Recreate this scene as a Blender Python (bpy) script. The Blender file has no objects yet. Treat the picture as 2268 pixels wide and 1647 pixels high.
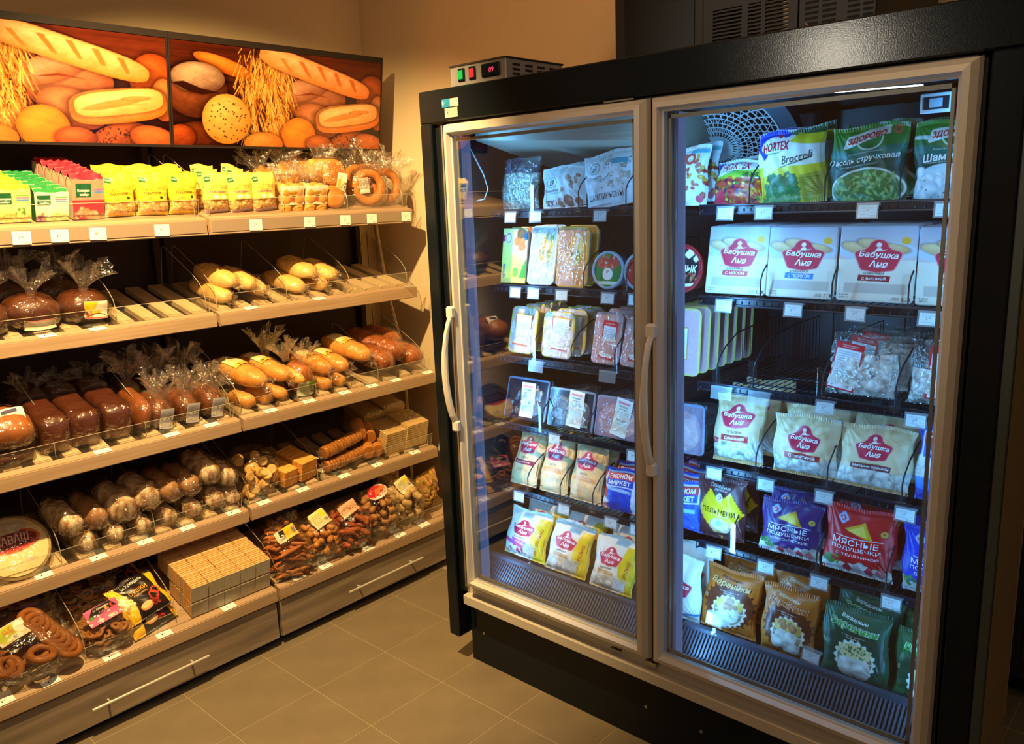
import bpy, bmesh, math, random
import numpy as np
from mathutils import Vector, Matrix

SC = bpy.context.scene
COL = SC.collection
PI = math.pi
rad = math.radians
rng = random.Random(7)

# ------------------------------------------------------------------ camera
yaw, pitch, roll, FPX, CH = 0.8274, -0.2104, -0.0387, 1801.57, 1.7548
cam = bpy.data.cameras.new('camera')
camo = bpy.data.objects.new('camera', cam)
COL.objects.link(camo)
fwd = Vector((math.sin(yaw) * math.cos(pitch), math.cos(yaw) * math.cos(pitch), math.sin(pitch)))
r0 = Vector((math.cos(yaw), -math.sin(yaw), 0))
u0 = r0.cross(fwd)
Rv = r0 * math.cos(roll) + u0 * math.sin(roll)
Uv = u0 * math.cos(roll) - r0 * math.sin(roll)
M = Matrix((Rv, Uv, -fwd)).transposed().to_4x4()
M.translation = Vector((0, 0, CH))
camo.matrix_world = M
cam.sensor_fit = 'HORIZONTAL'
cam.sensor_width = 36
cam.lens = FPX / 2268 * 36
cam.clip_start = 0.05
SC.camera = camo

# ------------------------------------------------------------------ world, lights, exposure
SC.view_settings.view_transform = 'Standard'
SC.view_settings.look = 'None'
SC.view_settings.gamma = 1
SC.view_settings.exposure = 0
SC.view_settings.use_curve_mapping = False
SC.cycles.transparent_max_bounces = 24
SC.cycles.max_bounces = 8
W = bpy.data.worlds.new('world')
SC.world = W
W.use_nodes = True
W.node_tree.nodes['Background'].inputs[0].default_value = (0.05, 0.035, 0.02, 1)
W.node_tree.nodes['Background'].inputs[1].default_value = 0.3
WARM = (1.0, 0.665, 0.27)


def spot(name, loc, to, power, ang, blend, size, col):
    l = bpy.data.lights.new(name, 'SPOT')
    l.energy = power
    l.spot_size = rad(ang)
    l.spot_blend = blend
    l.shadow_soft_size = size
    l.color = col
    o = bpy.data.objects.new(name, l)
    COL.objects.link(o)
    o.location = loc
    o.rotation_euler = (Vector(to) - Vector(loc)).to_track_quat('-Z', 'Y').to_euler()
    return o


def area(name, loc, to, power, sx, sy, col, up='Y'):
    l = bpy.data.lights.new(name, 'AREA')
    l.energy = power
    l.shape = 'RECTANGLE'
    l.size, l.size_y = sx, sy
    l.color = col
    o = bpy.data.objects.new(name, l)
    COL.objects.link(o)
    o.location = loc
    o.rotation_euler = (Vector(to) - Vector(loc)).to_track_quat('-Z', up).to_euler()
    return o


# shop spotlights above the bakery shelves, the shop's dim general light, LED tubes of the freezer
SPOT1 = spot('spot_bakery', (0.85, 1.98, 2.92), (1.36, 2.51, 1.97), 560, 86, 0.55, 0.03, WARM)
FILL = area('ceiling_fill', (0.3, 0.4, 3.15), (0.3, 0.4, 0), 22, 2.4, 2.4, (1.0, 0.66, 0.36))
WASH = spot('spot_wall', (1.5, 0.9, 3.15), (2.76, 1.7, 2.75), 34, 110, .9, .1, (1.0, .58, .30))
LINE = area('linear_lamp', (-2.9, 2.3, 2.47), (1.94, .66, 1.96), 1.6, 0.62, 0.012, (1.0, 0.93, 0.8))
SPOT3 = spot('spot_shop', (-2.9, 2.64, 2.75), (1.94, .756, 2.05), 130, 20, .6, .035, (1.0, .9, .72))
FILL2 = area('ceiling_fill', (-1.6, -0.9, 3.15), (0.6, 0.6, 0.8), 11, 1.4, 0.8, (1.0, 0.86, 0.68))  # neutral fill added from the camera side to lighten the door frames
LEDC = (0.15, 0.50, 1.0)
for (x, y, z, tx, ty, p) in ((2.004, 1.98, 1.17, 2.6, 1.55, 8.5), (1.995, 1.285, 1.17, 2.6, 1.7, 6), (2.004, 1.155, 1.17, 2.6, 0.7, 10), (1.995, 0.48, 1.17, 2.6, 0.95, 6)):
    area('freezer_led', (x, y, z), (tx, ty, z), p, 0.02, 1.6, LEDC, 'Y')

# ------------------------------------------------------------------ helpers


def C(h):
    h = h.lstrip('#')
    if len(h) == 3:
        h = ''.join(c * 2 for c in h)
    v = [int(h[i:i + 2], 16) / 255 for i in (0, 2, 4)]
    return tuple(((c + 0.055) / 1.055) ** 2.4 if c > 0.04045 else c / 12.92 for c in v)


MATS = {}


def mat(name, col=(0.5, 0.5, 0.5), rough=0.5, metal=0.0, spec=0.5, vcol=False, noise=None, bump=None, emit=None, coat=0.0, alpha=None, tint=None):
    """noise=(scale, amount) darkens colour; bump=(scale, strength, distance)"""
    if name in MATS:
        return MATS[name]
    m = bpy.data.materials.new(name)
    m.use_nodes = True
    nt = m.node_tree
    b = nt.nodes['Principled BSDF']
    b.inputs['Roughness'].default_value = rough
    b.inputs['Metallic'].default_value = metal
    b.inputs['Specular IOR Level'].default_value = spec
    b.inputs['Coat Weight'].default_value = coat
    b.inputs['Coat Roughness'].default_value = 0.12
    if isinstance(col, str):
        col = C(col)
    src = None
    if vcol:
        a = nt.nodes.new('ShaderNodeAttribute')
        a.attribute_name = 'Col'
        src = a.outputs['Color']
    else:
        b.inputs['Base Color'].default_value = (*col, 1)
    if noise:
        tc = nt.nodes.new('ShaderNodeTexCoord')
        n = nt.nodes.new('ShaderNodeTexNoise')
        n.inputs['Scale'].default_value = noise[0]
        n.inputs['Detail'].default_value = 6
        nt.links.new(tc.outputs['Object'], n.inputs['Vector'])
        r = nt.nodes.new('ShaderNodeMapRange')
        r.inputs[1].default_value = 0.3
        r.inputs[2].default_value = 0.7
        r.inputs[3].default_value = 1 - noise[1]
        r.inputs[4].default_value = 1 + noise[1] * 0.4
        nt.links.new(n.outputs[0], r.inputs[0])
        mx = nt.nodes.new('ShaderNodeVectorMath')
        mx.operation = 'SCALE'
        if src:
            nt.links.new(src, mx.inputs[0])
        else:
            mx.inputs[0].default_value = col
        nt.links.new(r.outputs[0], mx.inputs['Scale'])
        src = mx.outputs[0]
    if src:
        nt.links.new(src, b.inputs['Base Color'])
    if bump:
        tc = nt.nodes.new('ShaderNodeTexCoord')
        n = nt.nodes.new('ShaderNodeTexNoise')
        n.inputs['Scale'].default_value = bump[0]
        n.inputs['Detail'].default_value = 4
        nt.links.new(tc.outputs['Object'], n.inputs['Vector'])
        bp = nt.nodes.new('ShaderNodeBump')
        bp.inputs['Strength'].default_value = bump[1]
        bp.inputs['Distance'].default_value = bump[2]
        nt.links.new(n.outputs[0], bp.inputs['Height'])
        nt.links.new(bp.outputs[0], b.inputs['Normal'])
    if emit:
        b.inputs['Emission Color'].default_value = (*(C(emit[0]) if isinstance(emit[0], str) else emit[0]), 1)
        b.inputs['Emission Strength'].default_value = emit[1]
    MATS[name] = m
    return m


def film(name, tint=(1, 1, 1), fac=0.10, rough=0.08, bump=None, f0=0.04, haze=0.0):
    """clear sheet: see-through with a glossy skin"""
    if name in MATS:
        return MATS[name]
    m = bpy.data.materials.new(name)
    m.use_nodes = True
    nt = m.node_tree
    nt.nodes.clear()
    out = nt.nodes.new('ShaderNodeOutputMaterial')
    tr = nt.nodes.new('ShaderNodeBsdfTransparent')
    tr.inputs[0].default_value = (*tint, 1)
    gl = nt.nodes.new('ShaderNodeBsdfGlossy')
    gl.inputs['Roughness'].default_value = rough
    gl.inputs['Color'].default_value = (1, 1, 1, 1)
    fr = nt.nodes.new('ShaderNodeLayerWeight')
    fr.inputs['Blend'].default_value = 0.25
    mr = nt.nodes.new('ShaderNodeMapRange')
    mr.inputs[3].default_value = f0
    mr.inputs[4].default_value = fac + f0
    nt.links.new(fr.outputs['Facing'], mr.inputs[0])
    mx = nt.nodes.new('ShaderNodeMixShader')
    nt.links.new(mr.outputs[0], mx.inputs[0])
    nt.links.new(tr.outputs[0], mx.inputs[1])
    nt.links.new(gl.outputs[0], mx.inputs[2])
    last = mx.outputs[0]
    if haze:
        df = nt.nodes.new('ShaderNodeBsdfDiffuse')
        df.inputs[0].default_value = (0.85, 0.85, 0.85, 1)
        m2 = nt.nodes.new('ShaderNodeMixShader')
        m2.inputs[0].default_value = haze
        nt.links.new(last, m2.inputs[1])
        nt.links.new(df.outputs[0], m2.inputs[2])
        last = m2.outputs[0]
    nt.links.new(last, out.inputs[0])
    if bump:
        tc = nt.nodes.new('ShaderNodeTexCoord')
        n = nt.nodes.new('ShaderNodeTexVoronoi' if bump[3:] else 'ShaderNodeTexNoise')
        n.inputs['Scale'].default_value = bump[0]
        nt.links.new(tc.outputs['Object'], n.inputs['Vector'])
        bp = nt.nodes.new('ShaderNodeBump')
        bp.inputs['Strength'].default_value = bump[1]
        bp.inputs['Distance'].default_value = bump[2]
        nt.links.new(n.outputs[0], bp.inputs['Height'])
        nt.links.new(bp.outputs[0], gl.inputs['Normal'])
        nt.links.new(bp.outputs[0], fr.inputs['Normal'])
    MATS[name] = m
    return m


PRINT = mat('printed_plastic', vcol=True, rough=0.36, spec=0.5, bump=(60, 0.25, 0.002))
PAPER = mat('printed_paper', vcol=True, rough=0.6, spec=0.25)
CARD = mat('printed_card', vcol=True, rough=0.45, spec=0.4)
CRUST = mat('bread_crust', vcol=True, rough=0.5, spec=0.35, noise=(28, 0.22), bump=(70, 0.35, 0.003))
DOUGH = mat('pale_dough', vcol=True, rough=0.7, spec=0.2, noise=(60, 0.12), bump=(120, 0.3, 0.002))
CELLO = film('cellophane', (0.97, 0.96, 0.94), 0.45, 0.12, (55, 1.0, 0.010), 0.045, 0.0)
CRINK = film('crinkled_cellophane', (0.96, 0.95, 0.92), 0.65, 0.12, (75, 1.0, 0.012), 0.12, 0.008)
CLEAR = film('clear_acrylic', (0.97, 0.97, 0.96), 0.20, 0.03, None, 0.02, 0.004)
EDGE = mat('acrylic_edge', (0.42, 0.36, 0.26), 0.25)
TAGH = film('clear_tag_holder', (0.93, 0.96, 0.98), 0.12, 0.25, None, 0.02, 0.10)
GLASS = film('door_glass', (0.93, 0.96, 0.97), 0.45, 0.0, None, 0.045, 0.0)
BLACK = mat('black_powder_coat', C('#11171c'), 0.16, 0, 0.25, bump=(300, 0.12, 0.001))
BLACK2 = mat('dark_graphite', C('#23262a'), 0.45)
GRAPH = mat('green_grey_trim', C('#3a4240'), 0.4)
ALU = mat('champagne_aluminium', C('#c6c0b4'), 0.42, 0.15)
ALU2 = mat('silver_aluminium', C('#9a9a9c'), 0.35, 0.7)
WHITEP = mat('cream_plastic', C('#d8d2c4'), 0.35)
LINER = mat('dark_liner', C('#15181f'), 0.35)
WIRE = mat('dark_wire', C('#262b38'), 0.3, 0.5)
GREY = mat('grille_grey', C('#3a3f4c'), 0.5)
STEEL = mat('steel', C('#b9b9b9'), 0.25, 1.0)


def link(o, parent=None, kind=None, label=None, cat=None, group=None):
    COL.objects.link(o)
    if parent is not None:
        o.parent = parent
    if kind:
        o['kind'] = kind
    if label:
        o['label'] = label
    if cat:
        o['category'] = cat
    if group:
        o['group'] = group
    return o


def empty(name, loc=(0, 0, 0), label=None, cat=None, group=None, mtx=None):
    o = bpy.data.objects.new(name, None)
    o.empty_display_size = 0.05
    if mtx is not None:
        o.matrix_world = mtx
    else:
        o.location = loc
    return link(o, None, None, label, cat, group)


def mesh(name, V, F, mats, parent=None, smooth=False, cols=None, fm=None, **kw):
    me = bpy.data.meshes.new(name)
    if isinstance(V, np.ndarray):
        V = V.tolist()
    if isinstance(F, np.ndarray):
        F = F.tolist()
    me.from_pydata(V, [], F)
    for m in (mats if isinstance(mats, (list, tuple)) else [mats]):
        me.materials.append(m)
    if fm is not None:
        me.polygons.foreach_set('material_index', np.asarray(fm, dtype=np.int32))
    if smooth:
        me.polygons.foreach_set('use_smooth', [True] * len(me.polygons))
    if cols is not None:
        a = me.color_attributes.new('Col', 'FLOAT_COLOR', 'POINT')
        c = np.ones((len(V), 4), dtype=np.float32)
        c[:, :3] = np.asarray(cols, dtype=np.float32)
        a.data.foreach_set('color', c.ravel())
    me.update()
    o = bpy.data.objects.new(name, me)
    return link(o, parent, **kw)


class MB:
    """collects pieces into one mesh"""

    def __init__(s):
        s.V, s.F, s.M, s.K = [], [], [], []

    def add(s, V, F, m=0, c=(1, 1, 1)):
        b = len(s.V)
        V = [tuple(v) for v in V]
        s.V += V
        s.F += [[i + b for i in f] for f in F]
        s.M += [m] * len(F)
        if hasattr(c, 'ndim') and c.ndim == 2:
            s.K += [tuple(x) for x in c]
        else:
            s.K += [tuple(c)] * len(V)
        return s

    def box(s, a, b, m=0, c=(1, 1, 1), bev=0.0):
        x0, y0, z0 = [min(p, q) for p, q in zip(a, b)]
        x1, y1, z1 = [max(p, q) for p, q in zip(a, b)]
        if bev:
            e = min(bev, (x1 - x0) * .45, (y1 - y0) * .45, (z1 - z0) * .45)
            V, idx = [], {}
            for i, X in enumerate((x0, x1)):
                for j, Y in enumerate((y0, y1)):
                    for k, Z in enumerate((z0, z1)):
                        sx, sy, sz = (1 - 2 * i) * e, (1 - 2 * j) * e, (1 - 2 * k) * e
                        for t, d in enumerate(((0, sy, sz), (sx, 0, sz), (sx, sy, 0))):
                            idx[i, j, k, t] = len(V)
                            V.append((X + d[0], Y + d[1], Z + d[2]))
            F = []
            q = [(0, 0), (1, 0), (1, 1), (0, 1)]
            for i in (0, 1):
                f = [idx[i, a_, b_, 0] for a_, b_ in q]
                F.append(f[::-1] if i == 0 else f)
                f = [idx[a_, i, b_, 1] for a_, b_ in q]
                F.append(f if i == 0 else f[::-1])
                f = [idx[a_, b_, i, 2] for a_, b_ in q]
                F.append(f[::-1] if i == 0 else f)
            for i in (0, 1):
                for j in (0, 1):
                    F.append([idx[i, j, 0, 0], idx[i, j, 1, 0], idx[i, j, 1, 1], idx[i, j, 0, 1]])
                    F.append([idx[i, 0, j, 0], idx[i, 1, j, 0], idx[i, 1, j, 2], idx[i, 0, j, 2]])
                    F.append([idx[0, i, j, 1], idx[1, i, j, 1], idx[1, i, j, 2], idx[0, i, j, 2]])
                    for k in (0, 1):
                        F.append([idx[i, j, k, t] for t in range(3)])
            # consistent outward winding
            cx, cy, cz = (x0 + x1) / 2, (y0 + y1) / 2, (z0 + z1) / 2
            G = []
            for f in F:
                p = [Vector(V[i]) for i in f]
                n = (p[1] - p[0]).cross(p[2] - p[0])
                ctr = sum(p, Vector()) / len(p) - Vector((cx, cy, cz))
                G.append(f if n.dot(ctr) > 0 else f[::-1])
            return s.add(V, G, m, c)
        V = [(x0, y0, z0), (x1, y0, z0), (x1, y1, z0), (x0, y1, z0), (x0, y0, z1), (x1, y0, z1), (x1, y1, z1), (x0, y1, z1)]
        F = [(0, 3, 2, 1), (4, 5, 6, 7), (0, 1, 5, 4), (1, 2, 6, 5), (2, 3, 7, 6), (3, 0, 4, 7)]
        return s.add(V, F, m, c)

    def tube(s, pts, r, n=6, m=0, c=(1, 1, 1), closed=False, sq=None):
        P = [Vector(p) for p in pts]
        V, F = [], []
        L = len(P)
        up = Vector((0.13, 0.21, 0.97)).normalized()
        for i, p in enumerate(P):
            a = P[(i - 1) % L] if (closed or i) else p
            b = P[(i + 1) % L] if (closed or i < L - 1) else p
            t = (b - a).normalized()
            x = t.cross(up)
            x = x.normalized() if x.length > 1e-4 else Vector((1, 0, 0))
            y = x.cross(t)
            rr = r[i] if isinstance(r, (list, tuple)) else r
            for k in range(n):
                g = 2 * PI * (k + .5) / n
                ax, ay = (math.cos(g) * rr, math.sin(g) * rr) if not sq else (math.cos(g) * sq[0], math.sin(g) * sq[1])
                V.append(tuple(p + x * ax + y * ay))
        for i in range(L if closed else L - 1):
            j = (i + 1) % L
            for k in range(n):
                k2 = (k + 1) % n
                F.append((i * n + k, j * n + k, j * n + k2, i * n + k2))
        if not closed:
            F.append(tuple(range(n)))
            F.append(tuple((L - 1) * n + k for k in range(n - 1, -1, -1)))
        return s.add(V, F, m, c)

    def build(s, name, mats, parent=None, smooth=False, **kw):
        return mesh(name, s.V, s.F, mats, parent, smooth, np.array(s.K) if s.K else None, s.M, **kw)


def copy_tree(o, parent=None):
    c = o.copy()
    COL.objects.link(c)
    if parent is not None:
        c.parent = parent
    for ch in o.children:
        copy_tree(ch, c)
    return c


# ---- printed surfaces -------------------------------------------------
TXT = {}


def text_geo(s, bold=0.0, shear=0.0):
    k = (s, bold, shear)
    if k in TXT:
        return TXT[k]
    c = bpy.data.curves.new('t', 'FONT')
    c.body = s
    c.size = 1
    c.offset = bold
    c.shear = shear
    c.resolution_u = 2
    o = bpy.data.objects.new('t', c)
    COL.objects.link(o)
    dg = bpy.context.evaluated_depsgraph_get()
    me = bpy.data.meshes.new_from_object(o.evaluated_get(dg))
    n = len(me.vertices)
    v = np.zeros(n * 3)
    me.vertices.foreach_get('co', v)
    v = v.reshape(-1, 3)[:, :2]
    F = [tuple(p.vertices) for p in me.polygons]
    if n:
        lo, hi = v.min(0), v.max(0)
        v = (v - (lo + hi) / 2) / np.maximum(hi - lo, 1e-6)
    bpy.data.objects.remove(o)
    bpy.data.curves.remove(c)
    bpy.data.meshes.remove(me)
    TXT[k] = (v, F)
    return TXT[k]


def inpoly(U, V, pts):
    r = np.zeros(U.shape, bool)
    n = len(pts)
    for i in range(n):
        x0, y0 = pts[i]
        x1, y1 = pts[(i + 1) % n]
        if y0 == y1:
            continue
        c = ((V >= min(y0, y1)) & (V < max(y0, y1)))
        r ^= c & (U < x0 + (V - y0) * (x1 - x0) / (y1 - y0))
    return r


def vnoise(U, V, sx, sy, seed):
    r = np.random.RandomState(seed)
    o = np.zeros(U.shape)
    for k in range(5):
        a = r.uniform(0, 2 * PI, 4)
        f = 1.7 ** k
        o += (np.sin(U * sx * f + a[0] + 1.3 * np.sin(V * sy * f * .7 + a[1])) * np.sin(V * sy * f + a[2] + 1.1 * np.sin(U * sx * f * .6 + a[3]))) / 1.6 ** k
    return o / 2.0


def paint(w, h, nx, ny, base, ops, seed=1):
    ss = 2
    NX, NY = (nx + 1) * ss, (ny + 1) * ss
    U, V = np.meshgrid((np.arange(NX) + .5) / NX, (np.arange(NY) + .5) / NY)
    # cell centres -> vertex positions
    U = (U * (nx + 1) - .5) / nx
    V = (V * (ny + 1) - .5) / ny
    A = np.zeros((NY, NX, 3))
    A[:] = C(base)
    r = np.random.RandomState(seed)

    def put(mk, c, a=1.0):
        if isinstance(c, str):
            c = C(c)
        al = (mk * a)[..., None]
        A[:] = A * (1 - al) + np.array(c) * al

    def ell(cu, cv, ru, rv, rot=0):
        x, y = (U - cu) * w, (V - cv) * h
        t = rad(rot)
        X = x * math.cos(t) + y * math.sin(t)
        Y = -x * math.sin(t) + y * math.cos(t)
        return np.sqrt((X / (ru * w)) ** 2 + (Y / (rv * h)) ** 2), X / (ru * w), Y / (rv * h)
    for op in ops:
        k = op[0]
        if k == 'r':
            put((U >= op[1]) & (U <= op[3]) & (V >= op[2]) & (V <= op[4]), op[5], *(op[6:7]))
        elif k == 'g':   # vertical blend of colours between v0 and v1
            t = np.clip((V - op[1]) / (op[2] - op[1]), 0, 1)[..., None]
            mk = ((V >= op[1]) & (V <= op[2]))[..., None]
            A[:] = np.where(mk, np.array(C(op[3])) * (1 - t) + np.array(C(op[4])) * t, A)
        elif k == 'e':
            d, X, Y = ell(*op[1:5], op[6] if len(op) > 6 else 0)
            put(d < 1, op[5])
        elif k == 'ring':
            d, X, Y = ell(*op[1:5])
            put((d < 1) & (d > op[6]), op[5])
        elif k == 's':   # scalloped disc
            d, X, Y = ell(*op[1:5])
            put(d < 1 + 0.06 * np.cos(np.arctan2(Y, X) * op[6]), op[5])
        elif k == 'p':
            put(inpoly(U, V, op[1]), op[2])
        elif k in ('bread', 'bq'):  # cu cv ru rv rot col_hi col_lo; bq = squarer loaf
            d, X, Y = ell(*op[1:6])
            if k == 'bq':
                d = (np.abs(X) ** 3.6 + np.abs(Y) ** 3.0) ** .3
            A[:] = A * (1 - .55 * np.clip((1.22 - d) / .22, 0, 1) * (d >= 1))[..., None]
            sh = np.clip(0.58 + 0.48 * (-X * .35 + Y * .75) + 0.12 * vnoise(U, V, 40, 30, int(op[1] * 999)), 0, 1)
            sh = sh + .10 * vnoise(U, V, 130, 90, 7 + int(op[2] * 99))
            sh = np.clip(sh * np.clip((1.08 - d ** 3 * .75), 0, 1), 0, 1) ** 1.25
            c = np.array(C(op[7]))[None, None] * (1 - sh[..., None]) + np.array(C(op[6]))[None, None] * sh[..., None]
            mk = (d < 1)[..., None]
            A[:] = np.where(mk, c, A)
        elif k == 'b':   # scattered pieces, shading painted in from hi to lo: u0 v0 u1 v1 n size(frac w) hi lo [aspect]
            asp = op[9] if len(op) > 9 else 1.35
            for i in range(op[5]):
                cu = r.uniform(op[1], op[3])
                cv = r.uniform(op[2], op[4])
                s_ = op[6] * r.uniform(.75, 1.2)
                d, X, Y = ell(cu, cv, s_, s_ * w / h / asp, r.uniform(-90, 90))
                sh = np.clip(.75 + .3 * Y * .6 - .55 * np.clip(d - .55, 0, 1) + .18 * np.cos(X * 5), 0, 1)[..., None]
                c = np.array(C(op[8])) * (1 - sh) + np.array(C(op[7])) * sh
                A[:] = np.where((d < 1)[..., None], c, A)
        elif k == 'mb':  # multi-coloured pieces: u0 v0 u1 v1 n size cols
            for i in range(op[5]):
                s_ = op[6] * r.uniform(.6, 1.2)
                d, X, Y = ell(r.uniform(op[1], op[3]), r.uniform(op[2], op[4]), s_, s_ * w / h * .6, r.uniform(-90, 90))
                cc = np.array(C(op[7][r.randint(len(op[7]))]))
                A[:] = np.where((d < 1)[..., None], cc * (1 - .5 * np.clip(d, 0, 1) ** 2)[..., None], A)
        elif k == 'n':   # mottling amount sx sy
            n_ = vnoise(U, V, op[2], op[3], seed + 5)
            A[:] = np.clip(A * (1 + op[1] * n_[..., None]), 0, 1)
        elif k == 'wheat':  # u0 v0 u1 v1 n
            for i in range(op[5]):
                a0 = r.uniform(op[1], op[3]), r.uniform(op[2], op[4])
                ang = r.uniform(-1.9, -.9) + (a0[0] - .45) * 2.2
                L = r.uniform(.03, .10)
                x, y = (U - a0[0]) * w, (V - a0[1]) * h
                X = x * math.cos(ang) + y * math.sin(ang)
                Y = -x * math.sin(ang) + y * math.cos(ang)
                mk = (np.abs(Y) < r.uniform(.0007, .0022)) & (X > 0) & (X < L)
                put(mk, ('#e8b85c', '#c98a36', '#f4d080', '#8a5420')[r.randint(4)], .85)
        elif k == 'dots':
            for i in range(op[5]):
                d, X, Y = ell(r.uniform(op[1], op[3]), r.uniform(op[2], op[4]), op[6], op[6] * w / h)
                if len(op) > 8:
                    dd, _, _ = ell(*op[8])
                    put((d < 1) & (dd < .95), op[7])
                else:
                    put(d < 1, op[7])
        elif k == 'code':  # bar code / fine print lines u0 v0 u1 v1
            mk = (U > op[1]) & (U < op[3]) & (V > op[2]) & (V < op[4])
            bars = (np.sin(U * w * 5200 + 2 * np.sin(U * w * 1900)) > .1)
            put(mk & bars, '#22262c', .85)
        elif k == 'lines':  # fine print
            mk = (U > op[1]) & (U < op[3]) & (V > op[2]) & (V < op[4])
            n_ = op[5]
            row = np.mod((V - op[2]) / (op[4] - op[2]) * n_, 1) < .42
            put(mk & row & (vnoise(U, V, 170, 900, 3) > -.25), op[6] if len(op) > 6 else '#555c66', .6)
    A = A.reshape(ny + 1, ss, nx + 1, ss, 3).mean((1, 3))
    return A.reshape(-1, 3)


def gridfaces(nx, ny, off=0, flip=False):
    i, j = np.meshgrid(np.arange(nx), np.arange(ny))
    a = (j * (nx + 1) + i).ravel() + off
    f = np.stack([a, a + 1, a + nx + 2, a + nx + 1], 1)
    return f[:, ::-1] if flip else f


def bagS(w, h, d, seed=0, bumps=None, flat=0.0, seal=0.05, squash=1.0, pinch=0.05):
    r = np.random.RandomState(seed)
    ph = r.uniform(0, 6.28, 12)
    am = r.uniform(.4, 1, 6)

    def S(u, v, back=False):
        uu, vv = 2 * u - 1, 2 * v - 1
        pu = np.clip(1 - np.abs(uu) ** 2.8, 0, 1) ** .62
        vz = np.clip((v - seal * .8) / (1 - 2.0 * seal), 0, 1) * 2 - 1
        pv = np.clip(1 - np.abs(vz) ** 3.2, 0, 1) ** .7
        # the contents sag a little to the bottom
        pr = pu * pv * (1.08 - .22 * v)
        x = (u - .5) * w * (1 - pinch * pv * (1 - .3 * np.abs(uu))) + .004 * np.sin(v * 9 + ph[0]) * (np.abs(uu) > .9)
        z = v * h * (1 - .02 * pr) + .004 * np.sin(u * 7 + ph[1]) * v
        wr = 0
        for k in range(4):
            wr = wr + am[k] * np.sin((uu * (3 + 2 * k) * math.cos(ph[k]) + vv * (4 + 2.3 * k) * math.sin(ph[k])) * 1.7 + ph[k + 4] + 1.2 * np.sin(vv * 3 + ph[k]))
        rad_ = np.sin(np.arctan2(vv + .9, uu - .95) * 22 + ph[8]) * np.exp(-((uu - 1) ** 2 + (vv + 1) ** 2) * 2.2) + np.sin(np.arctan2(vv - 1, uu + .95) * 20 + ph[9]) * np.exp(-((uu + 1) ** 2 + (vv - 1) ** 2) * 2.2)
        y = -(d / 2) * pr - .0011 * wr * squash * pu - .0022 * rad_ * pv * squash
        sl = (v < seal) | (v > 1 - seal)
        y = y + np.where(sl, .0012 * np.sin(u * w * 900), 0)
        if bumps is not None:
            bu, bv, br, bh, vmax = bumps
            m = np.zeros_like(u)
            for a, b in zip(bu, bv):
                q = np.clip(1 - (((u - a) * w) ** 2 + ((v - b) * h) ** 2) / br ** 2, 0, 1)
                m = np.maximum(m, q)
            y = y - m * bh * pr
        if back:
            y = d / 2 * pr * (1 - flat)
        return np.stack([x, y, z], -1)
    return S


def put_text(mb, S, w, h, t, off=0.0013):
    """t = ('t', text, cu, cv, fw, fh, col, {rot, bold, shear, wave})"""
    o = t[7] if len(t) > 7 else {}
    v, F = text_geo(t[1], o.get('bold', 0.0), o.get('shear', 0.0))
    if not len(v):
        return
    x = v[:, 0] * t[4] * w
    y = v[:, 1] * t[5] * h
    y = y + o.get('arc', 0) * h * (1 - (2 * v[:, 0]) ** 2)
    a = rad(o.get('rot', 0))
    X = x * math.cos(a) - y * math.sin(a)
    Y = x * math.sin(a) + y * math.cos(a)
    u = t[2] + X / w
    vv = t[3] + Y / h
    P = S(np.clip(u, 0.0, 1.0), np.clip(vv, 0.0, 1.0))
    P[:, 1] -= off
    mb.add(P, F, 0, C(t[6]) if isinstance(t[6], str) else t[6])


def printed(root, S, w, h, base, ops, res=0.002, seed=1, m=None, back='#cccccc', name='pouch', nback=10, side=None):
    """front as a fine printed grid, a plain back, and raised lettering"""
    m = m or PRINT
    nx, ny = max(6, int(w / res)), max(6, int(h / res))
    cols = paint(w, h, nx, ny, base, [o for o in ops if o[0] != 't'], seed)
    U, V = np.meshgrid(np.linspace(0, 1, nx + 1), np.linspace(0, 1, ny + 1))
    P = S(U.ravel(), V.ravel())
    F = gridfaces(nx, ny)
    U2, V2 = np.meshgrid(np.linspace(0, 1, nback + 1), np.linspace(0, 1, nback + 1))
    P2 = S(U2.ravel(), V2.ravel(), back=True)
    F2 = gridfaces(nback, nback, len(P), True)
    allP = np.concatenate([P, P2])
    cb = np.tile(np.array(C(back)), (len(P2), 1))
    o = mesh(name, allP, np.concatenate([F, F2]), m, root, True, np.concatenate([cols, cb]))
    tx = [q for q in ops if q[0] == 't']
    if tx:
        mb = MB()
        for i_, q in enumerate(tx):
            put_text(mb, S, w, h, q, .0012 + (.0005 if i_ and q[2:4] == tx[i_ - 1][2:4] else 0))
        if mb.V:
            mb.build('lettering', m, root)
    return o


def frame_mtx(loc, rz=0, back=0, rol=0):
    return Matrix.Translation(loc) @ Matrix.Rotation(rad(rz), 4, 'Z') @ Matrix.Rotation(rad(-back), 4, 'X') @ Matrix.Rotation(rad(-rol), 4, 'Y')

# ------------------------------------------------------------------ room shell
WALLM = mat('painted_plaster', C('#d9c29a'), 0.75, bump=(180, 0.08, 0.002), noise=(3, 0.04))
CEILM = mat('white_ceiling', C('#cfc8ba'), 0.8)
GROUT = mat('grout', C('#96866a'), 0.8)
TILEM = mat('floor_tile', C('#7c6f5a'), 0.36, noise=(7, 0.12), bump=(200, 0.05, 0.001))


def struct(name, a, b, m, **kw):
    return MB().box(a, b).build(name, m, None, kind='structure')


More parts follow.
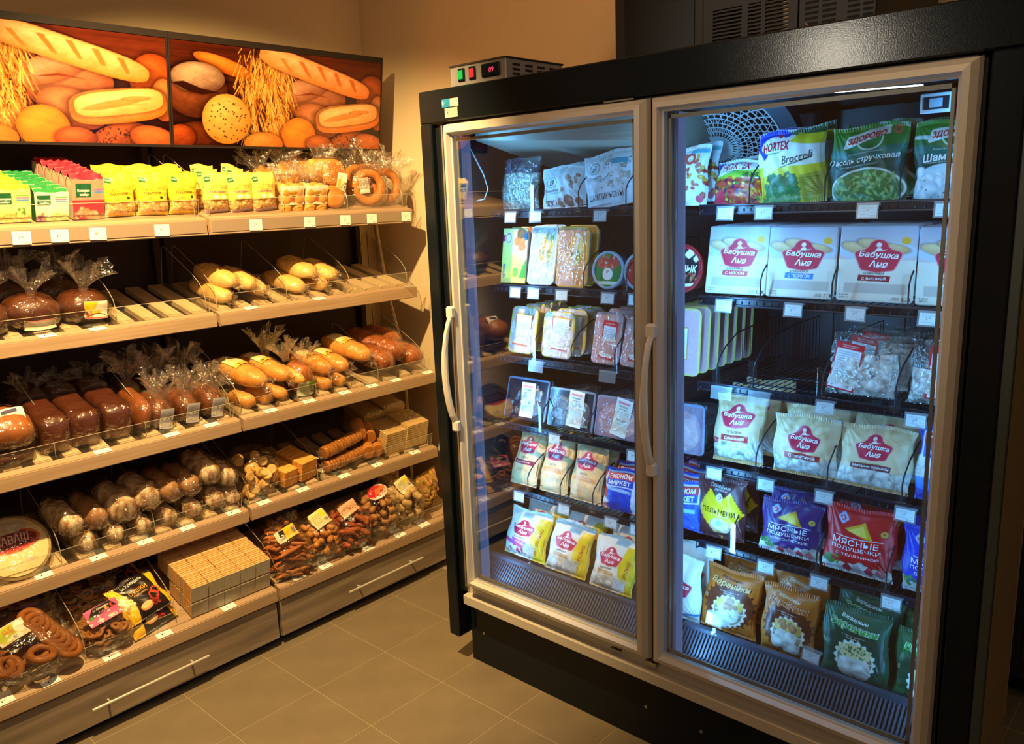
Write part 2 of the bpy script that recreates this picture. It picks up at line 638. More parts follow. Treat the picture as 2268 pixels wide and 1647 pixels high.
struct('wall_back', (-3.2, 3.49, -.1), (3.0, 3.6, 3.4), WALLM)
struct('wall_right', (2.76, 0.45, -.1), (2.86, 3.49, 3.4), WALLM)
struct('wall_front', (-3.2, -3.2, -.1), (4.6, -3.1, 3.4), WALLM)
struct('wall_left', (-3.3, -3.2, -.1), (-3.2, 3.6, 3.4), WALLM)
struct('wall_far_right', (4.6, -3.2, -.1), (4.7, 3.6, 3.4), mat('dark_wall', C('#5d5040'), 0.8))
struct('ceiling', (-3.3, -3.2, 3.3), (4.7, 3.6, 3.4), CEILM)
floor = struct('floor', (-3.3, -3.2, -.1), (4.7, 3.6, -.0015), GROUT)
T = .33
tm = None
for i in range(-6, 11):
    for j in range(-12, 3):
        x, y = 1.1431 + T * i, 2.737 + T * j
        if y > 3.4 or x < -1.2 or y < -1.0 or (x > 2.4 and y > .6) or (x < .0 and y < 0.3):
            continue
        if tm is None:
            o = MB().box((.0017, .0017, -.008), (T - .0017, T - .0017, 0), bev=.0012).build('tile', TILEM, floor)
            tm = o.data
        else:
            o = bpy.data.objects.new('tile', tm)
            link(o, floor)
        o.location = (x, y, 0)

# ------------------------------------------------------------------ display freezer
fz = empty('display_freezer', (1.943, 1.27, 0), 'large black two-door display freezer lit blue inside, full of packets', 'freezer')
FO = Vector((1.943, 1.27, 0))


def fpart(mb, name, m, parent=None, **kw):
    """freezer pieces are drawn in room coordinates, then hung on the freezer's own origin"""
    off = parent.get('_o') if parent is not None and '_o' in parent else tuple(FO)
    par = parent or fz
    mb.V = [(v[0] - FO.x, v[1] - FO.y, v[2]) for v in mb.V]
    return mb.build(name, m, par, **kw)


XF = 1.943
mb = MB()
mb.box((XF, 0.372, 2.010), (2.10, 2.170, 2.116), bev=.004)
fpart(mb, 'header', BLACK)
mb = MB()
mb.box((XF, 2.115, 0.103), (2.23, 2.170, 2.009), bev=.004)
mb.box((XF + .02, 2.072, 0.30), (2.0, 2.114, 2.009))
fpart(mb, 'side_panel', BLACK)
mb = MB()
mb.box((XF, 0.374, 0.103), (2.23, 0.440, 2.009), bev=.004)
fpart(mb, 'side_panel', BLACK)
fpart(MB().box((XF + .001, 0.352, 0.10), (1.966, 0.373, 2.09), bev=.002), 'edge_trim', GRAPH)
fpart(MB().box((1.9665, 0.352, 0.10), (2.23, 0.373, 2.09)), 'side_cheek', mat('brown_cheek', C('#8a7a5c'), 0.6))
fpart(MB().box((XF + .004, 2.064, 0.33), (1.957, 2.071, 2.0)), 'edge_strip', ALU2)
# kick plate, sill, screws
fpart(MB().box((1.993, 0.44, 0.0), (2.03, 2.099, 0.262), bev=.003), 'kick_plate', BLACK)
for y in (2.03, 1.3, 1.1, .5):
    fpart(MB().tube([(1.991, y, .13), (1.9935, y, .13)], .006, 8), 'screw', STEEL)
fpart(MB().box((1.935, 0.44, 0.262), (2.03, 2.075, 0.300), bev=.003).box((1.962, .44, .3), (2.03, 2.075, .33)), 'sill_rail', ALU)
# cabinet body: sides, back, top, floor of the cold chamber
fpart(MB().box((2.04, 2.100, 0.0), (2.74, 2.13, 2.05)).box((2.04, 0.447, 0.0), (2.74, 0.468, 2.05)), 'body_side', LINER)
fpart(MB().box((2.70, 0.468, 0.0), (2.74, 2.10, 2.05)), 'back_panel', LINER)
fpart(MB().box((2.04, .468, 1.99), (2.70, 2.10, 2.05)), 'body_top', LINER)
fpart(MB().box((2.035, .468, 0.02), (2.70, 2.10, 0.33)), 'body_base', LINER)
fpart(MB().box((1.962, 1.228, .33), (2.06, 1.268, 2.0), bev=.003), 'mullion', BLACK2)
fpart(MB().box((1.97, .47, 1.975), (2.04, 2.07, 2.009)).box((1.965, .45, .33), (2.04, .468, 2.0)), 'inner_frame', BLACK2)
# luminous LED tubes along the jambs
LEDM = mat('led_tube', (0, 0, 0), emit=((0.24, 0.42, 1.0), 0.28))
for ya, yb in ((2.020, 1.986), (1.285, 1.277), (1.188, 1.170), (.482, .474)):
    fpart(MB().box((1.985, ya, .37), (2.000, yb, 1.96), bev=.002), 'led_tube', LEDM)
fpart(MB().box((1.985, 2.024, .36), (1.995, 2.034, 1.97), bev=.002).box((1.985, 2.039, .36), (1.995, 2.047, 1.97), bev=.002).box((1.985, 2.052, .36), (2.03, 2.099, 1.97), bev=.002).box((1.985, 1.194, .36), (1.995, 1.200, 1.97)), 'jamb_profile', mat('blue_grey_profile', C('#9aa2b4'), 0.3))

# doors
for (yl, yr) in ((2.048, 1.252), (1.241, 0.4557)):
    z0, z1, x0, x1, fw = .341, 2.003, 1.917, 1.955, .0405
    # mitred frame with rounded face
    prof = [(0, 0), (.004, .45), (.016, .9), (.030, 1), (.036, .55), (fw, .5)]
    V, F = [], []
    outer = [(yl, z0), (yr, z0), (yr, z1), (yl, z1)]
    sg = [(-1, 1), (1, 1), (1, -1), (-1, -1)]
    for (py, pz), (sy, sz) in zip(outer, sg):
        for d, hgt in prof:
            V.append((x1 - (x1 - x0) * hgt, py + sy * d, pz + sz * d))
        V.append((x1, py + sy * fw, pz + sz * fw))
        V.append((x1, py, pz))
    n = len(prof) + 2
    for c in range(4):
        e = (c + 1) % 4
        for k in range(n):
            F.append((c * n + k, c * n + (k + 1) % n, e * n + (k + 1) % n, e * n + k))
    mb = MB().add(V, [f[::-1] for f in F])
    door = fpart(mb, 'door', ALU)
    bm = bmesh.new()
    bm.from_mesh(door.data)
    bmesh.ops.recalc_face_normals(bm, faces=bm.faces)
    bm.to_mesh(door.data)
    bm.free()
    yi, yj = yl - fw - .001, yr + fw + .001
    fpart(MB().box((1.9405, yi, z0 + fw + .001), (1.9445, yj, z1 - fw - .001)), 'glass_pane', GLASS, door)
    # spacer of the double glazing and dark gasket
    mb = MB()
    a, b, c, d = yi - .006, yj + .006, z0 + fw + .008, z1 - fw - .008
    for q in (((1.948, a, c), (1.954, b, c + .010)), ((1.948, a, d - .010), (1.954, b, d)), ((1.948, a, c), (1.954, a - .008, d)), ((1.948, b, c), (1.954, b + .008, d))):
        mb.box(*q)
    fpart(mb, 'glazing_spacer', mat('spacer', C('#8a8276'), .4, .4), door)
    mb = MB()
    for q in (((1.956, yl - .006, z0 + .006), (1.972, yl - .03, z1 - .006)), ((1.956, yr + .006, z0 + .006), (1.972, yr + .03, z1 - .006)), ((1.956, yl - .03, z0 + .006), (1.972, yr + .03, z0 + .03)), ((1.956, yl - .03, z1 - .03), (1.972, yr + .03, z1 - .006))):
        mb.box(*q)
    fpart(mb, 'gasket', mat('gasket', C('#20242c'), .6), door)
    # bow handle with end pads
    hy = yl - .020
    pts = []
    for k in range(13):
        t = k / 12
        pts.append((1.917 - .012 - .040 * math.sin(PI * t) ** .7, hy, .985 + .385 * t))
    mb = MB().tube(pts, 1, 8, sq=(.0125, .0085))
    mb.box((1.893, hy - .0145, 1.358), (1.9175, hy + .0145, 1.400), bev=.006)
    mb.box((1.893, hy - .0145, .955), (1.9175, hy + .0145, .997), bev=.006)
    fpart(mb, 'handle', WHITEP, door, smooth=False)
# hinge brackets
for q in (((1.935, 1.225, .322), (1.956, 1.27, .336)), ((1.935, 1.36, .325), (1.95, 1.40, .331)), ((1.94, 1.30, 2.004), (1.96, 1.40, 2.009))):
    fpart(MB().box(*q, bev=.002), 'hinge_bracket', STEEL)

# louvred air return grille at the bottom of each bay
for (ya, yb) in ((2.075, 1.275), (1.22, .475)):
    mb = MB()
    mb.box((1.972, ya, .345), (1.985, yb, .362), 0, (1, 1, 1))
    mb.box((2.085, ya, .405), (2.105, yb, .418))
    n = int((ya - yb) / .0115)
    for k in range(n):
        y = ya - .006 - k * .0115
        V = [(1.985, y, .346), (1.985, y - .006, .346), (2.035, y - .006, .352), (2.035, y, .352), (2.09, y, .408), (2.09, y - .006, .408)]
        V += [(a, b, c - .006) for a, b, c in V]
        mb.add(V, [(0, 1, 2, 3), (3, 2, 5, 4), (6, 9, 8, 7), (9, 10, 11, 8), (0, 3, 9, 6), (1, 7, 8, 2), (3, 4, 10, 9), (2, 8, 11, 5)])
    fpart(mb, 'air_grille', GREY, kind='stuff')
    fpart(MB().box((2.106, ya, .372), (2.66, yb, .384)), 'deck', GREY)

# evaporator cover (left bay), fan guard (right bay), thermometer, hanging cable
V = [(2.10, 2.06, 1.955), (2.10, 1.30, 1.90), (2.52, 1.30, 1.845), (2.52, 2.06, 1.86), (2.10, 2.06, 1.985), (2.10, 1.30, 1.985), (2.52, 1.30, 1.985), (2.52, 2.06, 1.985)]
fpart(MB().add(V, [(0, 3, 2, 1), (4, 5, 6, 7), (0, 1, 5, 4), (1, 2, 6, 5), (2, 3, 7, 6), (3, 0, 4, 7)]), 'evaporator_cover', mat('beige_metal', C('#a8a594'), .5))
# fan guard: rings and curved spokes on a tilted plane
fg = empty('fan_guard_tmp')
fc = Vector((2.40, 1.285, 1.890))
fn = Vector((-.78, -.12, -.62)).normalized()
fu = Vector((0, -1, 0)) - fn * Vector((0, -1, 0)).dot(fn)
fu.normalize()
fv = fn.cross(fu)
mb = MB()


def fp(r, a, dz=0):
    return tuple(fc + fu * (r * math.cos(a)) + fv * (r * math.sin(a)) + fn * dz)


R_ = .195
for k in range(1, 11):
    r = .045 + (R_ - .045) * k / 10
    mb.tube([fp(r, 2 * PI * i / 48, .012 * (1 - (r / R_) ** 2)) for i in range(48)], (.0019 if k < 10 else .0035), 4, closed=True)
for s_ in (1, -1):
    for k in range(36):
        a0 = 2 * PI * k / 36
        mb.tube([fp(.045 + (R_ - .045) * t / 6, a0 + s_ * .5 * (t / 6) ** 1.3, .012 * (1 - ((.045 + (R_ - .045) * t / 6) / R_) ** 2)) for t in range(7)], .0017, 3)
V = [fp(0, 0, .016)] + [fp(.047, 2 * PI * i / 20, .014) for i in range(20)]
mb.add(V, [(0, i + 1, (i + 1) % 20 + 1) for i in range(20)])
bpy.data.objects.remove(fg)
fpart(mb, 'fan_guard', mat('white_wire', C('#e8f0f2'), .4))
mb = MB()
V, F = [], []
for i in range(48):
    a = 2 * PI * i / 48
    V += [fp(R_, a, -.002), fp(R_ + .05, a, -.006), fp(R_ + .05, a, -.05), fp(R_, a, -.05)]
    j = (i + 1) % 48
    F += [(i * 4 + k, j * 4 + k, j * 4 + (k + 1) % 4, i * 4 + (k + 1) % 4) for k in range(4)]
mb.add(V, F)
fpart(mb, 'fan_ring', mat('fan_housing', C('#5a6672'), .5))
fpart(MB().box((2.62, .55, 1.72), (2.69, 1.9, 1.98)), 'fan_housing', LINER)
mb = MB().box((2.045, .532, 1.905), (2.052, .600, 1.948), 0, C('#cfdfe8'), .002)
mb.box((2.0435, .540, 1.913), (2.0455, .592, 1.940), 0, C('#1c2430'))
mb.box((2.0425, .553, 1.917), (2.044, .580, 1.936), 0, C('#9fc4d8'))
fpart(mb, 'thermometer', PAPER)
fpart(MB().tube([(2.06, 2.06 - .02 * t ** 2, 1.90 - .018 * t * 10 / 10 * 1.1) for t in [i * 1.0 for i in range(0, 1)]] + [(2.07, 2.06, 1.93), (2.085, 2.055, 1.90), (2.10, 2.03, 1.84), (2.11, 2.02, 1.79), (2.10, 2.03, 1.755), (2.08, 2.05, 1.75)][0:], .0022, 5), 'cable', mat('white_cable', C('#cfd6da'), .4))

# wire shelves with their dividers and price tags
SZ = [1.712, 1.450, 1.190, .935, .678]


def price_tag_mesh(name, price, w=.046, h=.030, blank=False, seed=0, fine=3):
    """paper tag in local x (right), z (up); faces -y"""
    key = (name, price, blank)
    if key in TAGS:
        return TAGS[key]

    def S(u, v, back=False):
        return np.stack([(u - .5) * w, np.zeros_like(u) + (.0006 if back else 0), v * h], -1)
    ops = []
    if not blank:
        ops = [('lines', .12, .72, .85, .90, 2), ('lines', .1, .22, .6, .32, 1), ('lines', .6, .36, .9, .42, 1), ('code', .55, .06, .95, .18)]
        if price:
            a, b = price.split()
            ops += [('t', a, .38, .52, .07 * len(a), .22, '#30343c'), ('t', b, .53, .60, .10, .13, '#30343c')]
    r = empty('x')
    o = printed(r, S, w, h, '#f4f3ea' if not blank else '#dfe6ea', ops, .0012, 1, PAPER, '#e8e8e0', 'price_tag', 2)
    mb = MB()
    me = o.data
    TAGS[key] = me
    kids = [c for c in r.children]
    if len(kids) > 1:   # join the tiny print into the tag itself
        bm = bmesh.new()
        for c in kids:
            bm.from_mesh(c.data)
        me2 = bpy.data.meshes.new('price_tag')
        bm.to_mesh(me2)
        bm.free()
        me2.materials.append(PAPER)
        TAGS[key] = me2
    for c in kids:
        bpy.data.objects.remove(c)
    bpy.data.objects.remove(r)
    return TAGS[key]


TAGS = {}
HM = MB().box((-.027, -.0016, -.004), (.027, -.0010, .036)).box((-.027, -.0016, .030), (.027, .012, .036))
holder_me = None


def tag_at(parent, mtx, price, holder=True, blank=False, w=.046, h=.030):
    global holder_me
    me = price_tag_mesh('tag%.3f' % w, price, w, h, blank)
    o = bpy.data.objects.new('price_tag', me)
    link(o, parent)
    o.matrix_local = mtx
    if holder:
        if holder_me is None:
            h_ = HM.build('tag_holder', TAGH, o)
            holder_me = h_.data
        else:
            h_ = bpy.data.objects.new('tag_holder', holder_me)
            link(h_, parent)
            h_.matrix_local = mtx
            return o
        h_.parent = parent
        h_.matrix_local = mtx
    return o


def div_mesh():
    mb = MB()
    pts = [(0, 0, .0), (0, 0, .055), (.012, 0, .075), (.05, 0, .105), (.12, 0, .135), (.30, 0, .15), (.47, 0, .15), (.47, 0, .0)]
    mb.tube(pts, .0022, 5, 0, (1, 1, 1))
    for k in range(12):
        x = .16 + k * .026
        mb.tube([(x, 0, .012), (x, 0, .142)], .0012, 4, 0)
    mb.tube([(.02, 0, .012), (.47, 0, .012)], .0016, 4, 0)
    mb.box((-.006, -.013, -.012), (-.0035, .013, .085), 1, bev=.001)
    mb.box((-.010, -.010, -.006), (.004, .010, .004), 1)
    return mb


div_me = None
bays = {'L': (2.035, 1.285), 'R': (1.205, .478)}
tags = {0: [(1133, 477, '2 77'), (1193, 477, '4 27'), (1324, 478, '5 40'), (1611, 470, '2 71'), (1702, 469, '3 76'), (1935, 465, '2 06'), (2112, 467, '2 90')]}
# (bay, y along the freezer, price)
TG = [
    [('L', 1.945, '2 77'), ('L', 1.83, '4 27'), ('L', 1.56, '5 40'), ('R', 1.125, '2 71'), ('R', 1.01, '3 76'), ('R', .735, '2 06'), ('R', .555, '2 40')],
    [('L', 1.935, '4 15'), ('L', 1.85, '3 79'), ('L', 1.725, '5 77'), ('L', 1.535, '10 54'), ('L', 1.43, '10 43'), ('R', 1.125, '3 30'), ('R', .918, '2 97'), ('R', .752, '2 79'), ('R', .575, '2 85')],
    [('L', 1.85, ''), ('L', 1.54, ''), ('R', 1.128, ''), ('R', 1.01, ''), ('R', .82, '2 90'), ('R', .59, '2 60')],
    [('L', 1.775, '3 44'), ('L', 1.44, '11 89'), ('R', 1.148, '7 86'), ('R', .982, '3 42'), ('R', .812, '3 60'), ('R', .60, '3 20')],
    [('L', 1.955, '3 54'), ('L', 1.74, '3 31'), ('L', 1.535, '1 39'), ('L', 1.43, '1 39'), ('R', 1.145, '1 89'), ('R', .975, '3 26'), ('R', .815, '3 26'), ('R', .62, '3 20')],
]
DV = [[1.845, 1.655, 1.47, 1.06, .85, .665], [1.64, 1.47, 1.02, .82, .63], [1.87, 1.70, 1.52, 1.15, 1.035, .835, .645], [1.84, 1.63, 1.02, .81, .615], [1.92, 1.765, 1.62, 1.22 - .13, .83, .64]]
XS = 2.15
for si, z in enumerate(SZ):
    for bay, (ya, yb) in bays.items():
        sh = empty('wire_shelf_tmp')
        mb = MB()
        mb.tube([(XS, ya, z), (XS, yb, z)], .0035, 6)
        mb.tube([(XS + .004, ya, z - .022), (XS + .004, yb, z - .022)], .0028, 6)
        for y in (ya, yb):
            mb.tube([(XS, y, z), (XS - .01, y, z + .003), (XS - .01, y, z - .022), (XS + .03, y, z - .026), (2.68, y, z - .03)], .003, 5)
        for x in (2.27, 2.40, 2.54, 2.66):
            mb.tube([(x, ya, z - .016), (x, yb, z - .016)], .0026, 5)
        n = int((ya - yb) / .021)
        for k in range(n + 1):
            y = ya - k * (ya - yb) / n
            mb.tube([(XS + .002, y, z - .018), (XS + .004, y, z - .010), (2.67, y, z - .010)], .0015, 4)
        bpy.data.objects.remove(sh)
        shelf = fpart(mb, 'wire_shelf', WIRE)
        fpart(MB().box((XS + .006, ya, z - .026), (XS + .009, yb, z - .004)), 'shelf_lip', mat('smoky_strip', C('#12151f'), .3), shelf)
        for y in DV[si]:
            if (y > 1.245) != (bay == 'L'):
                continue
            if div_me is None:
                d = div_mesh().build('wire_divider', [WIRE, CLEAR], shelf)
                div_me = d.data
            else:
                d = bpy.data.objects.new('wire_divider', div_me)
                link(d, shelf)
            d.location = (XS + .002 - FO.x, y - FO.y, z)
        for b, y, p in TG[si]:
            if b == bay:
                m = Matrix.Translation((XS - .014 - FO.x, y - FO.y, z - .038)) @ Matrix.Rotation(rad(-90), 4, 'Z') @ Matrix.Rotation(rad(-8), 4, 'X')
                if p:
                    tag_at(shelf, m, p)
                else:
                    m2 = m @ Matrix.Scale(1.25, 4, (1, 0, 0))
                    h_ = bpy.data.objects.new('tag_holder', holder_me)
                    link(h_, shelf)
                    h_.matrix_local = m2
for y, z in ((1.86, .475), (1.66, .47), (1.46, .458), (1.105, .455), (.805, .445)):   # stands on the deck that carry a tag
    mb = MB()
    mb.box((2.075, y - .012, z - .095), (2.078, y + .012, z - .03))
    mb.box((2.072, y - .008, z - .04), (2.080, y + .008, z - .015), bev=.002)
    mb.tube([(2.077, y, z - .02), (2.078, y, z + .005)], .003, 6)
    st = fpart(mb, 'tag_stand', CLEAR)
    m = Matrix.Translation((2.070 - FO.x, y - FO.y, z)) @ Matrix.Rotation(rad(-90), 4, 'Z') @ Matrix.Rotation(rad(-6), 4, 'X') @ Matrix.Rotation(rad(5), 4, 'Y')
    tag_at(st, m, '2 80')

# badge and sticker on the header
st = empty('s_tmp')


def flatS(w, h, t=.0008):
    def S(u, v, back=False):
        return np.stack([(u - .5) * w, np.zeros_like(u) + (t if back else 0), v * h], -1)
    return S


bpy.data.objects.remove(st)
for (nm, y, z, w, h, base, ops) in (
        ('badge', 2.015, 2.055, .078, .026, '#1d6f96', [('r', .5, 0, 1, 1, '#b9a99a'), ('e', .06, .5, .05, .3, '#9ab6c4'), ('t', 'ИНТЭ', .3, .5, .34, .5, '#2aa0d0', {'bold': .02}), ('t', 'FROST', .74, .5, .44, .62, '#f3ded2', {'bold': .02})]),
        ('sticker', 2.012, 2.008 + .014, .060, .030, '#b8a898', [('p', [(.14, .1), (.24, .75), (.30, .3), (.42, .95), (.40, .7), (.31, .15), (.24, .5), (.18, .1)], '#2a2524'), ('lines', .45, .2, .95, .7, 4, '#3a3432'), ('r', .06, .78, .3, .82, '#2a2524')])):
    r = empty(nm)
    r.parent = fz
    r.matrix_local = Matrix.Translation((XF - .0012 - FO.x, y - FO.y, z)) @ Matrix.Rotation(rad(-90), 4, 'Z')
    printed(r, flatS(w, h), w, h, base, ops, .001, 1, CARD, base, nm + '_face', 2)

# ------------------------------------------------------------------ control box and condensing unit on top
cb = empty('control_box', (1.96, 1.9, 2.116), 'silver control box with green and red switches on the freezer top', 'control box')


def lpart(root, mb, name, m, parent=None, **kw):
    o = root.location
    mb.V = [(v[0] - o[0], v[1] - o[1], v[2] - o[2]) for v in mb.V]
    return mb.build(name, m, parent or root, **kw)


lpart(cb, MB().box((1.96, 1.778, 2.1165), (2.24, 2.026, 2.181), bev=.002), 'housing', mat('grey_sheet_metal', C('#8d8f92'), .4, .4))
lpart(cb, MB().box((1.957, 1.776, 2.178), (2.243, 2.028, 2.183)), 'lid', BLACK2)
for y, c, e, nm in ((1.972, '#0b7a2c', (0.02, .9, .15), 'green lit switch'), (1.922, '#a01818', (1, .06, .06), 'red lit switch')):
    o = lpart(cb, MB().box((1.955, y - .015, 2.130), (1.9605, y + .015, 2.170), bev=.002), 'switch_bezel', BLACK)
    lpart(cb, MB().box((1.951, y - .010, 2.136), (1.956, y + .010, 2.164), bev=.002), 'rocker_switch', mat(nm, C(c), .25, emit=(e, .35)), o, label=nm)
th = lpart(cb, MB().box((1.953, 1.800, 2.130), (1.9605, 1.880, 2.170), bev=.004), 'thermostat', BLACK)
r = empty('digits')
r.parent = th
r.matrix_local = Matrix.Translation((1.9525 - 1.96, 1.834 - 1.9, 2.142 - 2.116)) @ Matrix.Rotation(rad(-90), 4, 'Z')
mb = MB()
v, F = text_geo('09', .0, .12)
mb.add([(a * .020, 0, .008 + b * .016) for a, b in v], F)
mb.build('digit_display', mat('red_led', (0, 0, 0), emit=((1, .05, .12), 1.6)), r)
mb = MB()
for i in range(4):
    for j in range(3):
        for q in (0,):
            mb.box((1.99 + i * .06, 1.7765, 2.131 + j * .014), (2.025 + i * .06, 1.7785, 2.137 + j * .014))
lpart(cb, mb, 'vent_slot', mat('slot_black', C('#060606'), .8), kind='stuff')

cu = empty('condensing_unit', (2.30, 1.1, 2.117), 'matt black condensing unit with louvred vents on top of the freezer', 'compressor')
SH = mat('black_sheet_metal', C('#1a1816'), .5)
lpart(cu, MB().box((2.20, 1.235, 2.117), (2.70, 1.538, 2.62), bev=.003), 'fan_shroud', SH)
lpart(cu, MB().box((2.197, 1.262, 2.117), (2.2005, 1.50, 2.55)), 'shroud_opening', mat('deep_black', C('#050506'), .35))
mb = MB()
# louvred box: slats with gaps, open behind
mb.box((2.20, 1.205, 2.117), (2.215, 1.234, 2.62)).box((2.20, .96, 2.117), (2.215, .985, 2.62)).box((2.20, .985, 2.245), (2.215, 1.205, 2.62))
mb.box((2.20, 1.10, 2.117), (2.212, 1.118, 2.245)).box((2.20, 1.05, 2.117), (2.212, 1.062, 2.245))
for k in range(13):
    mb.box((2.201, .985, 2.12 + k * .0098), (2.213, 1.205, 2.1248 + k * .0098))
lpart(cu, mb, 'louvre_panel', SH)
lpart(cu, MB().box((2.30, 1.14, 2.117), (2.33, 1.205, 2.3)), 'dark_baffle', SH)
mb = MB().box((2.20, .76, 2.117), (2.70, .958, 2.62), bev=.003)
lpart(cu, mb, 'motor_housing', SH)
mb = MB()
for i, (ya, yb) in enumerate(((.94, .905), (.895, .86), (.83, .80), (.792, .768))):
    for k in range(14):
        mb.box((2.1985, ya, 2.125 + k * .013), (2.2005, yb, 2.131 + k * .013))
lpart(cu, mb, 'vent_slot', mat('slot_black', C('#060606'), .8), kind='stuff')
lpart(cu, MB().tube([(2.17, .905, 2.14), (2.165, .915, 2.155), (2.17, .925, 2.165)], .003, 6), 'pipe', STEEL)

# ------------------------------------------------------------------ distant cooler to the right, beyond the wall end
dc = empty('drinks_cooler', (2.956, .1, 0), 'dark glass-door cooler standing beyond the right end of the freezer', 'cooler')
lpart(dc, MB().box((2.975, -.35, .05), (3.55, .478, .16)).box((2.975, -.35, 1.9), (3.55, .478, 2.05)).box((3.50, -.35, .16), (3.55, .478, 1.9)).box((2.975, .455, .16), (3.50, .478, 1.9)).box((2.975, -.35, .16), (3.50, -.33, 1.9)), 'body', BLACK)
mb = MB()
for z in (.45, .8, 1.15, 1.5):
    mb.box((3.0, -.32, z), (3.48, .45, z + .01))
lpart(dc, mb, 'shelf', WIRE)
lpart(dc, MB().box((2.956, .44, .1), (2.974, .476, 2.0)).box((2.956, -.35, .1), (2.974, -.31, 2.0)).box((2.956, -.31, .1), (2.974, .44, .16)).box((2.956, -.31, 1.94), (2.974, .44, 2.0)), 'door_frame', BLACK2)
lpart(dc, MB().box((2.963, -.31, .16), (2.967, .44, 1.94)), 'glass_pane', GLASS)
lpart(dc, MB().box((2.98, .446, .2), (2.99, .452, 1.9)), 'led_tube', mat('led_dim', (0, 0, 0), emit=((0.5, 0.55, .45), 1.0)))
lpart(dc, MB().box((3.05, -.2, 0), (3.45, .4, .05)), 'plinth', BLACK)

# ------------------------------------------------------------------ bakery shelving
def woodmat(name, a, b, sx=1.2, sy=30, rough=.5):
    m = bpy.data.materials.new(name)
    m.use_nodes = True
    nt = m.node_tree
    p = nt.nodes['Principled BSDF']
    p.inputs['Roughness'].default_value = rough
    tc = nt.nodes.new('ShaderNodeTexCoord')
    mp = nt.nodes.new('ShaderNodeMapping')
    mp.inputs['Scale'].default_value = (sx, sy, sy)
    n = nt.nodes.new('ShaderNodeTexNoise')
    n.inputs['Scale'].default_value = 2.2
    n.inputs['Detail'].default_value = 7
    n.inputs['Distortion'].default_value = .4
    cr = nt.nodes.new('ShaderNodeValToRGB')
    cr.color_ramp.elements[0].position = .35
    cr.color_ramp.elements[1].position = .68
    cr.color_ramp.elements[0].color = (*C(a), 1)
    cr.color_ramp.elements[1].color = (*C(b), 1)
    nt.links.new(tc.outputs['Object'], mp.inputs[0])
    nt.links.new(mp.outputs[0], n.inputs['Vector'])
    nt.links.new(n.outputs[0], cr.inputs[0])
    nt.links.new(cr.outputs[0], p.inputs['Base Color'])
    bp = nt.nodes.new('ShaderNodeBump')
    bp.inputs['Strength'].default_value = .08
    bp.inputs['Distance'].default_value = .001
    nt.links.new(n.outputs[0], bp.inputs['Height'])
    nt.links.new(bp.outputs[0], p.inputs['Normal'])
    MATS[name] = m
    return m


WOOD = woodmat('light_oak', '#a08466', '#b39778')
WOODB = woodmat('ash_laminate', '#6f6254', '#9c8a74', .9, 9)
SLAT = woodmat('beech_slat', '#b59a70', '#c9b088', 30, 1.5)
RAIL = mat('taupe_price_rail', C('#8f7c68'), .55)
BACKM = mat('dark_brown_board', C('#2c1d15'), .7)
POST = mat('beige_post', C('#a59473'), .4, .2)
YS = {1: 2.993, 2: 2.997, 3: 2.902, 4: 2.918, 5: 2.763}
ZS = {1: 1.721, 2: 1.353, 3: .938, 4: .556, 5: .253}
TILT = 14.0
ct, st_ = math.cos(rad(TILT)), math.sin(rad(TILT))
LBL = {1: [(.915, 521, '9 88'), (1.031, 0, '5 82'), (1.155, 0, '5 81'), (1.382, 0, '7 36'), (1.766, 0, '7 28'), (2.021, 0, '3 09'), (2.205, 0, '2 73'), (2.352, 0, '2 40'), (2.555, 0, '2 35')],
       2: [.953, 1.12, 1.722, 2.053], 3: [1.041, 1.291, 1.448, 1.707, 1.892, 2.078, 2.231, 2.372, 2.57],
       4: [.801, .981, 1.148, 1.312, 1.504, 1.643, 1.832, 2.05, 2.24, 2.469], 5: [.591, .727, .921, 1.107, 1.362, 1.677, 1.809, 2.035, 2.22, 2.368]}
DVX = {1: [1.54, 1.60, 1.93, 2.26, 2.58], 2: [1.20, 1.545, 1.59, 1.91, 2.24, 2.58], 3: [.90, 1.21, 1.545, 1.59, 1.95, 2.29, 2.58], 4: [.87, 1.20, 1.545, 1.59, 1.93, 2.27, 2.58], 5: [.85, 1.17, 1.545, 1.59, 1.93, 2.31]}


def onshelf(k, x, d=0.0, h=0.0, rz=0.0, rx=0.0, ry=0.0):
    return (Matrix.Translation((x, YS[k], ZS[k])) @ Matrix.Rotation(rad(TILT), 4, 'X') @ Matrix.Translation((0, d, h + .003)) @ Matrix.Rotation(rad(rz), 4, 'Z') @ Matrix.Rotation(rad(rx), 4, 'X') @ Matrix.Rotation(rad(ry), 4, 'Y'))


dv2 = {}


def divider(parent, k, x, org):
    key = 'd'
    P = [(.42, 0), (.42, .158), (.405, .168), (.385, .166), (.16, .118), (.11, .100), (.075, .078), (.055, .045), (.048, 0)]
    if key not in dv2:
        n = len(P)
        V = [(-.0011, a, b) for a, b in P] + [(.0011, a, b) for a, b in P]
        F = [tuple(range(n)), tuple(range(2 * n - 1, n - 1, -1))] + [(i, (i + 1) % n + n * 0, (i + 1) % n + n, i + n) for i in range(n)]
        mb = MB().add(V, [f if i < 1 else f for i, f in enumerate(F)])
        mb.tube([(0, a, b) for a, b in P], .0013, 4, 1)
        o = mb.build('divider', [CLEAR, EDGE], parent)
        dv2[key] = o.data
    else:
        o = bpy.data.objects.new('divider', dv2[key])
        link(o, parent)
    o.matrix_local = Matrix.Translation((x - org[0], 0, 0)) @ Matrix.Translation((0, 0, 0))
    return o


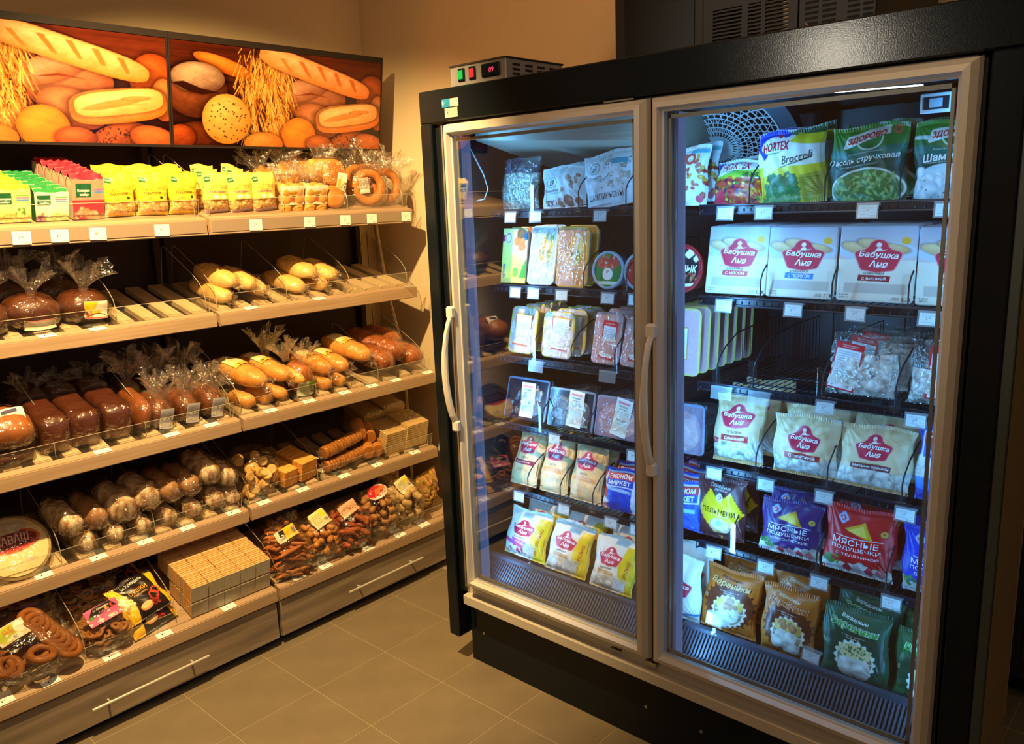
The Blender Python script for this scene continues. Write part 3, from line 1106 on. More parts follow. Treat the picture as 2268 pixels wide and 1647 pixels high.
slat_me = None
for bi, (xa, xb, lab) in enumerate(((.533, 1.5605, 'bakery shelving bay at the left, crispbread packs on its top shelf'), (1.5745, 2.601, 'bakery shelving bay beside the freezer, with bagged buns on its top shelf'))):
    bay = empty('bakery_shelving', (xa, 3.44, 0), lab, 'shelving')
    B = (xa, 3.44, 0)
    lpart(bay, MB().box((xa, 3.44, .04), (xb, 3.455, 2.30)), 'back_panel', BACKM)
    mb = MB().box((xa + .003, 3.405, .04), (xa + .03, 3.44, 2.05)).box((xb - .03, 3.405, .04), (xb - .003, 3.44, 2.05))
    lpart(bay, mb, 'upright', BACKM)
    # base cabinet with drawer
    lpart(bay, MB().box((xa + .001, 2.79, .035), (xb - .001, 3.44, .197), bev=.001), 'base_cabinet', WOODB)
    lpart(bay, MB().box((xa, 2.83, 0), (xb, 3.44, .035)), 'plinth', BLACK2)
    dr = lpart(bay, MB().box((xa + .001, 2.774, .040), (xb - .001, 2.789, .196), bev=.0015), 'drawer', WOODB)
    ha, hb = ((.826, 1.248), (1.897, 2.321))[bi]
    mb = MB().tube([(ha, 2.750, .111), (hb, 2.750, .116)], .005, 8)
    mb.tube([(ha + .06, 2.750, .112), (ha + .06, 2.775, .112)], .004, 6).tube([(hb - .06, 2.750, .115), (hb - .06, 2.775, .115)], .004, 6)
    lpart(bay, mb, 'handle', mat('satin_bar', C('#c6c2b8'), .35, .3), dr)
    for k in range(1, 6):
        x0, x1 = xa, xb
        lipw, fh = (.036, .062) if k == 1 else (.036, .050)
        bd = .022 if k in (2, 3, 4) else .001
        prof = [(0, 0), (0, -fh), (.018, -fh), (.018, -fh + .012), (lipw * ct + .032 * st_, lipw * st_ - .032 * ct), (.43 * ct + .032 * st_, .43 * st_ - .032 * ct), (.43 * ct + bd * st_, .43 * st_ - bd * ct), (lipw * ct + bd * st_, lipw * st_ - bd * ct), (lipw * ct, lipw * st_)]
        org = Vector((x0, YS[k], ZS[k]))
        n = len(prof)
        L = x1 - x0
        V = [(0, a, b) for a, b in prof] + [(L, a, b) for a, b in prof]
        F = [(i, i + n, (i + 1) % n + n, (i + 1) % n) for i in range(n)] + [tuple(range(n)), tuple(range(2 * n - 1, n - 1, -1))]
        sh = mesh('shelf', V, F, WOOD, bay)
        bm = bmesh.new()
        bm.from_mesh(sh.data)
        bmesh.ops.recalc_face_normals(bm, faces=bm.faces)
        es = [e for e in bm.edges if abs(e.verts[0].co.x - e.verts[1].co.x) > .5 and abs(e.verts[0].co.y) < 1e-4]
        bmesh.ops.bevel(bm, geom=es, offset=.003, segments=2, affect='EDGES')
        bm.to_mesh(sh.data)
        bm.free()
        sh.location = (x0 - B[0], org.y - B[1], org.z - B[2])
        if k == 1:
            mesh('price_rail', *(lambda q: (q.V, q.F))(MB().box((.004, -.003, -.052), (L - .004, 0, -.006), bev=.001)), RAIL, sh)
        if k in (2, 3, 4):
            o = MB().box((.004, .038, -.0218), (L - .004, .425, -.0208)).build('slat_gap_shade', BACKM, sh)  # thin dark sheet added below the slats so the gaps look shaded
            o.matrix_local = Matrix.Rotation(rad(TILT), 4, 'X')
        # slats running front to back
        if k in (2, 3, 4):
            ns = 11
            for i in range(ns):
                if slat_me is None:
                    s_ = MB().box((0, 0, 0), (.056, .385, .0222), bev=.002).build('slat', SLAT, sh)
                    slat_me = s_.data
                else:
                    s_ = bpy.data.objects.new('slat', slat_me)
                    link(s_, sh)
                s_.matrix_local = Matrix.Rotation(rad(TILT), 4, 'X') @ Matrix.Translation((.018 + i * (L - .036 - .056) / (ns - 1), .04, -.0206))
        # clear guard along the front and side-to-side dividers
        R14 = Matrix.Rotation(rad(TILT), 4, 'X')
        mb = MB()
        e0, e1 = .008, L - .012
        d0, gh = .034, .066
        q = [R14 @ Vector(v) for v in ((e0, d0, 0), (e1, d0, 0), (e1, d0, gh), (e0, d0, gh), (e0, d0 + .0022, 0), (e1, d0 + .0022, 0), (e1, d0 + .0022, gh), (e0, d0 + .0022, gh))]
        mb.add(q, [(0, 1, 2, 3), (4, 7, 6, 5), (2, 6, 7, 3), (0, 3, 7, 4), (1, 5, 6, 2)])
        mb.tube([q[0], q[3], q[2], q[1]], .0011, 4, 1)
        mb.build('front_guard', [CLEAR, EDGE], sh)
        for x in DVX[k]:
            if xa < x < xb:
                o = divider(sh, k, x, (x0,))
                o.matrix_local = Matrix.Translation((x - x0, 0, 0)) @ R14
        for l in LBL[k]:
            if k == 1:
                x, _, pr = l
                if xa < x < xb:
                    m = Matrix.Translation((x - x0, -.0052, -.054)) @ Matrix.Rotation(rad(2), 4, 'Y')
                    tag_at(sh, m, pr, False, False, .056, .042)
            elif xa < l < xb:
                m = R14 @ Matrix.Translation((l - x0, .003, .0012)) @ Matrix.Rotation(rad(-90), 4, 'X') @ Matrix.Rotation(rad(rng.uniform(-3, 3)), 4, 'Y')
                tag_at(sh, m, '1 90', False, False, .056, .030)
    if bi == 1:
        lpart(bay, MB().tube([(2.625, 3.16, 0.0), (2.625, 3.16, 1.02), (2.625, 3.25, 1.30), (2.625, 3.36, 1.95)], .011, 8).tube([(2.607, 3.36, .05), (2.607, 3.36, 1.62)], .004, 6), 'post', POST)
        h_ = lpart(bay, MB().box((2.53, 2.965, 1.358), (2.65, 3.01, 1.3605)).box((2.53, 2.965, 1.3605), (2.532, 3.01, 1.366)), 'tag_holder', TAGH)

# ------------------------------------------------------------------ bread posters above the shelving
POSTER = [
    ('g', 0, 1, '#2c1410', '#5c2c1a'), ('n', .5, 5, 60),
    ('p', [(.60, 1.0), (1, 1.0), (1, .72), (.80, .80)], '#6e3620'), ('n', .25, 4, 70),
    # wheat-side loaves and wood
    ('bread', .14, .10, .16, .14, 0, '#8a4a22', '#2a1008'),
    ('bread', .22, .80, .13, .075, -14, '#f2a44a', '#b05a1c'),
    ('bread', .10, .54, .13, .27, 0, '#a86a44', '#4a2210'),
    ('bread', .11, .66, .11, .15, 0, '#d9c4a8', '#6a4a38'),
    ('p', [(.00, .60), (.07, .52), (.12, .50), (.20, .53), (.12, .56), (.05, .62)], '#3a1a10'),
    ('bread', .95, .60, .09, .24, 0, '#d07a3c', '#7a3214'),
    ('bread', .985, .42, .05, .20, 0, '#e8a868', '#9a5024'),
    ('bread', .66, .50, .145, .24, 10, '#cf9a74', '#8a4c2a'),
    ('bread', .60, .64, .13, .12, 20, '#dcb494', '#9a6240'),
    ('p', [(.53, .55), (.62, .60), (.72, .56), (.62, .575)], '#8a4a26'),
    ('bread', .66, .30, .12, .17, -15, '#d9a076', '#8a4a24'),
    ('bread', .52, .18, .11, .12, 0, '#f0b070', '#c07838'),
    ('wheat', .28, .28, .52, 1.0, 330), ('wheat', .30, .10, .50, .75, 230), ('wheat', .36, .6, .52, 1.0, 160),
    ('bread', .225, .27, .105, .25, 5, '#f6d58a', '#d08a3a'),
    ('dots', .13, .05, .33, .50, 90, .0035, '#5a3a18', (.225, .25, .10, .22)),
    ('bread', .56, .13, .085, .19, 0, '#f6b04e', '#cc7424'),
    ('bread', .39, .03, .09, .12, 0, '#e6b068', '#b4742e'),
    ('bread', .82, .06, .11, .13, 12, '#c87a44', '#6e3214'), ('dots', .74, .0, .90, .14, 60, .003, '#4a2a18'),
    ('bread', .66, .04, .07, .10, 0, '#d68a4e', '#7a3a18'), ('bread', .94, .05, .09, .12, -10, '#dc9258', '#8a4622'),
    ('bread', .03, .08, .06, .12, 0, '#c06a34', '#6a2c12'),
    # the scored baguette, lying down to the right
    ('bq', .655, .80, .285, .115, -13, '#fbe3b4', '#e08a34'),
    ('p', [(.47, .93), (.49, .93), (.53, .80), (.515, .80)], '#e0924a'), ('p', [(.56, .92), (.585, .915), (.625, .76), (.605, .77)], '#dc8a44'), ('p', [(.65, .89), (.675, .88), (.705, .73), (.69, .735)], '#dc8a44'), ('p', [(.735, .84), (.76, .83), (.785, .69), (.765, .69)], '#dc8a44'), ('p', [(.82, .78), (.845, .77), (.865, .64), (.85, .64)], '#d8823c'),
    # flat floured loaf in front
    ('bq', .82, .345, .175, .155, 7, '#f6cf96', '#d07c2c'),
    ('bq', .822, .375, .16, .11, 8, '#ffe2b0', '#e8ac64'), ('bread', .80, .36, .10, .03, 12, '#e0a868', '#d89850'), ('bread', .88, .42, .05, .02, 4, '#e0a868', '#d89850'),
    ('p', [(.72, .31), (.82, .355), (.95, .385), (.82, .345)], '#dc9a52'), ('n', .10, 46, 30),
]
pcols = None
for (xa, xb, lab) in ((.533, 1.5605, 'framed bread poster with baguette and loaves, left of the black joint'), (1.5745, 2.601, 'framed bread poster with seeded oval loaf and wheat ears, next to the wall corner')):
    w, h = xb - xa + .011, .424
    b = math.degrees(math.atan2(3.2114 - 3.145, 2.4187 - 2.0014))
    r = empty('bread_poster', label=lab, cat='poster', group='bread posters over the shelving', mtx=Matrix.Translation(((xa + xb) / 2, 3.2114, 2.0014)) @ Matrix.Rotation(rad(b), 4, 'X'))
    mb = MB()
    fw = .010
    mb.box((-w / 2, -.004, 0), (w / 2, .016, fw)).box((-w / 2, -.004, h - .024), (w / 2, .016, h)).box((-w / 2, -.004, fw), (-w / 2 + .006, .016, h - .024)).box((w / 2 - .006, -.004, fw), (w / 2, .016, h - .024))
    mb.box((-w / 2 + .006, .002, fw), (w / 2 - .006, .014, h - .024))
    for s_ in (-.35, .35):
        mb.box((s_, .014, h * .45), (s_ + .02, .2, h * .5))
    mb.build('frame', mat('poster_frame', C('#1d1410'), .5), r)
    pw, ph = w - .012, h - .034
    S = flatS(pw, ph)

    def S2(u, v, back=False, S=S):
        P = S(u, v, back)
        P[:, 1] += -.0005
        P[:, 2] += .010
        return P
    nx, ny = 420, 165
    if pcols is None:
        pcols = paint(pw, ph, nx, ny, '#4a2014', POSTER, 11) ** 1.25 * np.array([.86, .70, .62])
    U, V = np.meshgrid(np.linspace(0, 1, nx + 1), np.linspace(0, 1, ny + 1))
    mesh('poster_print', S2(U.ravel(), V.ravel()), gridfaces(nx, ny), mat('glossy_print', vcol=True, rough=.22, spec=.5), r, False, pcols)

# ------------------------------------------------------------------ bakery goods
def thing_on(name, k, x, d, h, label, cat, group=None, rz=0.0, rx=0.0, ry=0.0):
    o = empty(name, (0, 0, 0), label, cat, group, mtx=onshelf(k, x, d, h, rz, rx, ry))
    return o


class Loaf:
    """a loaf lying along local y, resting on z = 0"""

    def __init__(s, L, Wd, H, seed=1, p=3.0, sq=2.4, lump=.03, slash=0, ridge=0.0):
        s.L, s.W, s.H, s.p, s.sq, s.seed, s.lump, s.slash, s.ridge = L, Wd, H, p, sq, seed, lump, slash, ridge

    def P(s, t, a, off=0.0):
        t = np.asarray(t, float)
        a = np.asarray(a, float)
        r = np.clip(1 - np.abs(t) ** s.p, 0, 1) ** (1 / 2.3)
        ca, sa = np.cos(a), np.sin(a)
        e = 2 / s.sq
        cx = np.sign(ca) * np.abs(ca) ** e
        cz = np.sign(sa) * np.abs(sa) ** e
        n = 1 + s.lump * (np.sin(3 * a + 5 * t + s.seed) + np.sin(7 * t * 1.3 + 2 * a + s.seed * 2.1) * .7 + .4 * np.sin(11 * t + 5 * a + s.seed))
        if s.slash:
            n = n - .07 * np.exp(-((np.mod(t * s.slash + .25 * np.cos(a), 2 / 1.0) - 1) / .16) ** 2) * np.clip(sa, 0, 1)
        x = cx * s.W / 2 * r * n
        z = s.H * .42 + cz * (s.H * .58 * r * n)
        y = t * s.L / 2
        z = np.where(cz < 0, s.H * .42 + cz * s.H * .42 * r, z)
        P = np.stack([x * (1 + 2 * off / s.W), y * (1 + 2 * off / s.L), z + (z - s.H * .42) * 2 * off / s.H], -1)
        return P

    def geo(s, hi, lo, base=None, nt=20, na=22, off=0.0, flour=None):
        tt = np.sin(np.linspace(-PI / 2, PI / 2, nt + 1)) * .999
        aa = np.linspace(0, 2 * PI, na, endpoint=False)
        Tm, Am = np.meshgrid(tt, aa, indexing='ij')
        P = s.P(Tm.ravel(), Am.ravel(), off)
        F = []
        for i in range(nt):
            for j in range(na):
                j2 = (j + 1) % na
                F.append((i * na + j, i * na + j2, (i + 1) * na + j2, (i + 1) * na + j))
        F.append(tuple(range(na - 1, -1, -1)))
        F.append(tuple(nt * na + k for k in range(na)))
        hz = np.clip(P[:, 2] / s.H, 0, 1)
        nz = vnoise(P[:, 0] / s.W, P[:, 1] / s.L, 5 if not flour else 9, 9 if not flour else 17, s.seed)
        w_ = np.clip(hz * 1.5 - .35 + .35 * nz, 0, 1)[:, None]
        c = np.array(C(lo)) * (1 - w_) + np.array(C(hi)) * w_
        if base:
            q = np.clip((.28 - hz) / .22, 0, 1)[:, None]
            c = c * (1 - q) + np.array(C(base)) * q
        if flour:
            q = np.clip(.42 + nz * .9, 0, .8)[:, None]
            c = c * (1 - q) + np.array(C(flour)) * q
        return P, F, c

    def patch(s, t0, t1, a0, a1, base, ops, root, name='label', res=.004, off=.004, seed=1, m=None):
        """paper label wrapped over the crust; u runs along a, v along t"""
        w = abs(a1 - a0) * (s.W + s.H) / 4
        h = abs(t1 - t0) * s.L / 2
        nx, ny = max(6, int(w / res)), max(6, int(h / res))
        cols = paint(w, h, nx, ny, base, [o for o in ops if o[0] != 't'], seed)
        U, V = np.meshgrid(np.linspace(0, 1, nx + 1), np.linspace(0, 1, ny + 1))
        P = s.P(t0 + (t1 - t0) * V.ravel(), a0 + (a1 - a0) * U.ravel(), off)
        return mesh(name, P, gridfaces(nx, ny), m or PAPER, root, True, cols)


LOAFME = {}


def tuft(p, d, r0, r1, h, seed=1, n=72, m=7, ruff=.30):
    """gathered, fanned-out top of a bag"""
    r = np.random.RandomState(seed)
    D = Vector(d).normalized()
    X = D.cross(Vector((.2, .9, .1))).normalized()
    Y = D.cross(X)
    ph = r.uniform(0, 6.28, 6)
    V, F = [], []
    for i in range(m + 1):
        t = i / m
        for k in range(n):
            a = 2 * PI * k / n
            rr = (r0 + (r1 - r0) * t ** 1.3) * (1 + ruff * t * (math.sin(7 * a + ph[0]) + .6 * math.sin(13 * a + ph[1]) + .5 * math.sin(3 * a + ph[2]) + .55 * math.sin(29 * a + ph[3]) * t)) * (1 if t > 0 else 1.3)
            fl = .55 + .45 * abs(math.cos(a + ph[3] * .2))
            q = Vector(p) + X * (rr * math.cos(a)) + Y * (rr * math.sin(a) * fl) + D * (h * t * (1 + .22 * t * math.sin(4 * a + ph[4]) + .12 * t * math.sin(9 * a + ph[5])))
            V.append(tuple(q))
    for i in range(m):
        for k in range(n):
            k2 = (k + 1) % n
            F.append((i * n + k, i * n + k2, (i + 1) * n + k2, (i + 1) * n + k))
    return V, F


def wrap(loaf, root, off=.005, amp=.002, seed=1, m=None, tufts=(), nt=36, na=40, name='film_bag'):
    r = np.random.RandomState(seed)
    P, F, c = loaf.geo('#ffffff', '#ffffff', nt=nt, na=na, off=off)
    n = vnoise(P[:, 0], P[:, 1], 150, 120, seed) + vnoise(P[:, 2], P[:, 1], 90, 200, seed + 3)
    ctr = np.array([0, 0, loaf.H * .42])
    dirv = P - ctr
    dirv /= np.linalg.norm(dirv, axis=1)[:, None] + 1e-6
    P = P + dirv * (np.abs(n)[:, None] * amp)
    mb = MB().add(P, F, 0)
    for (p, d, r0, r1, h, sd) in tufts:
        V, F = tuft(p, d, r0, r1, h, sd)
        mb.add(V, F, 1)
    o = mb.build(name, [m or CELLO, CRINK], root, True)
    o.data.polygons.foreach_set('use_smooth', [i == 0 for i in mb.M])
    return o


def paper_sheet(root, w, h, base, ops, mtx, name='label', res=.0022, bend=.0, m=None, seed=2):
    def S(u, v, back=False):
        return np.stack([(u - .5) * w, bend * (2 * u - 1) ** 2 + .004 * np.sin(v * 5) * (bend > 0) + (.0006 if back else 0), v * h], -1)
    r = empty('sheet')
    o = printed(r, S, w, h, base, ops, res, seed, m or PAPER, '#d8d4c8', name, 3)
    kids = list(r.children)
    for c in kids:
        c.parent = root
        c.matrix_local = mtx
    bpy.data.objects.remove(r)
    if len(kids) > 1:
        k2 = [c for c in kids if c is not o][0]
        k2.parent = o
        k2.matrix_local = Matrix.Identity(4)
    return o


LOOK = [('lines', .08, .45, .9, .9, 6), ('code', .6, .08, .92, .3)]

# ---- top shelf: crispbread packs
CB = {
    'yellow': ('#f2cf3a', [('r', 0, .0, 1, .93, '#e9dc7a'), ('g', 0, .45, '#f0c832', '#efe39a'), ('mb', .05, .0, 1, .20, 26, .12, ['#e8cf8c', '#d9b860', '#f2e0a8']), ('mb', .55, .22, .85, .38, 12, .05, ['#3f8a2e', '#6aa83c'])], '#f2d02a'),
    'green': ('#d9e2c8', [('g', 0, .45, '#7fae6a', '#dfe8d2'), ('mb', .35, 0, 1, .16, 22, .11, ['#dbe0a0', '#cfd890', '#b9c878']), ('mb', .02, .02, .25, .2, 8, .10, ['#8a4a6a', '#b77a90'])], '#1d7a3c'),
    'red': ('#d98a72', [('r', 0, 0, 1, .44, '#b3303c'), ('mb', .1, .03, .5, .26, 14, .10, ['#d9a07a', '#c98a62', '#e4b48c']), ('mb', .4, .0, 1, .14, 20, .12, ['#e0b48c', '#d09a6c'])], '#c41f34'),
}


def crisp(kind, k, x, d, label):
    base, art, side = CB[kind]
    w, h, dp = .106, {'yellow': .118, 'green': .106, 'red': .152}[kind], .048
    r = thing_on('crispbread_pack', k, x, d, 0, label, 'crispbread', kind + ' crispbread packs on the top shelf')

    def S(u, v, back=False):
        y = np.zeros_like(u) - (0 if back else dp / 2)
        top = np.clip((v - .9) / .1, 0, 1)
        y = y * (1 - .85 * top) + (dp / 2 * (1 - .85 * top) if back else 0)
        return np.stack([(u - .5) * w * (1 - .02 * np.cos(v * 3)), y + .0008 * np.sin(u * 20) * np.sin(v * 9), v * h * (1 + .02 * np.sin(u * 9) * (v > .9))], -1)
    if kind not in CBM:
        ops = art + [('r', .06 if kind != 'red' else .12, .50, .47 if kind != 'red' else .60, .82, '#1f5a34'), ('r', .6 if kind != 'red' else .68, .72, .97, .755, '#5aa24a'), ('r', .6 if kind != 'red' else .68, .655, .97, .70, '#a06aa8'), ('r', .6 if kind != 'red' else .68, .595, .97, .64, '#4a8ac0'), ('r', 0, .90, 1, 1, side),
                     ('t', 'Полоцкие', .26 if kind != 'red' else .36, .655, .38, .075, '#f4f2e4', {'bold': .03}), ('t', 'хлебцы', .27 if kind != 'red' else .37, .565, .28, .07, '#f4f2e4', {'bold': .03})]
        o = printed(r, S, w, h, base, ops, .0016, 3, PRINT, side, 'wrapper', 6)
        # sides and crimped ridge
        mb = MB()
        hh = h * .93
        for s_ in (-1, 1):
            mb.add([(s_ * w / 2 * .985, -dp / 2, 0), (s_ * w / 2 * .985, dp / 2, 0), (s_ * w / 2 * .985, dp / 2, hh), (s_ * w / 2 * .985, -dp / 2, hh)], [(0, 1, 2, 3)], 0, C('#e9d8c0' if kind == 'red' else side))
        V = []
        for i in range(13):
            u = i / 12
            V += [((u - .5) * w * 1.0, -.006, h * .985), ((u - .5) * w * 1.02, .004 * math.sin(i), h * 1.03 + .003 * math.sin(i * 2.1))]
        mb.add(V, [(2 * i, 2 * i + 2, 2 * i + 3, 2 * i + 1) for i in range(12)], 0, C(side))
        mb.build('gusset', PRINT, r)
        CBM[kind] = [(c.name.split('.')[0], c.data) for c in r.children]
    else:
        for nm, me in CBM[kind]:
            link(bpy.data.objects.new(nm, me), r)
    return r


CBM = {}
ORD = ['front', 'second', 'third', 'fourth', 'fifth', 'last']
for kind, x, n in (('yellow', .922, 5), ('green', 1.040, 6), ('red', 1.158, 6)):
    for i in range(n):
        crisp(kind, 1, x - .002 * i, .085 + .056 * i, '%s crispbread pack standing %s in its row' % (kind, ORD[i] if i else 'at the front'))

# ---- yellow ring-cracker bags
RC = {}


def ringbag(variant, x, d, label, rz=0, ry=0, h=.156):
    r = thing_on('ring_cracker_bag', 1, x, d, 0, label, 'cracker bag', 'yellow bags of ring crackers on the top shelf', rz, -4, ry)
    w, dp = .112, .055
    if variant not in RC:
        S = bagS(w, h, dp, 4 + variant, None, seal=.04, squash=.8, pinch=.03)
        lt = variant == 1
        ops = [('g', 0, 1, '#ecc02a' if not lt else '#f2d24a', '#f2d43a' if not lt else '#f7e06a'), ('r', 0, .08, 1, .33, '#a4681e'),
               ('b', .04, .09, .96, .32, 34, .085, '#f6d28a', '#a5631c', 1.1), ('r', 0, 0, 1, .09, '#f0cc3a' if not lt else '#cdb2cc'), ('r', 0, .325, 1, .345, '#6a4a20'),
               ('p', [(.02, .80), (.22, .80), (.22, .90), (.12, .93), (.02, .90)], '#1f6a3a'),
               ('r', .16, .60, .84, .615, '#b8902a'), ('r', .16, .69, .84, .705, '#b8902a'), ('r', .16, .60, .17, .70, '#b8902a'), ('r', .83, .60, .84, .70, '#b8902a'),
               ('ring', .5, .80, .10, .07, '#b8902a', .85),
               ('t', 'VEGAN', .12, .86, .16, .035, '#f4f4e0'), ('t', 'ВИНО', .30, .652, .20, .045, '#8a6a1e'), ('t', 'ФАРИНА', .70, .652, .22, .045, '#8a6a1e'), ('t', 'ТАРАЛЛИНИ', .42, .545, .56, .055, '#5a4416' if not lt else '#9a4a9a', {'bold': .02}), ('t', 'средиземноморские', .78, .545, .30, .025, '#7a5c1e')]
        if lt:
            ops += [('e', .35, .42, .10, .05, '#fbf4d8'), ('e', .68, .42, .10, .05, '#fbf4d8')]
        else:
            ops += [('e', .30, .43, .06, .035, '#3a2e18'), ('e', .72, .43, .06, .035, '#3a2e18'), ('b', .15, .39, .45, .46, 6, .05, '#e6c456', '#a88420')]
        ops += [('t', '180 г', .25, .37, .2, .03, '#4a3812')]
        printed(r, S, w, h, '#f2cf2c', ops, .0016, 6 + variant, PRINT, '#e8c22a', 'pouch', 8)
        RC[variant] = [(c.name.split('.')[0], c.data) for c in r.children]
    else:
        for nm, me in RC[variant]:
            link(bpy.data.objects.new(nm, me), r)
    return r


for i, (x, v, rz, ry) in enumerate(((1.275, 0, 3, -1), (1.395, 0, -3, 1), (1.512, 0, 2, 2), (1.652, 1, 6, -2), (1.762, 1, 4, -7), (1.866, 1, 4, -5))):
    side = 'brown printed' if v == 0 else 'lilac printed'
    ringbag(v, x, .085, '%s yellow ring-cracker bag, %s of three %s the joint' % (side, ['first', 'middle', 'last'][i % 3], 'left of' if v == 0 else 'right of'), rz, ry)
    if i != 5:
        for q in range(2):
            ringbag(v, x + (.012 if q else -.008), .16 + .07 * q, '%s yellow ring-cracker bag %s behind the %s front one' % (side, ('directly', 'two rows')[q], ['first', 'middle', 'last'][i % 3]), rz * 2, ry * -2)

# ---- burger buns in bags with printed band
BAND = [('e', .5, .78, .26, .2, '#f6f2e6'), ('p', [(.0, .15), (.0, .9), (.32, .72), (.7, .72), (1, .85), (1, .25), (.5, .02)], '#f2ead4'), ('p', [(.22, .42), (.95, .60), (.95, .78), (.22, .66)], '#e4b82a'), ('mb', .15, .15, .9, .42, 26, .07, ['#3d8a3a', '#c23a4a', '#d9566a', '#2f6a2c', '#e8c79a']), ('e', .52, .26, .24, .16, '#dba56a'), ('e', .52, .26, .18, .10, '#c2503a'), ('t', 'БУЛОЧКА', .58, .60, .62, .13, '#a8761a', {'rot': 6, 'bold': .03})]
BUNME = None


def bun_mesh():
    L = Loaf(.058, .058, .040, 3, 2.2, 2.2, .015)
    return L.geo('#e9a94a', '#f0c070', '#d08a3a', 10, 14)


for i, (x, lab) in enumerate(((1.990, 'bag of golden burger buns with printed vegetable band, left one of the pair'), (2.110, 'bag of golden burger buns with printed vegetable band, beside the sesame bun bag'))):
    r = thing_on('bun_bag', 1, x, .07, 0, lab, 'bagged buns', 'bagged burger buns on the top shelf', 0, -6)
    for a in (-1, 1):
        for b in range(3):
            for c_ in (0, 1):
                if BUNME is None:
                    P, F, c = bun_mesh()
                    o = mesh('bun', P, F, CRUST, r, True, c)
                    BUNME = o.data
                else:
                    o = bpy.data.objects.new('bun', BUNME)
                    link(o, r)
                o.matrix_local = Matrix.Translation((a * .029, .03 + c_ * .045, .005 + b * .036)) @ Matrix.Rotation(rad(78), 4, 'X')
    paper_sheet(r, .112, .080, '#f2ead4', BAND, Matrix.Translation((0, -.008, .022)), 'printed_band', .0018, .006, PRINT)
    L = Loaf(.13, .118, .135, 5 + i, 5, 4, .02)
    w_ = wrap(L, r, .004, .004, 3 + i, tufts=[((0, .0, .12), (.1 * i, .3, 1), .035, .055, .065, 4 + i)])
    w_.location = (0, .055, 0)
for i, (x, d, h, lab) in enumerate(((2.075, .26, .03, 'left bag of golden buns lying high behind the burger buns'), (2.16, .30, .05, 'bag of long golden buns lying at the back beneath the poster'), (1.985, .27, .01, 'small bag of buns with crumpled dark top behind the burger buns'))):
    r = thing_on('bun_bag', 1, x, d, h, lab, 'bagged buns', 'bagged burger buns on the top shelf', 15 * i, -20)
    for q in range(3):
        P, F, c = Loaf(.13, .05, .045, q + 9, 2.5).geo('#e9a94a', '#f0c070', nt=12, na=14)
        o = mesh('bun', P, F, CRUST, r, True, c)
        o.matrix_local = Matrix.Translation((-.05 + q * .05, .0, .05 + .01 * q)) @ Matrix.Rotation(rad(55), 4, 'X')
    wrap(Loaf(.15, .17, .13, 7 + i, 4, 3.4, .03), r, .004, .006, 13 + i, tufts=[((0, .0, .12), (.2, .1, 1), .03, .07, .07, 14 + i)])

# ---- sesame buns, stood on edge in a tall bag
r = thing_on('sesame_bun_bag', 1, 2.215, .075, 0, 'tall bag of round sesame buns on edge with white label strip', 'bagged buns', None, -12, -10)
for q in range(5):
    L = Loaf(.116, .112, .042, 30 + q, 2.2, 2.2, .015)
    P, F, c = L.geo('#b8702a' if q == 0 else '#e0a048', '#eeb45c', '#c07a30', 14, 20)
    o = mesh('sesame_bun', P, F, CRUST, r, True, c)
    o.matrix_local = Matrix.Translation((.0 - .006 * q, .04 + .036 * q, .150 - .0 * q)) @ Matrix.Rotation(rad(80), 4, 'X')
    if q == 0:
        mb = MB()
        rs = np.random.RandomState(4)
        for _ in range(220):
            t, a = rs.uniform(-.8, .8), rs.uniform(.5, 2.6)
            p = L.P(t, a, .0008)
            mb.box((p[0] - .0012, p[1] - .0008, p[2] - .0006), (p[0] + .0012, p[1] + .0008, p[2] + .0006), 0, C('#f7e2b0'))
        mb.build('sesame_seeds', CRUST, o, kind='stuff')
o = paper_sheet(r, .045, .13, '#efeadb', [('p', [(.0, .35), (1, .2), (1, .75), (0, .85)], '#f3e7c4'), ('mb', .5, .3, 1, .7, 14, .14, ['#d9365a', '#3d8a3a', '#e8c79a']), ('p', [(.12, .42), (.4, .40), (.4, .8), (.12, .8)], '#e4b82a'), ('lines', .2, .86, .9, .97, 3)], Matrix.Translation((.018, -.008, .022)) @ Matrix.Rotation(rad(6), 4, 'Y'), 'label', .0016, .002)
P, F, c = Loaf(.10, .10, .05, 44, 2.3).geo('#c97f34', '#e0a04e', nt=12, na=16)
o = mesh('sesame_bun', P, F, CRUST, r, True, c)
o.matrix_local = Matrix.Translation((-.005, .03, .045)) @ Matrix.Rotation(rad(80), 4, 'X')
o = wrap(Loaf(.19, .12, .215, 8, 5, 4, .03), r, .004, .005, 9, tufts=[((0, .05, .20), (.1, .3, 1), .035, .06, .06, 9)])
o.location = (0, .085, 0)


# ---- bagged bread rings on the top shelf
def ring_mesh(R, rr, hi, lo, seed=1, n=40, m=14, twist=.12, name='bread_ring', flat=1.0, parent=None, mat_=None):
    a = np.linspace(0, 2 * PI, n, endpoint=False)
    b = np.linspace(0, 2 * PI, m, endpoint=False)
    A, B_ = np.meshgrid(a, b, indexing='ij')
    k = 1 + twist * np.sin(A * 2 + seed) + twist * .4 * np.sin(A * 5 + B_ + seed)
    q = R + rr * k * np.cos(B_)
    P = np.stack([q * np.cos(A), rr * k * np.sin(B_) * flat, q * np.sin(A)], -1).reshape(-1, 3)
    F = []
    for i in range(n):
        for j in range(m):
            F.append((i * m + j, i * m + (j + 1) % m, ((i + 1) % n) * m + (j + 1) % m, ((i + 1) % n) * m + j))
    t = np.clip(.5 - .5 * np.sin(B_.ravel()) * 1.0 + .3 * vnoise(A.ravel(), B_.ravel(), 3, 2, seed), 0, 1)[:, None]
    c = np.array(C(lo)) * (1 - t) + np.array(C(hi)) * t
    return mesh(name, P, F, mat_ or CRUST, parent, True, c)


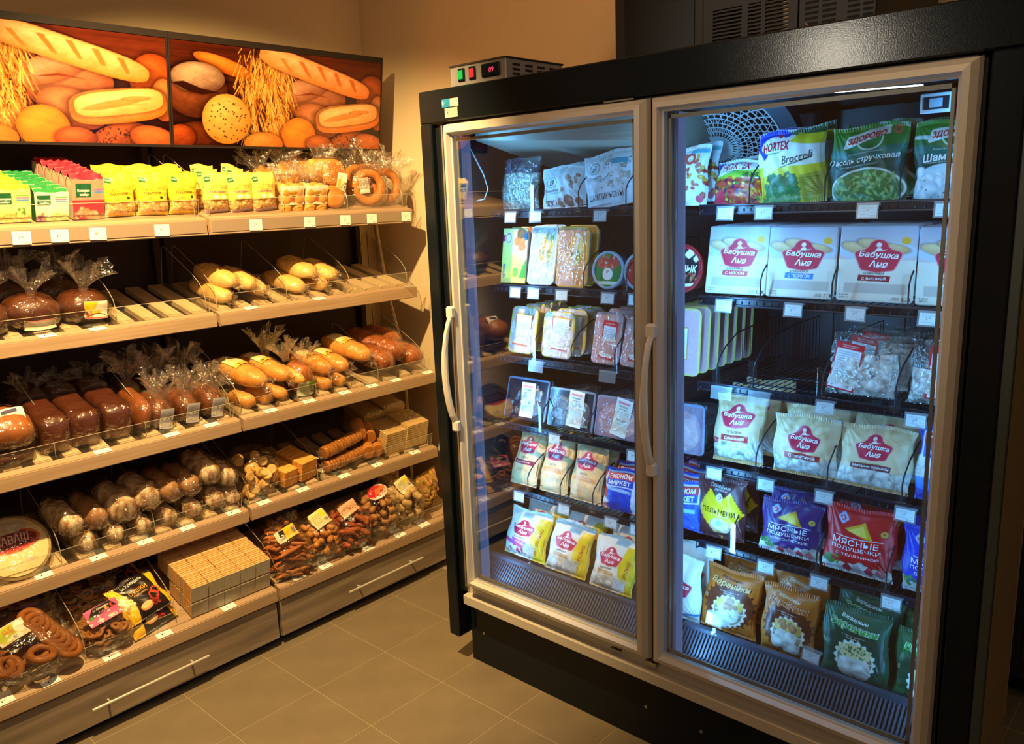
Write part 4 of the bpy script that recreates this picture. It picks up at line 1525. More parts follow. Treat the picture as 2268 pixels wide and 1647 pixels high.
for i, (x, d, rz, ry, lab) in enumerate(((2.405, .085, -22, 0, 'bagged golden bread ring with grey label, leaning beside the sesame buns'), (2.515, .105, -14, 6, 'bagged golden bread ring at the right end of the top shelf'))):
    r = thing_on('bread_ring_bag', 1, x, d, 0, lab, 'bread ring', 'bagged bread rings on the top shelf', rz, -14, ry)
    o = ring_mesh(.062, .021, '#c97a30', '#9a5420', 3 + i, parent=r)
    o.location = (0, .0, .086)
    o.scale = (.95, 1, 1.0)
    paper_sheet(r, .045, .07, '#b9ae9a', [('lines', .1, .2, .9, .9, 7)], Matrix.Translation((-.02, -.026, .055)) @ Matrix.Rotation(rad(-12), 4, 'Y'), 'label', .002, .002)
    wrap(Loaf(.06, .165, .172, 15 + i, 4, 2.5, .03), r, .004, .005, 16 + i, tufts=[((.02, .01, .165), (.3, .2, .8), .03, .075, .07, 19 + i)])
for i, (x, d, rz) in enumerate(((2.44, .20, 10), (2.53, .24, -10))):
    r = thing_on('bread_ring_bag', 1, x, d, 0, 'bagged bread ring lying behind the %s front one' % ('leaning', 'end')[i], 'bread ring', 'bagged bread rings on the top shelf', rz, -20)
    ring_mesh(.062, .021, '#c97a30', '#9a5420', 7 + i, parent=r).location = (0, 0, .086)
    wrap(Loaf(.06, .165, .172, 25 + i, 4, 2.5, .03), r, .004, .006, 26 + i, tufts=[((0, .01, .165), (-.3, .2, .8), .03, .08, .09, 29 + i)])


# ---- second shelf: dark round loaves, then white loaves in film
def bread(k, x, d, h, L, Wd, H, hi, lo, label, name='loaf', cat='bread', rz=0, group=None, tufts=(), film_=True, seed=1, base=None, slash=0, flour=None, p=3.0, sq=2.4, rx=0, amp=.003, lab=None, ry=0, matr=None, lump=.02):
    r = thing_on(name, k, x, d, h, label, cat, group, rz, rx, ry)
    Lf = Loaf(L, Wd, H, seed, p, sq, lump, slash)
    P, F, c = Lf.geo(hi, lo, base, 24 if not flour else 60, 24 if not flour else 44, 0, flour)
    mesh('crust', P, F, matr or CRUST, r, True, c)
    if film_:
        wrap(Lf, r, .005, amp, seed + 40, tufts=tufts)
    if lab:
        Lf.patch(*lab[0], lab[1], lab[2], r, seed=seed)
    return r


UPT = lambda z, sd, s=1.0: [((0, -.01, z), (.05, -.05, 1), .011, .062 * s, .085 * s, sd)]
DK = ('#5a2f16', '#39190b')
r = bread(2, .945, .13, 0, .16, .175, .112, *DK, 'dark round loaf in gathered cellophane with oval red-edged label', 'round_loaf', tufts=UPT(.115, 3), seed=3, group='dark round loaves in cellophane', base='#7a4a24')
paper_sheet(r, .100, .036, '#e6dcc4', [('p', [(0, .9), (.1, 1), (.9, 1), (1, .9), (1, .8), (.9, .9), (.1, .9), (0, .8)], '#b8322c'), ('lines', .15, .35, .8, .75, 3), ('code', .82, .3, .92, .7)], Matrix.Translation((0, -.096, .014)), 'label', .002, .012)
r = bread(2, 1.115, .13, 0, .16, .165, .108, *DK, 'dark round loaf in gathered cellophane with crumpled yellow and white label', 'round_loaf', tufts=UPT(.112, 6, 1.1), seed=5, group='dark round loaves in cellophane', base='#7a4a24')
paper_sheet(r, .078, .062, '#e4dcc6', [('p', [(0, .35), (.0, 1), (.55, .95), (.4, .5)], '#e6b820'), ('mb', .05, .1, .4, .4, 10, .12, ['#b87a4a', '#d9a86a', '#8a4a2a']), ('r', 0, 0, 1, .07, '#b8322c'), ('lines', .35, .5, .92, .85, 5), ('p', [(.3, .25), (.7, .3), (.7, .5), (.3, .45)], '#d9b43a')], Matrix.Translation((.012, -.098, .030)) @ Matrix.Rotation(rad(-14), 4, 'X') @ Matrix.Rotation(rad(4), 4, 'Y'), 'label', .0018, .012)
bread(2, .79, .12, 0, .16, .15, .11, *DK, 'dark round loaf cut off at the left edge of the second shelf', 'round_loaf', tufts=UPT(.11, 9), seed=7, group='dark round loaves in cellophane')
bread(2, 1.09, .29, 0, .16, .15, .11, *DK, 'dark round loaf with white clip behind the yellow-labelled one', 'round_loaf', tufts=UPT(.11, 12), seed=8, group='dark round loaves in cellophane')
bread(2, .92, .31, 0, .16, .15, .11, *DK, 'dark round loaf behind the one with the oval label', 'round_loaf', tufts=UPT(.11, 15, 1.1), seed=9, group='dark round loaves in cellophane')
WL = ('#f0c06a', '#edc47e')
for i, (x, d, h, rz, L, Wd, lab) in enumerate((
        (1.635, .185, 0, 8, .24, .092, 'white loaf in film at the bottom left of the second shelf pile'),
        (1.660, .19, .060, 12, .23, .092, 'white loaf in film lying on top, leftmost of the second shelf pile'),
        (1.745, .18, .042, 10, .22, .084, 'white loaf in film, second along the upper row of the second shelf'),
        (1.800, .19, .012, 6, .25, .074, 'small white loaf in film lying against the acrylic divider'),
        (1.985, .19, 0, 10, .24, .096, 'white loaf in film lying low beyond the divider'),
        (2.045, .19, .060, 8, .23, .098, 'labelled white loaf in film lying highest of the second shelf'),
        (2.150, .18, .042, 10, .22, .092, 'white loaf in film at the right end of the second shelf pile'),
        (2.115, .17, 0, 4, .20, .070, 'white loaf in film tucked under the rightmost loaves'))):
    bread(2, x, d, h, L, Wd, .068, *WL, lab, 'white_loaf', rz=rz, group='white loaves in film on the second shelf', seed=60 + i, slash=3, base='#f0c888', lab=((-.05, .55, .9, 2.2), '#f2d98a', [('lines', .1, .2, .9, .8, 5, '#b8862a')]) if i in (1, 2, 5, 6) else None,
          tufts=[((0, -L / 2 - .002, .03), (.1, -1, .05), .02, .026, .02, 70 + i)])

# ---- third shelf
for i, (x, lab) in enumerate(((.915, 'left'), (1.015, 'middle'), (1.125, 'right'))):
    r = bread(3, x, .18, .0, .24, .098, .128, '#4f2412', '#6b3820', 'tall dark tin loaf in film, %s of the three on the third shelf' % lab, 'tin_loaf', seed=20 + i, group='dark tin loaves on the third shelf', p=9, sq=5, base='#9a6a44', amp=.004)
    bread(3, x + .01, .36, .0, .14, .098, .128, '#4f2412', '#6b3820', 'dark tin loaf in film behind the %s one of the front three' % lab, 'tin_loaf', seed=25 + i, group='dark tin loaves on the third shelf', p=9, sq=5, tufts=[((0, 0, .13), (0, -.2, 1), .03, .05, .04, 5 + i)])
r = bread(3, .775, .13, .055, .19, .165, .11, '#a4622c', '#74401c', 'sliced brown loaf with white paper label at the left of the third shelf', 'sliced_loaf', seed=31, amp=.005)
paper_sheet(r, .075, .075, '#efeae0', [('p', [(.1, .7), (.75, .78), (.75, .95), (.1, .9)], '#3a3a5c'), ('lines', .08, .1, .7, .6, 9), ('lines', .75, .75, .95, .95, 4)], Matrix.Translation((.02, -.07, .082)) @ Matrix.Rotation(rad(-58), 4, 'X'), 'label', .0018, .003)
bread(3, .77, .14, .0, .2, .17, .06, '#6a3a1c', '#4a2412', 'flattened dark loaf beneath the sliced brown loaf', 'sliced_loaf', seed=32)
bread(3, 1.205, .18, .0, .24, .07, .12, '#8a4c22', '#6b3418', 'brown loaf leaning against the divider beside the tin loaves', 'brown_loaf', seed=33, ry=14)
TAGO = [('lines', .1, .35, .9, .93, 12, '#4a4e58'), ('code', .06, .05, .3, .28), ('lines', .75, .1, .95, .25, 3)]
for i, (x, lab, rz) in enumerate(((1.285, 'left', 0), (1.388, 'middle', 6), (1.490, 'right', 10))):
    r = bread(3, x, .15, 0, .19, .098, .105, '#7a4420', '#54290f', 'brown loaf in crinkled bag with grey paper tag, %s of three' % lab, 'tagged_loaf', seed=35 + i, group='tagged brown loaves on the third shelf', base='#c08a4e', amp=.008, tufts=[((0, -.05, .105), (.1 * i - .05, -.1, 1), .016, .055, .075, 40 + i), ((.02, .03, .105), (.2, .2, 1), .016, .05, .07, 45 + i)])
    paper_sheet(r, .050, .078, '#a9a9b4', TAGO, Matrix.Translation((.0, -.103, .010)) @ Matrix.Rotation(rad(-6), 4, 'X') @ Matrix.Rotation(rad(7), 4, 'Y'), 'paper_tag', .0015, .002)
    bread(3, x - .03, .33, .0, .15, .10, .115, '#5a2f16', '#39190b', 'brown loaf in crinkled bag behind the %s tagged one' % lab, 'tagged_loaf', seed=48 + i, group='tagged brown loaves on the third shelf', amp=.006, tufts=[((0, -.02, .11), (.0, -.1, 1), .014, .07, .10, 50 + i)])
LB = [('r', 0, 0, 1, .22, '#f0c83a'), ('lines', .12, .35, .88, .9, 7, '#a89058'), ('code', .6, .05, .9, .18)]
for i, (x, d, h, rz, L, Wd, H, lab) in enumerate((
        (1.665, .19, .075, 14, .28, .100, .078, 'long golden loaf with yellow-edged white label, leftmost of the right bay'),
        (1.790, .21, .070, 12, .28, .084, .072, 'long golden loaf with white label, second from the joint'),
        (2.010, .20, .055, 12, .25, .088, .074, 'golden loaf with white label beyond the gathered bag'),
        (2.110, .20, .052, 10, .24, .084, .070, 'golden loaf with white label, right of its twin'),
        (2.215, .21, .080, 14, .28, .098, .082, 'plaited golden loaf with yellow label lying highest on the third shelf'))):
    bread(3, x, d, h, L, Wd, H, '#e3a04a', '#d58a3a', lab, 'golden_loaf', rz=rz, group='golden labelled loaves on the third shelf', seed=80 + i, slash=2 if i != 4 else 4, base='#e2a458', lab=((-.15, .62, .75, 2.3), '#f0e2a8', LB), tufts=[((0, -L / 2 - .002, .03), (.1, -1, .05), .02, .03, .022, 90 + i)])
bread(3, 1.845, .16, .065, .26, .055, .055, '#eab050', '#e09a3c', 'slim pale golden loaf beside the long labelled loaf', 'golden_loaf', rz=12, seed=87, group='golden labelled loaves on the third shelf')
for i in range(5):
    bread(3, 1.635 + .075 * i + (.15 if i > 2 else 0), .12, 0, .13, .062, .055, '#e0a04c', '#d08a3c', 'small golden roll under the long loaves, number %s along' % ['one', 'two', 'three', 'four', 'five'][i], 'small_roll', rz=20, seed=95 + i, group='small rolls under the long loaves')
r = bread(3, 1.905, .125, .0, .13, .108, .135, '#b4682c', '#9a5424', 'brown bun in gathered cellophane bag with pale green label', 'round_loaf', seed=101, tufts=[((0, -.02, .138), (0, -.05, 1), .012, .055, .085, 60), ((-.03, .05, .13), (-.3, .2, 1), .012, .05, .085, 61)])
paper_sheet(r, .085, .066, '#c9cfa4', [('p', [(.5, 1), (1, 1), (1, .5), (.7, .3)], '#8fae2e'), ('lines', .12, .5, .5, .85, 4), ('code', .62, .1, .92, .28), ('t', 'ХЛЕБ', .3, .35, .3, .12, '#6a7a3a')], Matrix.Translation((0, -.074, .008)), 'label', .0018, .012)
bread(3, 1.84, .30, .0, .15, .11, .12, '#b4682c', '#9a5424', 'brown bun in gathered bag behind the green-labelled one', 'round_loaf', seed=103, tufts=[((0, -.02, .125), (-.1, -.05, 1), .012, .07, .11, 64)])
for i, (x, d, h, rz, lab) in enumerate(((2.330, .15, .03, 14, 'shiny brown plaited loaf in film just past the labelled loaves'), (2.425, .18, .05, 18, 'shiny brown plaited loaf in film with domed top'), (2.510, .15, .02, 16, 'shiny brown plaited loaf in film, last at the front right'), (2.385, .30, .05, 10, 'brown plaited loaf in film at the back right of the third shelf'), (2.50, .30, .05, 14, 'brown plaited loaf in film against the side divider'), (2.05, .32, .0, 0, 'brown loaf in the shade behind the golden loaves'), (2.19, .33, .0, 0, 'brown loaf in the shade behind the plaited golden loaf'))):
    bread(3, x, d, h, .22, .115, .095, '#a85c2a', '#7c3c1a', lab, 'plaited_loaf', rz=rz, group='shiny brown plaited loaves', seed=110 + i, slash=4, amp=.006)

# ---- fourth shelf: flatbread stack, powdered roll logs
r = thing_on('flatbread_pack', 4, .745, .14, .045, 'round flatbread stack in film with red label at the left of the fourth shelf', 'flatbread', None, 0, 38)
mb = MB()
for q in range(7):
    V, F = [], []
    n = 40
    for s_ in (0, 1):
        for k in range(n):
            a = 2 * PI * k / n
            rr = .115 * (1 + .015 * math.sin(3 * a + q))
            V.append((rr * math.cos(a), rr * math.sin(a), q * .006 + s_ * .0045 + .001 * math.sin(5 * a + q)))
    F = [tuple(range(n - 1, -1, -1)), tuple(range(n, 2 * n))] + [(k, (k + 1) % n, n + (k + 1) % n, n + k) for k in range(n)]
    mb.add(V, F, 0, C('#e6cf98' if q % 2 else '#d8bc80'))
mb.build('flatbreads', DOUGH, r, True, kind='stuff')


LAVR = r


V = []
n = 48
for s_, (rr, z) in enumerate(((.118, -.003), (.126, .02), (.118, .048), (.06, .050), (.0, .0505))):
    for k in range(n):
        a = 2 * PI * k / n
        V.append((rr * math.cos(a) * (1 + .02 * math.sin(9 * a)), rr * math.sin(a), z + .002 * math.sin(7 * a)))
mesh('film_bag', V, [(i * n + k, i * n + (k + 1) % n, (i + 1) * n + (k + 1) % n, (i + 1) * n + k) for i in range(4) for k in range(n)], CELLO, r, True)
PW = ('#a87a4c', '#7c5030')
for i, (x, h, Rr, lab) in enumerate((
        (.918, .075, .042, 'powdered roll log in film beside the flatbread'), (1.005, .070, .042, 'smooth brown roll log in film, second from the flatbread'), (1.100, .065, .054, 'large powdered roll log in crinkled film'), (1.190, .085, .050, 'powdered roll log in film with a tall wrinkled end'),
        (1.275, .092, .043, 'ridged brown roll log, left of its ridged twin'), (1.355, .095, .042, 'ridged brown roll log, right of its ridged twin'), (1.435, .120, .046, 'flour-dusted roll log lying highest near the bay joint'), (1.512, .085, .040, 'flour-dusted roll log against the bay joint'),
        (1.455, .008, .038, 'flour-dusted roll log in the lower layer near the joint'), (1.528, .0, .034, 'short powdered log in the lower corner by the joint'),
        (.96, 0, .036, 'roll log in the lower layer under the first two'), (1.06, 0, .034, 'roll log in the lower layer under the large one'), (1.16, 0, .034, 'roll log in the lower layer beneath the wrinkled one'), (1.26, 0, .036, 'roll log in the lower layer under the ridged ones'), (1.36, 0, .036, 'roll log in the lower layer left of the corner one'))):
    fl = '#f0dfb8' if i not in (1, 4, 5) else None
    col_ = PW if i not in (6, 7, 8) else ('#b98150', '#6e4224')
    bread(4, x, .165 if h > .02 else .15, h, .20, Rr * 2, Rr * 2 * .95, *col_, lab, 'roll_log', rz=6, group='powdered roll logs in film', seed=130 + i, flour=fl, p=5, sq=2.0, amp=.012, lump=.06, slash=7 if i in (4, 5) else 0, tufts=[((0, -.102, Rr * .9), (0, -1, .1), Rr * .5, Rr * .35, .012, 150 + i)] if i < 9 else ())

# ---- fourth shelf right: biscuits
def cyl(mb, p, d, r, t, c, n=20, hole=0):
    D = Vector(d).normalized()
    X = D.cross(Vector((.11, .2, .93))).normalized()
    Y = D.cross(X)
    p = Vector(p)
    V = [tuple(p + X * (r * q * math.cos(2 * PI * k / n)) + Y * (r * q * math.sin(2 * PI * k / n)) + D * (t * s_)) for q, s_ in ((.93, -.5), (1, -.3), (1, .3), (.93, .5)) for k in range(n)]
    F = [tuple(range(n - 1, -1, -1)), tuple(range(3 * n, 4 * n))] + [(i * n + k, i * n + (k + 1) % n, (i + 1) * n + (k + 1) % n, (i + 1) * n + k) for i in range(3) for k in range(n)]
    mb.add(V, F, 0, c)


r = thing_on('round_biscuit_pack', 4, 1.655, .10, 0, 'clear pack of loose round sandwich biscuits beside the bay joint', 'biscuits')
rs = np.random.RandomState(3)
disc = None
for i in range(34):
    if disc is None:
        mb = MB()
        cyl(mb, (0, 0, 0), (0, 0, 1), .021, .009, C('#dba24a'))
        cyl(mb, (0, 0, .0055), (0, 0, 1), .018, .003, C('#f0c878'))
        o = mb.build('biscuit', CRUST, r, False)
        disc = o.data
    else:
        o = bpy.data.objects.new('biscuit', disc)
        link(o, r)
    a, b, c_ = rs.uniform(-.06, .06), rs.uniform(-.02, .11), rs.uniform(.015, .15)
    c_ = min(c_, .175 - abs(a) * 1.2)
    o.matrix_local = Matrix.Translation((a, b if i > 12 else -.03 + rs.uniform(-.01, .01), c_)) @ Matrix.Rotation(rs.uniform(.6, 1.6), 4, 'X') @ Matrix.Rotation(rs.uniform(-.7, .7), 4, 'Y')
o = wrap(Loaf(.19, .155, .185, 61, 5, 3, .03), r, .004, .005, 62)
o.location = (0, .03, 0)


def wavy_block(name, label, k, x, d, h, nx, nz, pw, ph, group, rz=0, depth=.13, lay=.008):
    r = thing_on(name, k, x, d, h, label, 'biscuits', group, rz)
    for a in range(nx):
        mb = MB()
        for z in range(nz):
            n = 26
            V = []
            for s_ in (0, 1):
                for i in range(n + 1):
                    t = i / n
                    w_ = .0014 * math.sin(t * n * 1.5)
                    for xx in (-.5, .5):
                        V.append((xx * pw * .96 + (a - (nx - 1) / 2) * pw, (t - .5) * depth, z * lay + s_ * lay * .72 + w_))
            F = []
            m = (n + 1) * 2
            for i in range(n):
                F += [(2 * i, 2 * i + 2, 2 * i + 3, 2 * i + 1), (m + 2 * i, m + 2 * i + 1, m + 2 * i + 3, m + 2 * i + 2), (2 * i, m + 2 * i, m + 2 * i + 2, 2 * i + 2), (2 * i + 1, 2 * i + 3, m + 2 * i + 3, m + 2 * i + 1)]
            F += [(0, 1, m + 1, m), (2 * n, m + 2 * n, m + 2 * n + 1, 2 * n + 1)]
            mb.add(V, F, 0, C('#d9923c' if z % 2 else '#e4a44c'))
        mb.build('wavy_biscuits', CRUST, r, False, kind='stuff')
    return r


wavy_block('wavy_biscuit_stack', 'stack of wavy golden biscuits next to the round biscuits', 4, 1.785, .12, .012, 1, 9, .075, .09, 'wavy biscuit stacks', 10)
wavy_block('wavy_biscuit_stack', 'taller stack of wavy golden biscuits beside the biscuit cylinders', 4, 1.875, .14, .012, 1, 11, .095, .1, 'wavy biscuit stacks', 12, .16)
for x, d, h, n_, lab, ang, RR in ((2.115, .10, .085, 26, 'upper film roll of round biscuits lying sideways', 8, .029), (2.12, .075, .018, 26, 'lower film roll of round biscuits lying sideways', 5, .027)):
    r = thing_on('biscuit_roll', 4, x - .03, d, h + .028, lab, 'biscuits', 'film rolls of round biscuits', ang, 0, -6 if h > .05 else -3)
    mb = MB()
    for q in range(n_):
        cyl(mb, ((q - n_ / 2) * .0084, .002 * math.sin(q), .001 * math.sin(q * 2.3)), (1, .05 * math.sin(q), 0), RR, .0062, C('#c07a30' if q % 2 else '#a8641f'), 18)
    mb.build('round_biscuits', CRUST, r, False, kind='stuff')
    L = n_ * .0084
    o = wrap(Loaf(L + .02, RR * 2, RR * 2, 64, 8, 2.0, .01), r, .003, .002, 65, tufts=[((0, -L / 2 - .012, RR), (0, -1, 0), .012, .02, .014, 3)], name='film_wrap')
    o.matrix_local = Matrix.Rotation(rad(-90), 4, 'Z') @ Matrix.Translation((0, 0, -RR * .9))
for i, (x, d, h) in enumerate(((2.215, .15, .105), (2.265, .14, .080), (2.235, .10, .028), (2.285, .10, .022))):
    r = thing_on('biscuit_roll', 4, x, d, h + .03, 'end-on film roll of round biscuits, %s' % ('upper left of four', 'upper right of four', 'lower left of four', 'lower right of four')[i], 'biscuits', 'film rolls of round biscuits', 62)
    mb = MB()
    for q in range(12):
        cyl(mb, ((q - 6) * .0095, 0, 0), (1, .05, 0), .031, .0075, C('#c98a40' if q % 2 else '#b4702a'), 18)
    mb.build('round_biscuits', CRUST, r, False, kind='stuff')
# wafer bricks: pale corrugated blocks
for i, (x, d, h, rz, w, dp, hh, lab) in enumerate(((2.375, .13, .0, 0, .125, .15, .115, 'pale corrugated wafer brick left of the longer one'), (2.505, .13, .012, 0, .135, .16, .118, 'pale corrugated wafer brick at the right end of the fourth shelf'), (2.375, .31, .01, 0, .12, .16, .13, 'wafer brick behind the left corrugated one'), (2.505, .32, .02, 0, .135, .17, .13, 'wafer brick behind the right-end corrugated one'))):
    r = thing_on('wafer_brick', 4, x, d, h, lab, 'wafers', 'pale wafer bricks', rz)
    mb = MB()
    n = 20
    for q in range(n):
        z0 = hh * q / n
        mb.box((-w / 2 + .001 * (q % 2), -dp / 2 + .0015 * (q % 2), z0), (w / 2 - .001 * (q % 2), dp / 2, z0 + hh / n * .93), 0, C('#c8a66a' if q % 2 else '#d9bc84'))
    for q in range(26):
        x_ = -w / 2 + w * (q + .5) / 26
        mb.tube([(x_, -dp / 2, hh), (x_, dp / 2, hh)], .0018, 4, 0, C('#d8ba80'))
    mb.build('wafers', DOUGH, r, kind='stuff')
    o = wrap(Loaf(dp + .006, w + .006, hh + .008, 71 + i, 14, 9, .004), r, .003, .0015, 72 + i, name='film_wrap')

# ---- bottom tray
def pile_bag(name, label, k, x, d, h, w, dp, hh, maker, n, cat, group=None, rz=0, seed=1, filmo=True, part='biscuit', mt=None):
    r = thing_on(name, k, x, d, h, label, cat, group, rz)
    rs = np.random.RandomState(seed)
    me = None
    for i in range(n):
        if me is None:
            o = maker(r)
            o.name = part
            me = o.data
        else:
            o = bpy.data.objects.new(part, me)
            link(o, r)
        a, b = rs.uniform(-1, 1, 2)
        zz = (.12 + .80 * i / n)
        o.matrix_local = Matrix.Translation((a * w / 2 * (.8 if part != 'breadstick' else .45), b * dp / 2 * .78, zz * hh * (1 - .35 * (a * a + b * b) / 2))) @ Matrix.Rotation(rs.uniform(-.45, .45), 4, 'X') @ Matrix.Rotation(rs.uniform(-.45, .45), 4, 'Y') @ Matrix.Rotation(rs.uniform(-1.2, 1.2) if part not in ('breadstick',) else rs.uniform(-.5, .5) + 1.25, 4, 'Z')
    if filmo:
        wrap(Loaf(dp, w, hh * 1.1, seed + 200, 4, 2.6, .03), r, .004, .006, seed, tufts=[((w * .42, 0, hh * .4), (1, .1, .2), .03, .05, .03, seed)], name='film_bag')
    return r


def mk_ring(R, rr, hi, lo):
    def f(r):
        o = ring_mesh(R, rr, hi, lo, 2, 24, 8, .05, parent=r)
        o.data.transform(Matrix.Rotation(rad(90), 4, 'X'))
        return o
    return f


r = pile_bag('bread_ring_pack', 'film pack of brown bread rings with green oval label, left end of tray', 5, .70, .12, 0, .25, .19, .15, mk_ring(.034, .012, '#b4702f', '#7a451a'), 8, 'bread rings', None, 0, 5, True, 'bread_ring')
me = r.children[0].data
for q in range(8):
    o = bpy.data.objects.new('bread_ring', me)
    link(o, r)
    o.matrix_local = Matrix.Translation((.03 + .010 * q, .045 - .016 * q, .155 - .011 * q)) @ Matrix.Rotation(rad(20), 4, 'X') @ Matrix.Rotation(rad(18), 4, 'Y')
paper_sheet(r, .095, .06, '#c8b49a', [('e', .42, .5, .42, .46, '#a8b428'), ('mb', .3, .4, .6, .9, 8, .08, ['#d98a3c', '#c4a43a']), ('e', .80, .62, .19, .30, '#e8e4d4'), ('r', .42, .05, .72, .35, '#e4e0d4'), ('code', .44, .08, .70, .32)], Matrix.Translation((-.035, -.02, .150)) @ Matrix.Rotation(rad(-62), 4, 'X') @ Matrix.Rotation(rad(-14), 4, 'Y'), 'label', .0018, .004)
pile_bag('bread_ring_pack', 'film pack of bread rings in the shade at the back left of the tray', 5, .72, .32, 0, .25, .16, .15, mk_ring(.034, .012, '#b4702f', '#7a451a'), 10, 'bread rings', None, 0, 6, True, 'bread_ring')
r = pile_bag('small_ring_pack', 'film pack of small dry bread rings with black and pink label', 5, .935, .11, 0, .16, .17, .12, mk_ring(.0165, .0062, '#c78a48', '#8e5a26'), 110, 'bread rings', None, 0, 8, True, 'bread_ring')
paper_sheet(r, .115, .062, '#c45a8a', [('p', [(.02, .45), (.25, .95), (.8, 1), (.95, .6)], '#241612'), ('r', 0, 0, 1, .42, '#cf6296'), ('e', .14, .5, .07, .1, '#5aa03a'), ('mb', .6, .5, .9, .85, 8, .05, ['#d94a3a', '#e8c43a']), ('r', .58, .05, .82, .25, '#e8dce0'), ('code', .6, .07, .8, .23), ('t', 'Le Крендель', .5, .80, .5, .14, '#f4efe4', {'shear': .3}), ('t', 'СУШКИ', .55, .60, .3, .10, '#f0b0c8')], Matrix.Translation((.0, -.045, .118)) @ Matrix.Rotation(rad(-60), 4, 'X') @ Matrix.Rotation(rad(-9), 4, 'Y'), 'label', .0016, .004)
pile_bag('small_ring_pack', 'film pack of small bread rings with violet label in the shade behind', 5, .96, .30, 0, .17, .15, .12, mk_ring(.0165, .0062, '#c78a48', '#8e5a26'), 30, 'bread rings', None, 0, 9, True, 'bread_ring')
# black and yellow printed bag
w, h = .185, .165
for (xx, dd, hh, lab) in ((1.095, .075, .055, 'black and yellow printed bag of onion bread rings on top'), (1.10, .055, .005, 'black and yellow ring bag lying underneath its twin'), (1.10, .28, .02, 'black and yellow ring bag in the shade at the back of the tray')):
    r = empty('printed_ring_bag', (0, 0, 0), lab, 'snack bag', 'black and yellow bread ring bags', mtx=onshelf(5, xx, dd, hh, 8) @ Matrix.Rotation(rad(-62), 4, 'X') @ Matrix.Rotation(rad(-6), 4, 'Y'))
    printed(r, bagS(w, h, .045, 9, seal=.05), w, h, '#1f1512', [('p', [(0, 0), (0, 1), (.18, 1), (.22, .75), (.30, .4), (.25, 0)], '#e8b41c'), ('p', [(.86, 1), (1, 1), (1, 0), (.93, 0), (.88, .4)], '#e8b41c'), ('p', [(.02, .80), (.2, .85), (.2, 1), (0, 1)], '#f0c428'), ('b', .04, .35, .30, .72, 9, .06, '#f2dca0', '#a9742c'), ('ring', .13, .58, .06, .07, '#f4e0a8', .5), ('ring', .26, .50, .05, .06, '#f0d898', .5), ('e', .48, .22, .14, .09, '#e0934a'), ('e', .48, .24, .11, .06, '#f0c48a'), ('ring', .72, .35, .10, .12, '#c43c28', .7), ('ring', .82, .45, .09, .10, '#d0482e', .7), ('mb', .60, .14, .76, .34, 16, .03, ['#b43426', '#8a2018']), ('t', 'Le Крендель', .52, .86, .5, .12, '#f0ece0', {'shear': .35}), ('t', 'СУШКИ', .52, .64, .42, .11, '#d8942c', {'bold': .02}), ('t', 'Луковые', .52, .53, .32, .07, '#e8b45a')], .0016, 5, PRINT, '#2a1c14', 'pouch', 8)
# cream wafer bricks, two high and five wide
WB = None
for a in range(5):
    for b in range(3):
        for z in range(2):
            if b == 2 and z == 0:
                continue
            r = thing_on('wafer_block', 5, 1.255 + a * .0655, .080 + b * .092, z * .068 + .003, 'cream wafer block, %s column, %s row, %s layer of the stack' % (['first', 'second', 'third', 'fourth', 'fifth'][a], ['front', 'middle', 'rear'][b], ['bottom', 'top'][z]), 'wafers', 'cream wafer blocks in the bottom tray', rng.uniform(-2, 2))
            if WB is None:
                mb = MB()
                n = 12
                for q in range(n):
                    y0 = -.044 + .088 * q / n
                    dz = .0016 * ((q * 7) % 3)
                    mb.box((-.0315, y0, 0), (.0315, y0 + .088 / n * .9, .062 + dz), 0, C('#e2b478' if q % 2 else '#cf9c5c'), .0012)
                mb.box((-.0318, -.0455, 0), (.0318, -.044, .062), 0, C('#c4bca0'))
                WB = mb.build('wafer_leaves', DOUGH, r, kind='stuff').data
            else:
                o = bpy.data.objects.new('wafer_leaves', WB)
                link(o, r, kind='stuff')
o = thing_on('wafer_block', 5, 1.215, .20, .0, 'clear film wrap corner beside the cream wafer stack', 'wafers', None)
bpy.data.objects.remove(o)


def mk_stick(L, rr, hi, lo):
    def f(r):
        P, F, c = Loaf(L, rr * 2, rr * 2, 3, 4, 2.0, .06).geo(hi, lo, nt=10, na=8)
        return mesh('breadstick', P, F, CRUST, r, True, c)
    return f


YL = [('lines', .08, .15, .6, .85, 6, '#7a6a2a'), ('r', .62, .5, .95, .95, '#e8d83a'), ('code', .70, .12, .95, .4)]
r = pile_bag('breadstick_pack', 'clear pack of brown breadsticks with yellow and black label by the joint', 5, 1.665, .10, 0, .165, .19, .17, mk_stick(.11, .008, '#b86c2c', '#8a4a1c'), 120, 'breadsticks', None, 0, 11, True, 'breadstick')
paper_sheet(r, .10, .05, '#efc21c', [('p', [(0, 0), (.32, .0), (.40, 1), (0, 1)], '#e4dcc0'), ('p', [(.16, .5), (.40, .35), (.44, .9), (.2, 1)], '#2a2216'), ('r', .78, .2, .98, .8, '#c9b890'), ('code', .80, .25, .96, .75), ('t', 'СОЛОМКА', .22, .25, .34, .2, '#3a2c14', {'rot': 4})], Matrix.Translation((-.01, -.04, .175)) @ Matrix.Rotation(rad(-58), 4, 'X') @ Matrix.Rotation(rad(-12), 4, 'Y'), 'label', .0016, .004)
r = pile_bag('biscuit_pack', 'clear pack of small oval biscuits with pale yellow paper label', 5, 1.835, .11, 0, .15, .17, .155, mk_stick(.042, .013, '#c98840', '#9a5c22'), 75, 'biscuits', None, 0, 13, True, 'biscuit')
paper_sheet(r, .085, .072, '#dcd890', YL, Matrix.Translation((.005, -.03, .160)) @ Matrix.Rotation(rad(-60), 4, 'X') @ Matrix.Rotation(rad(-14), 4, 'Y'), 'label', .0018, .003)
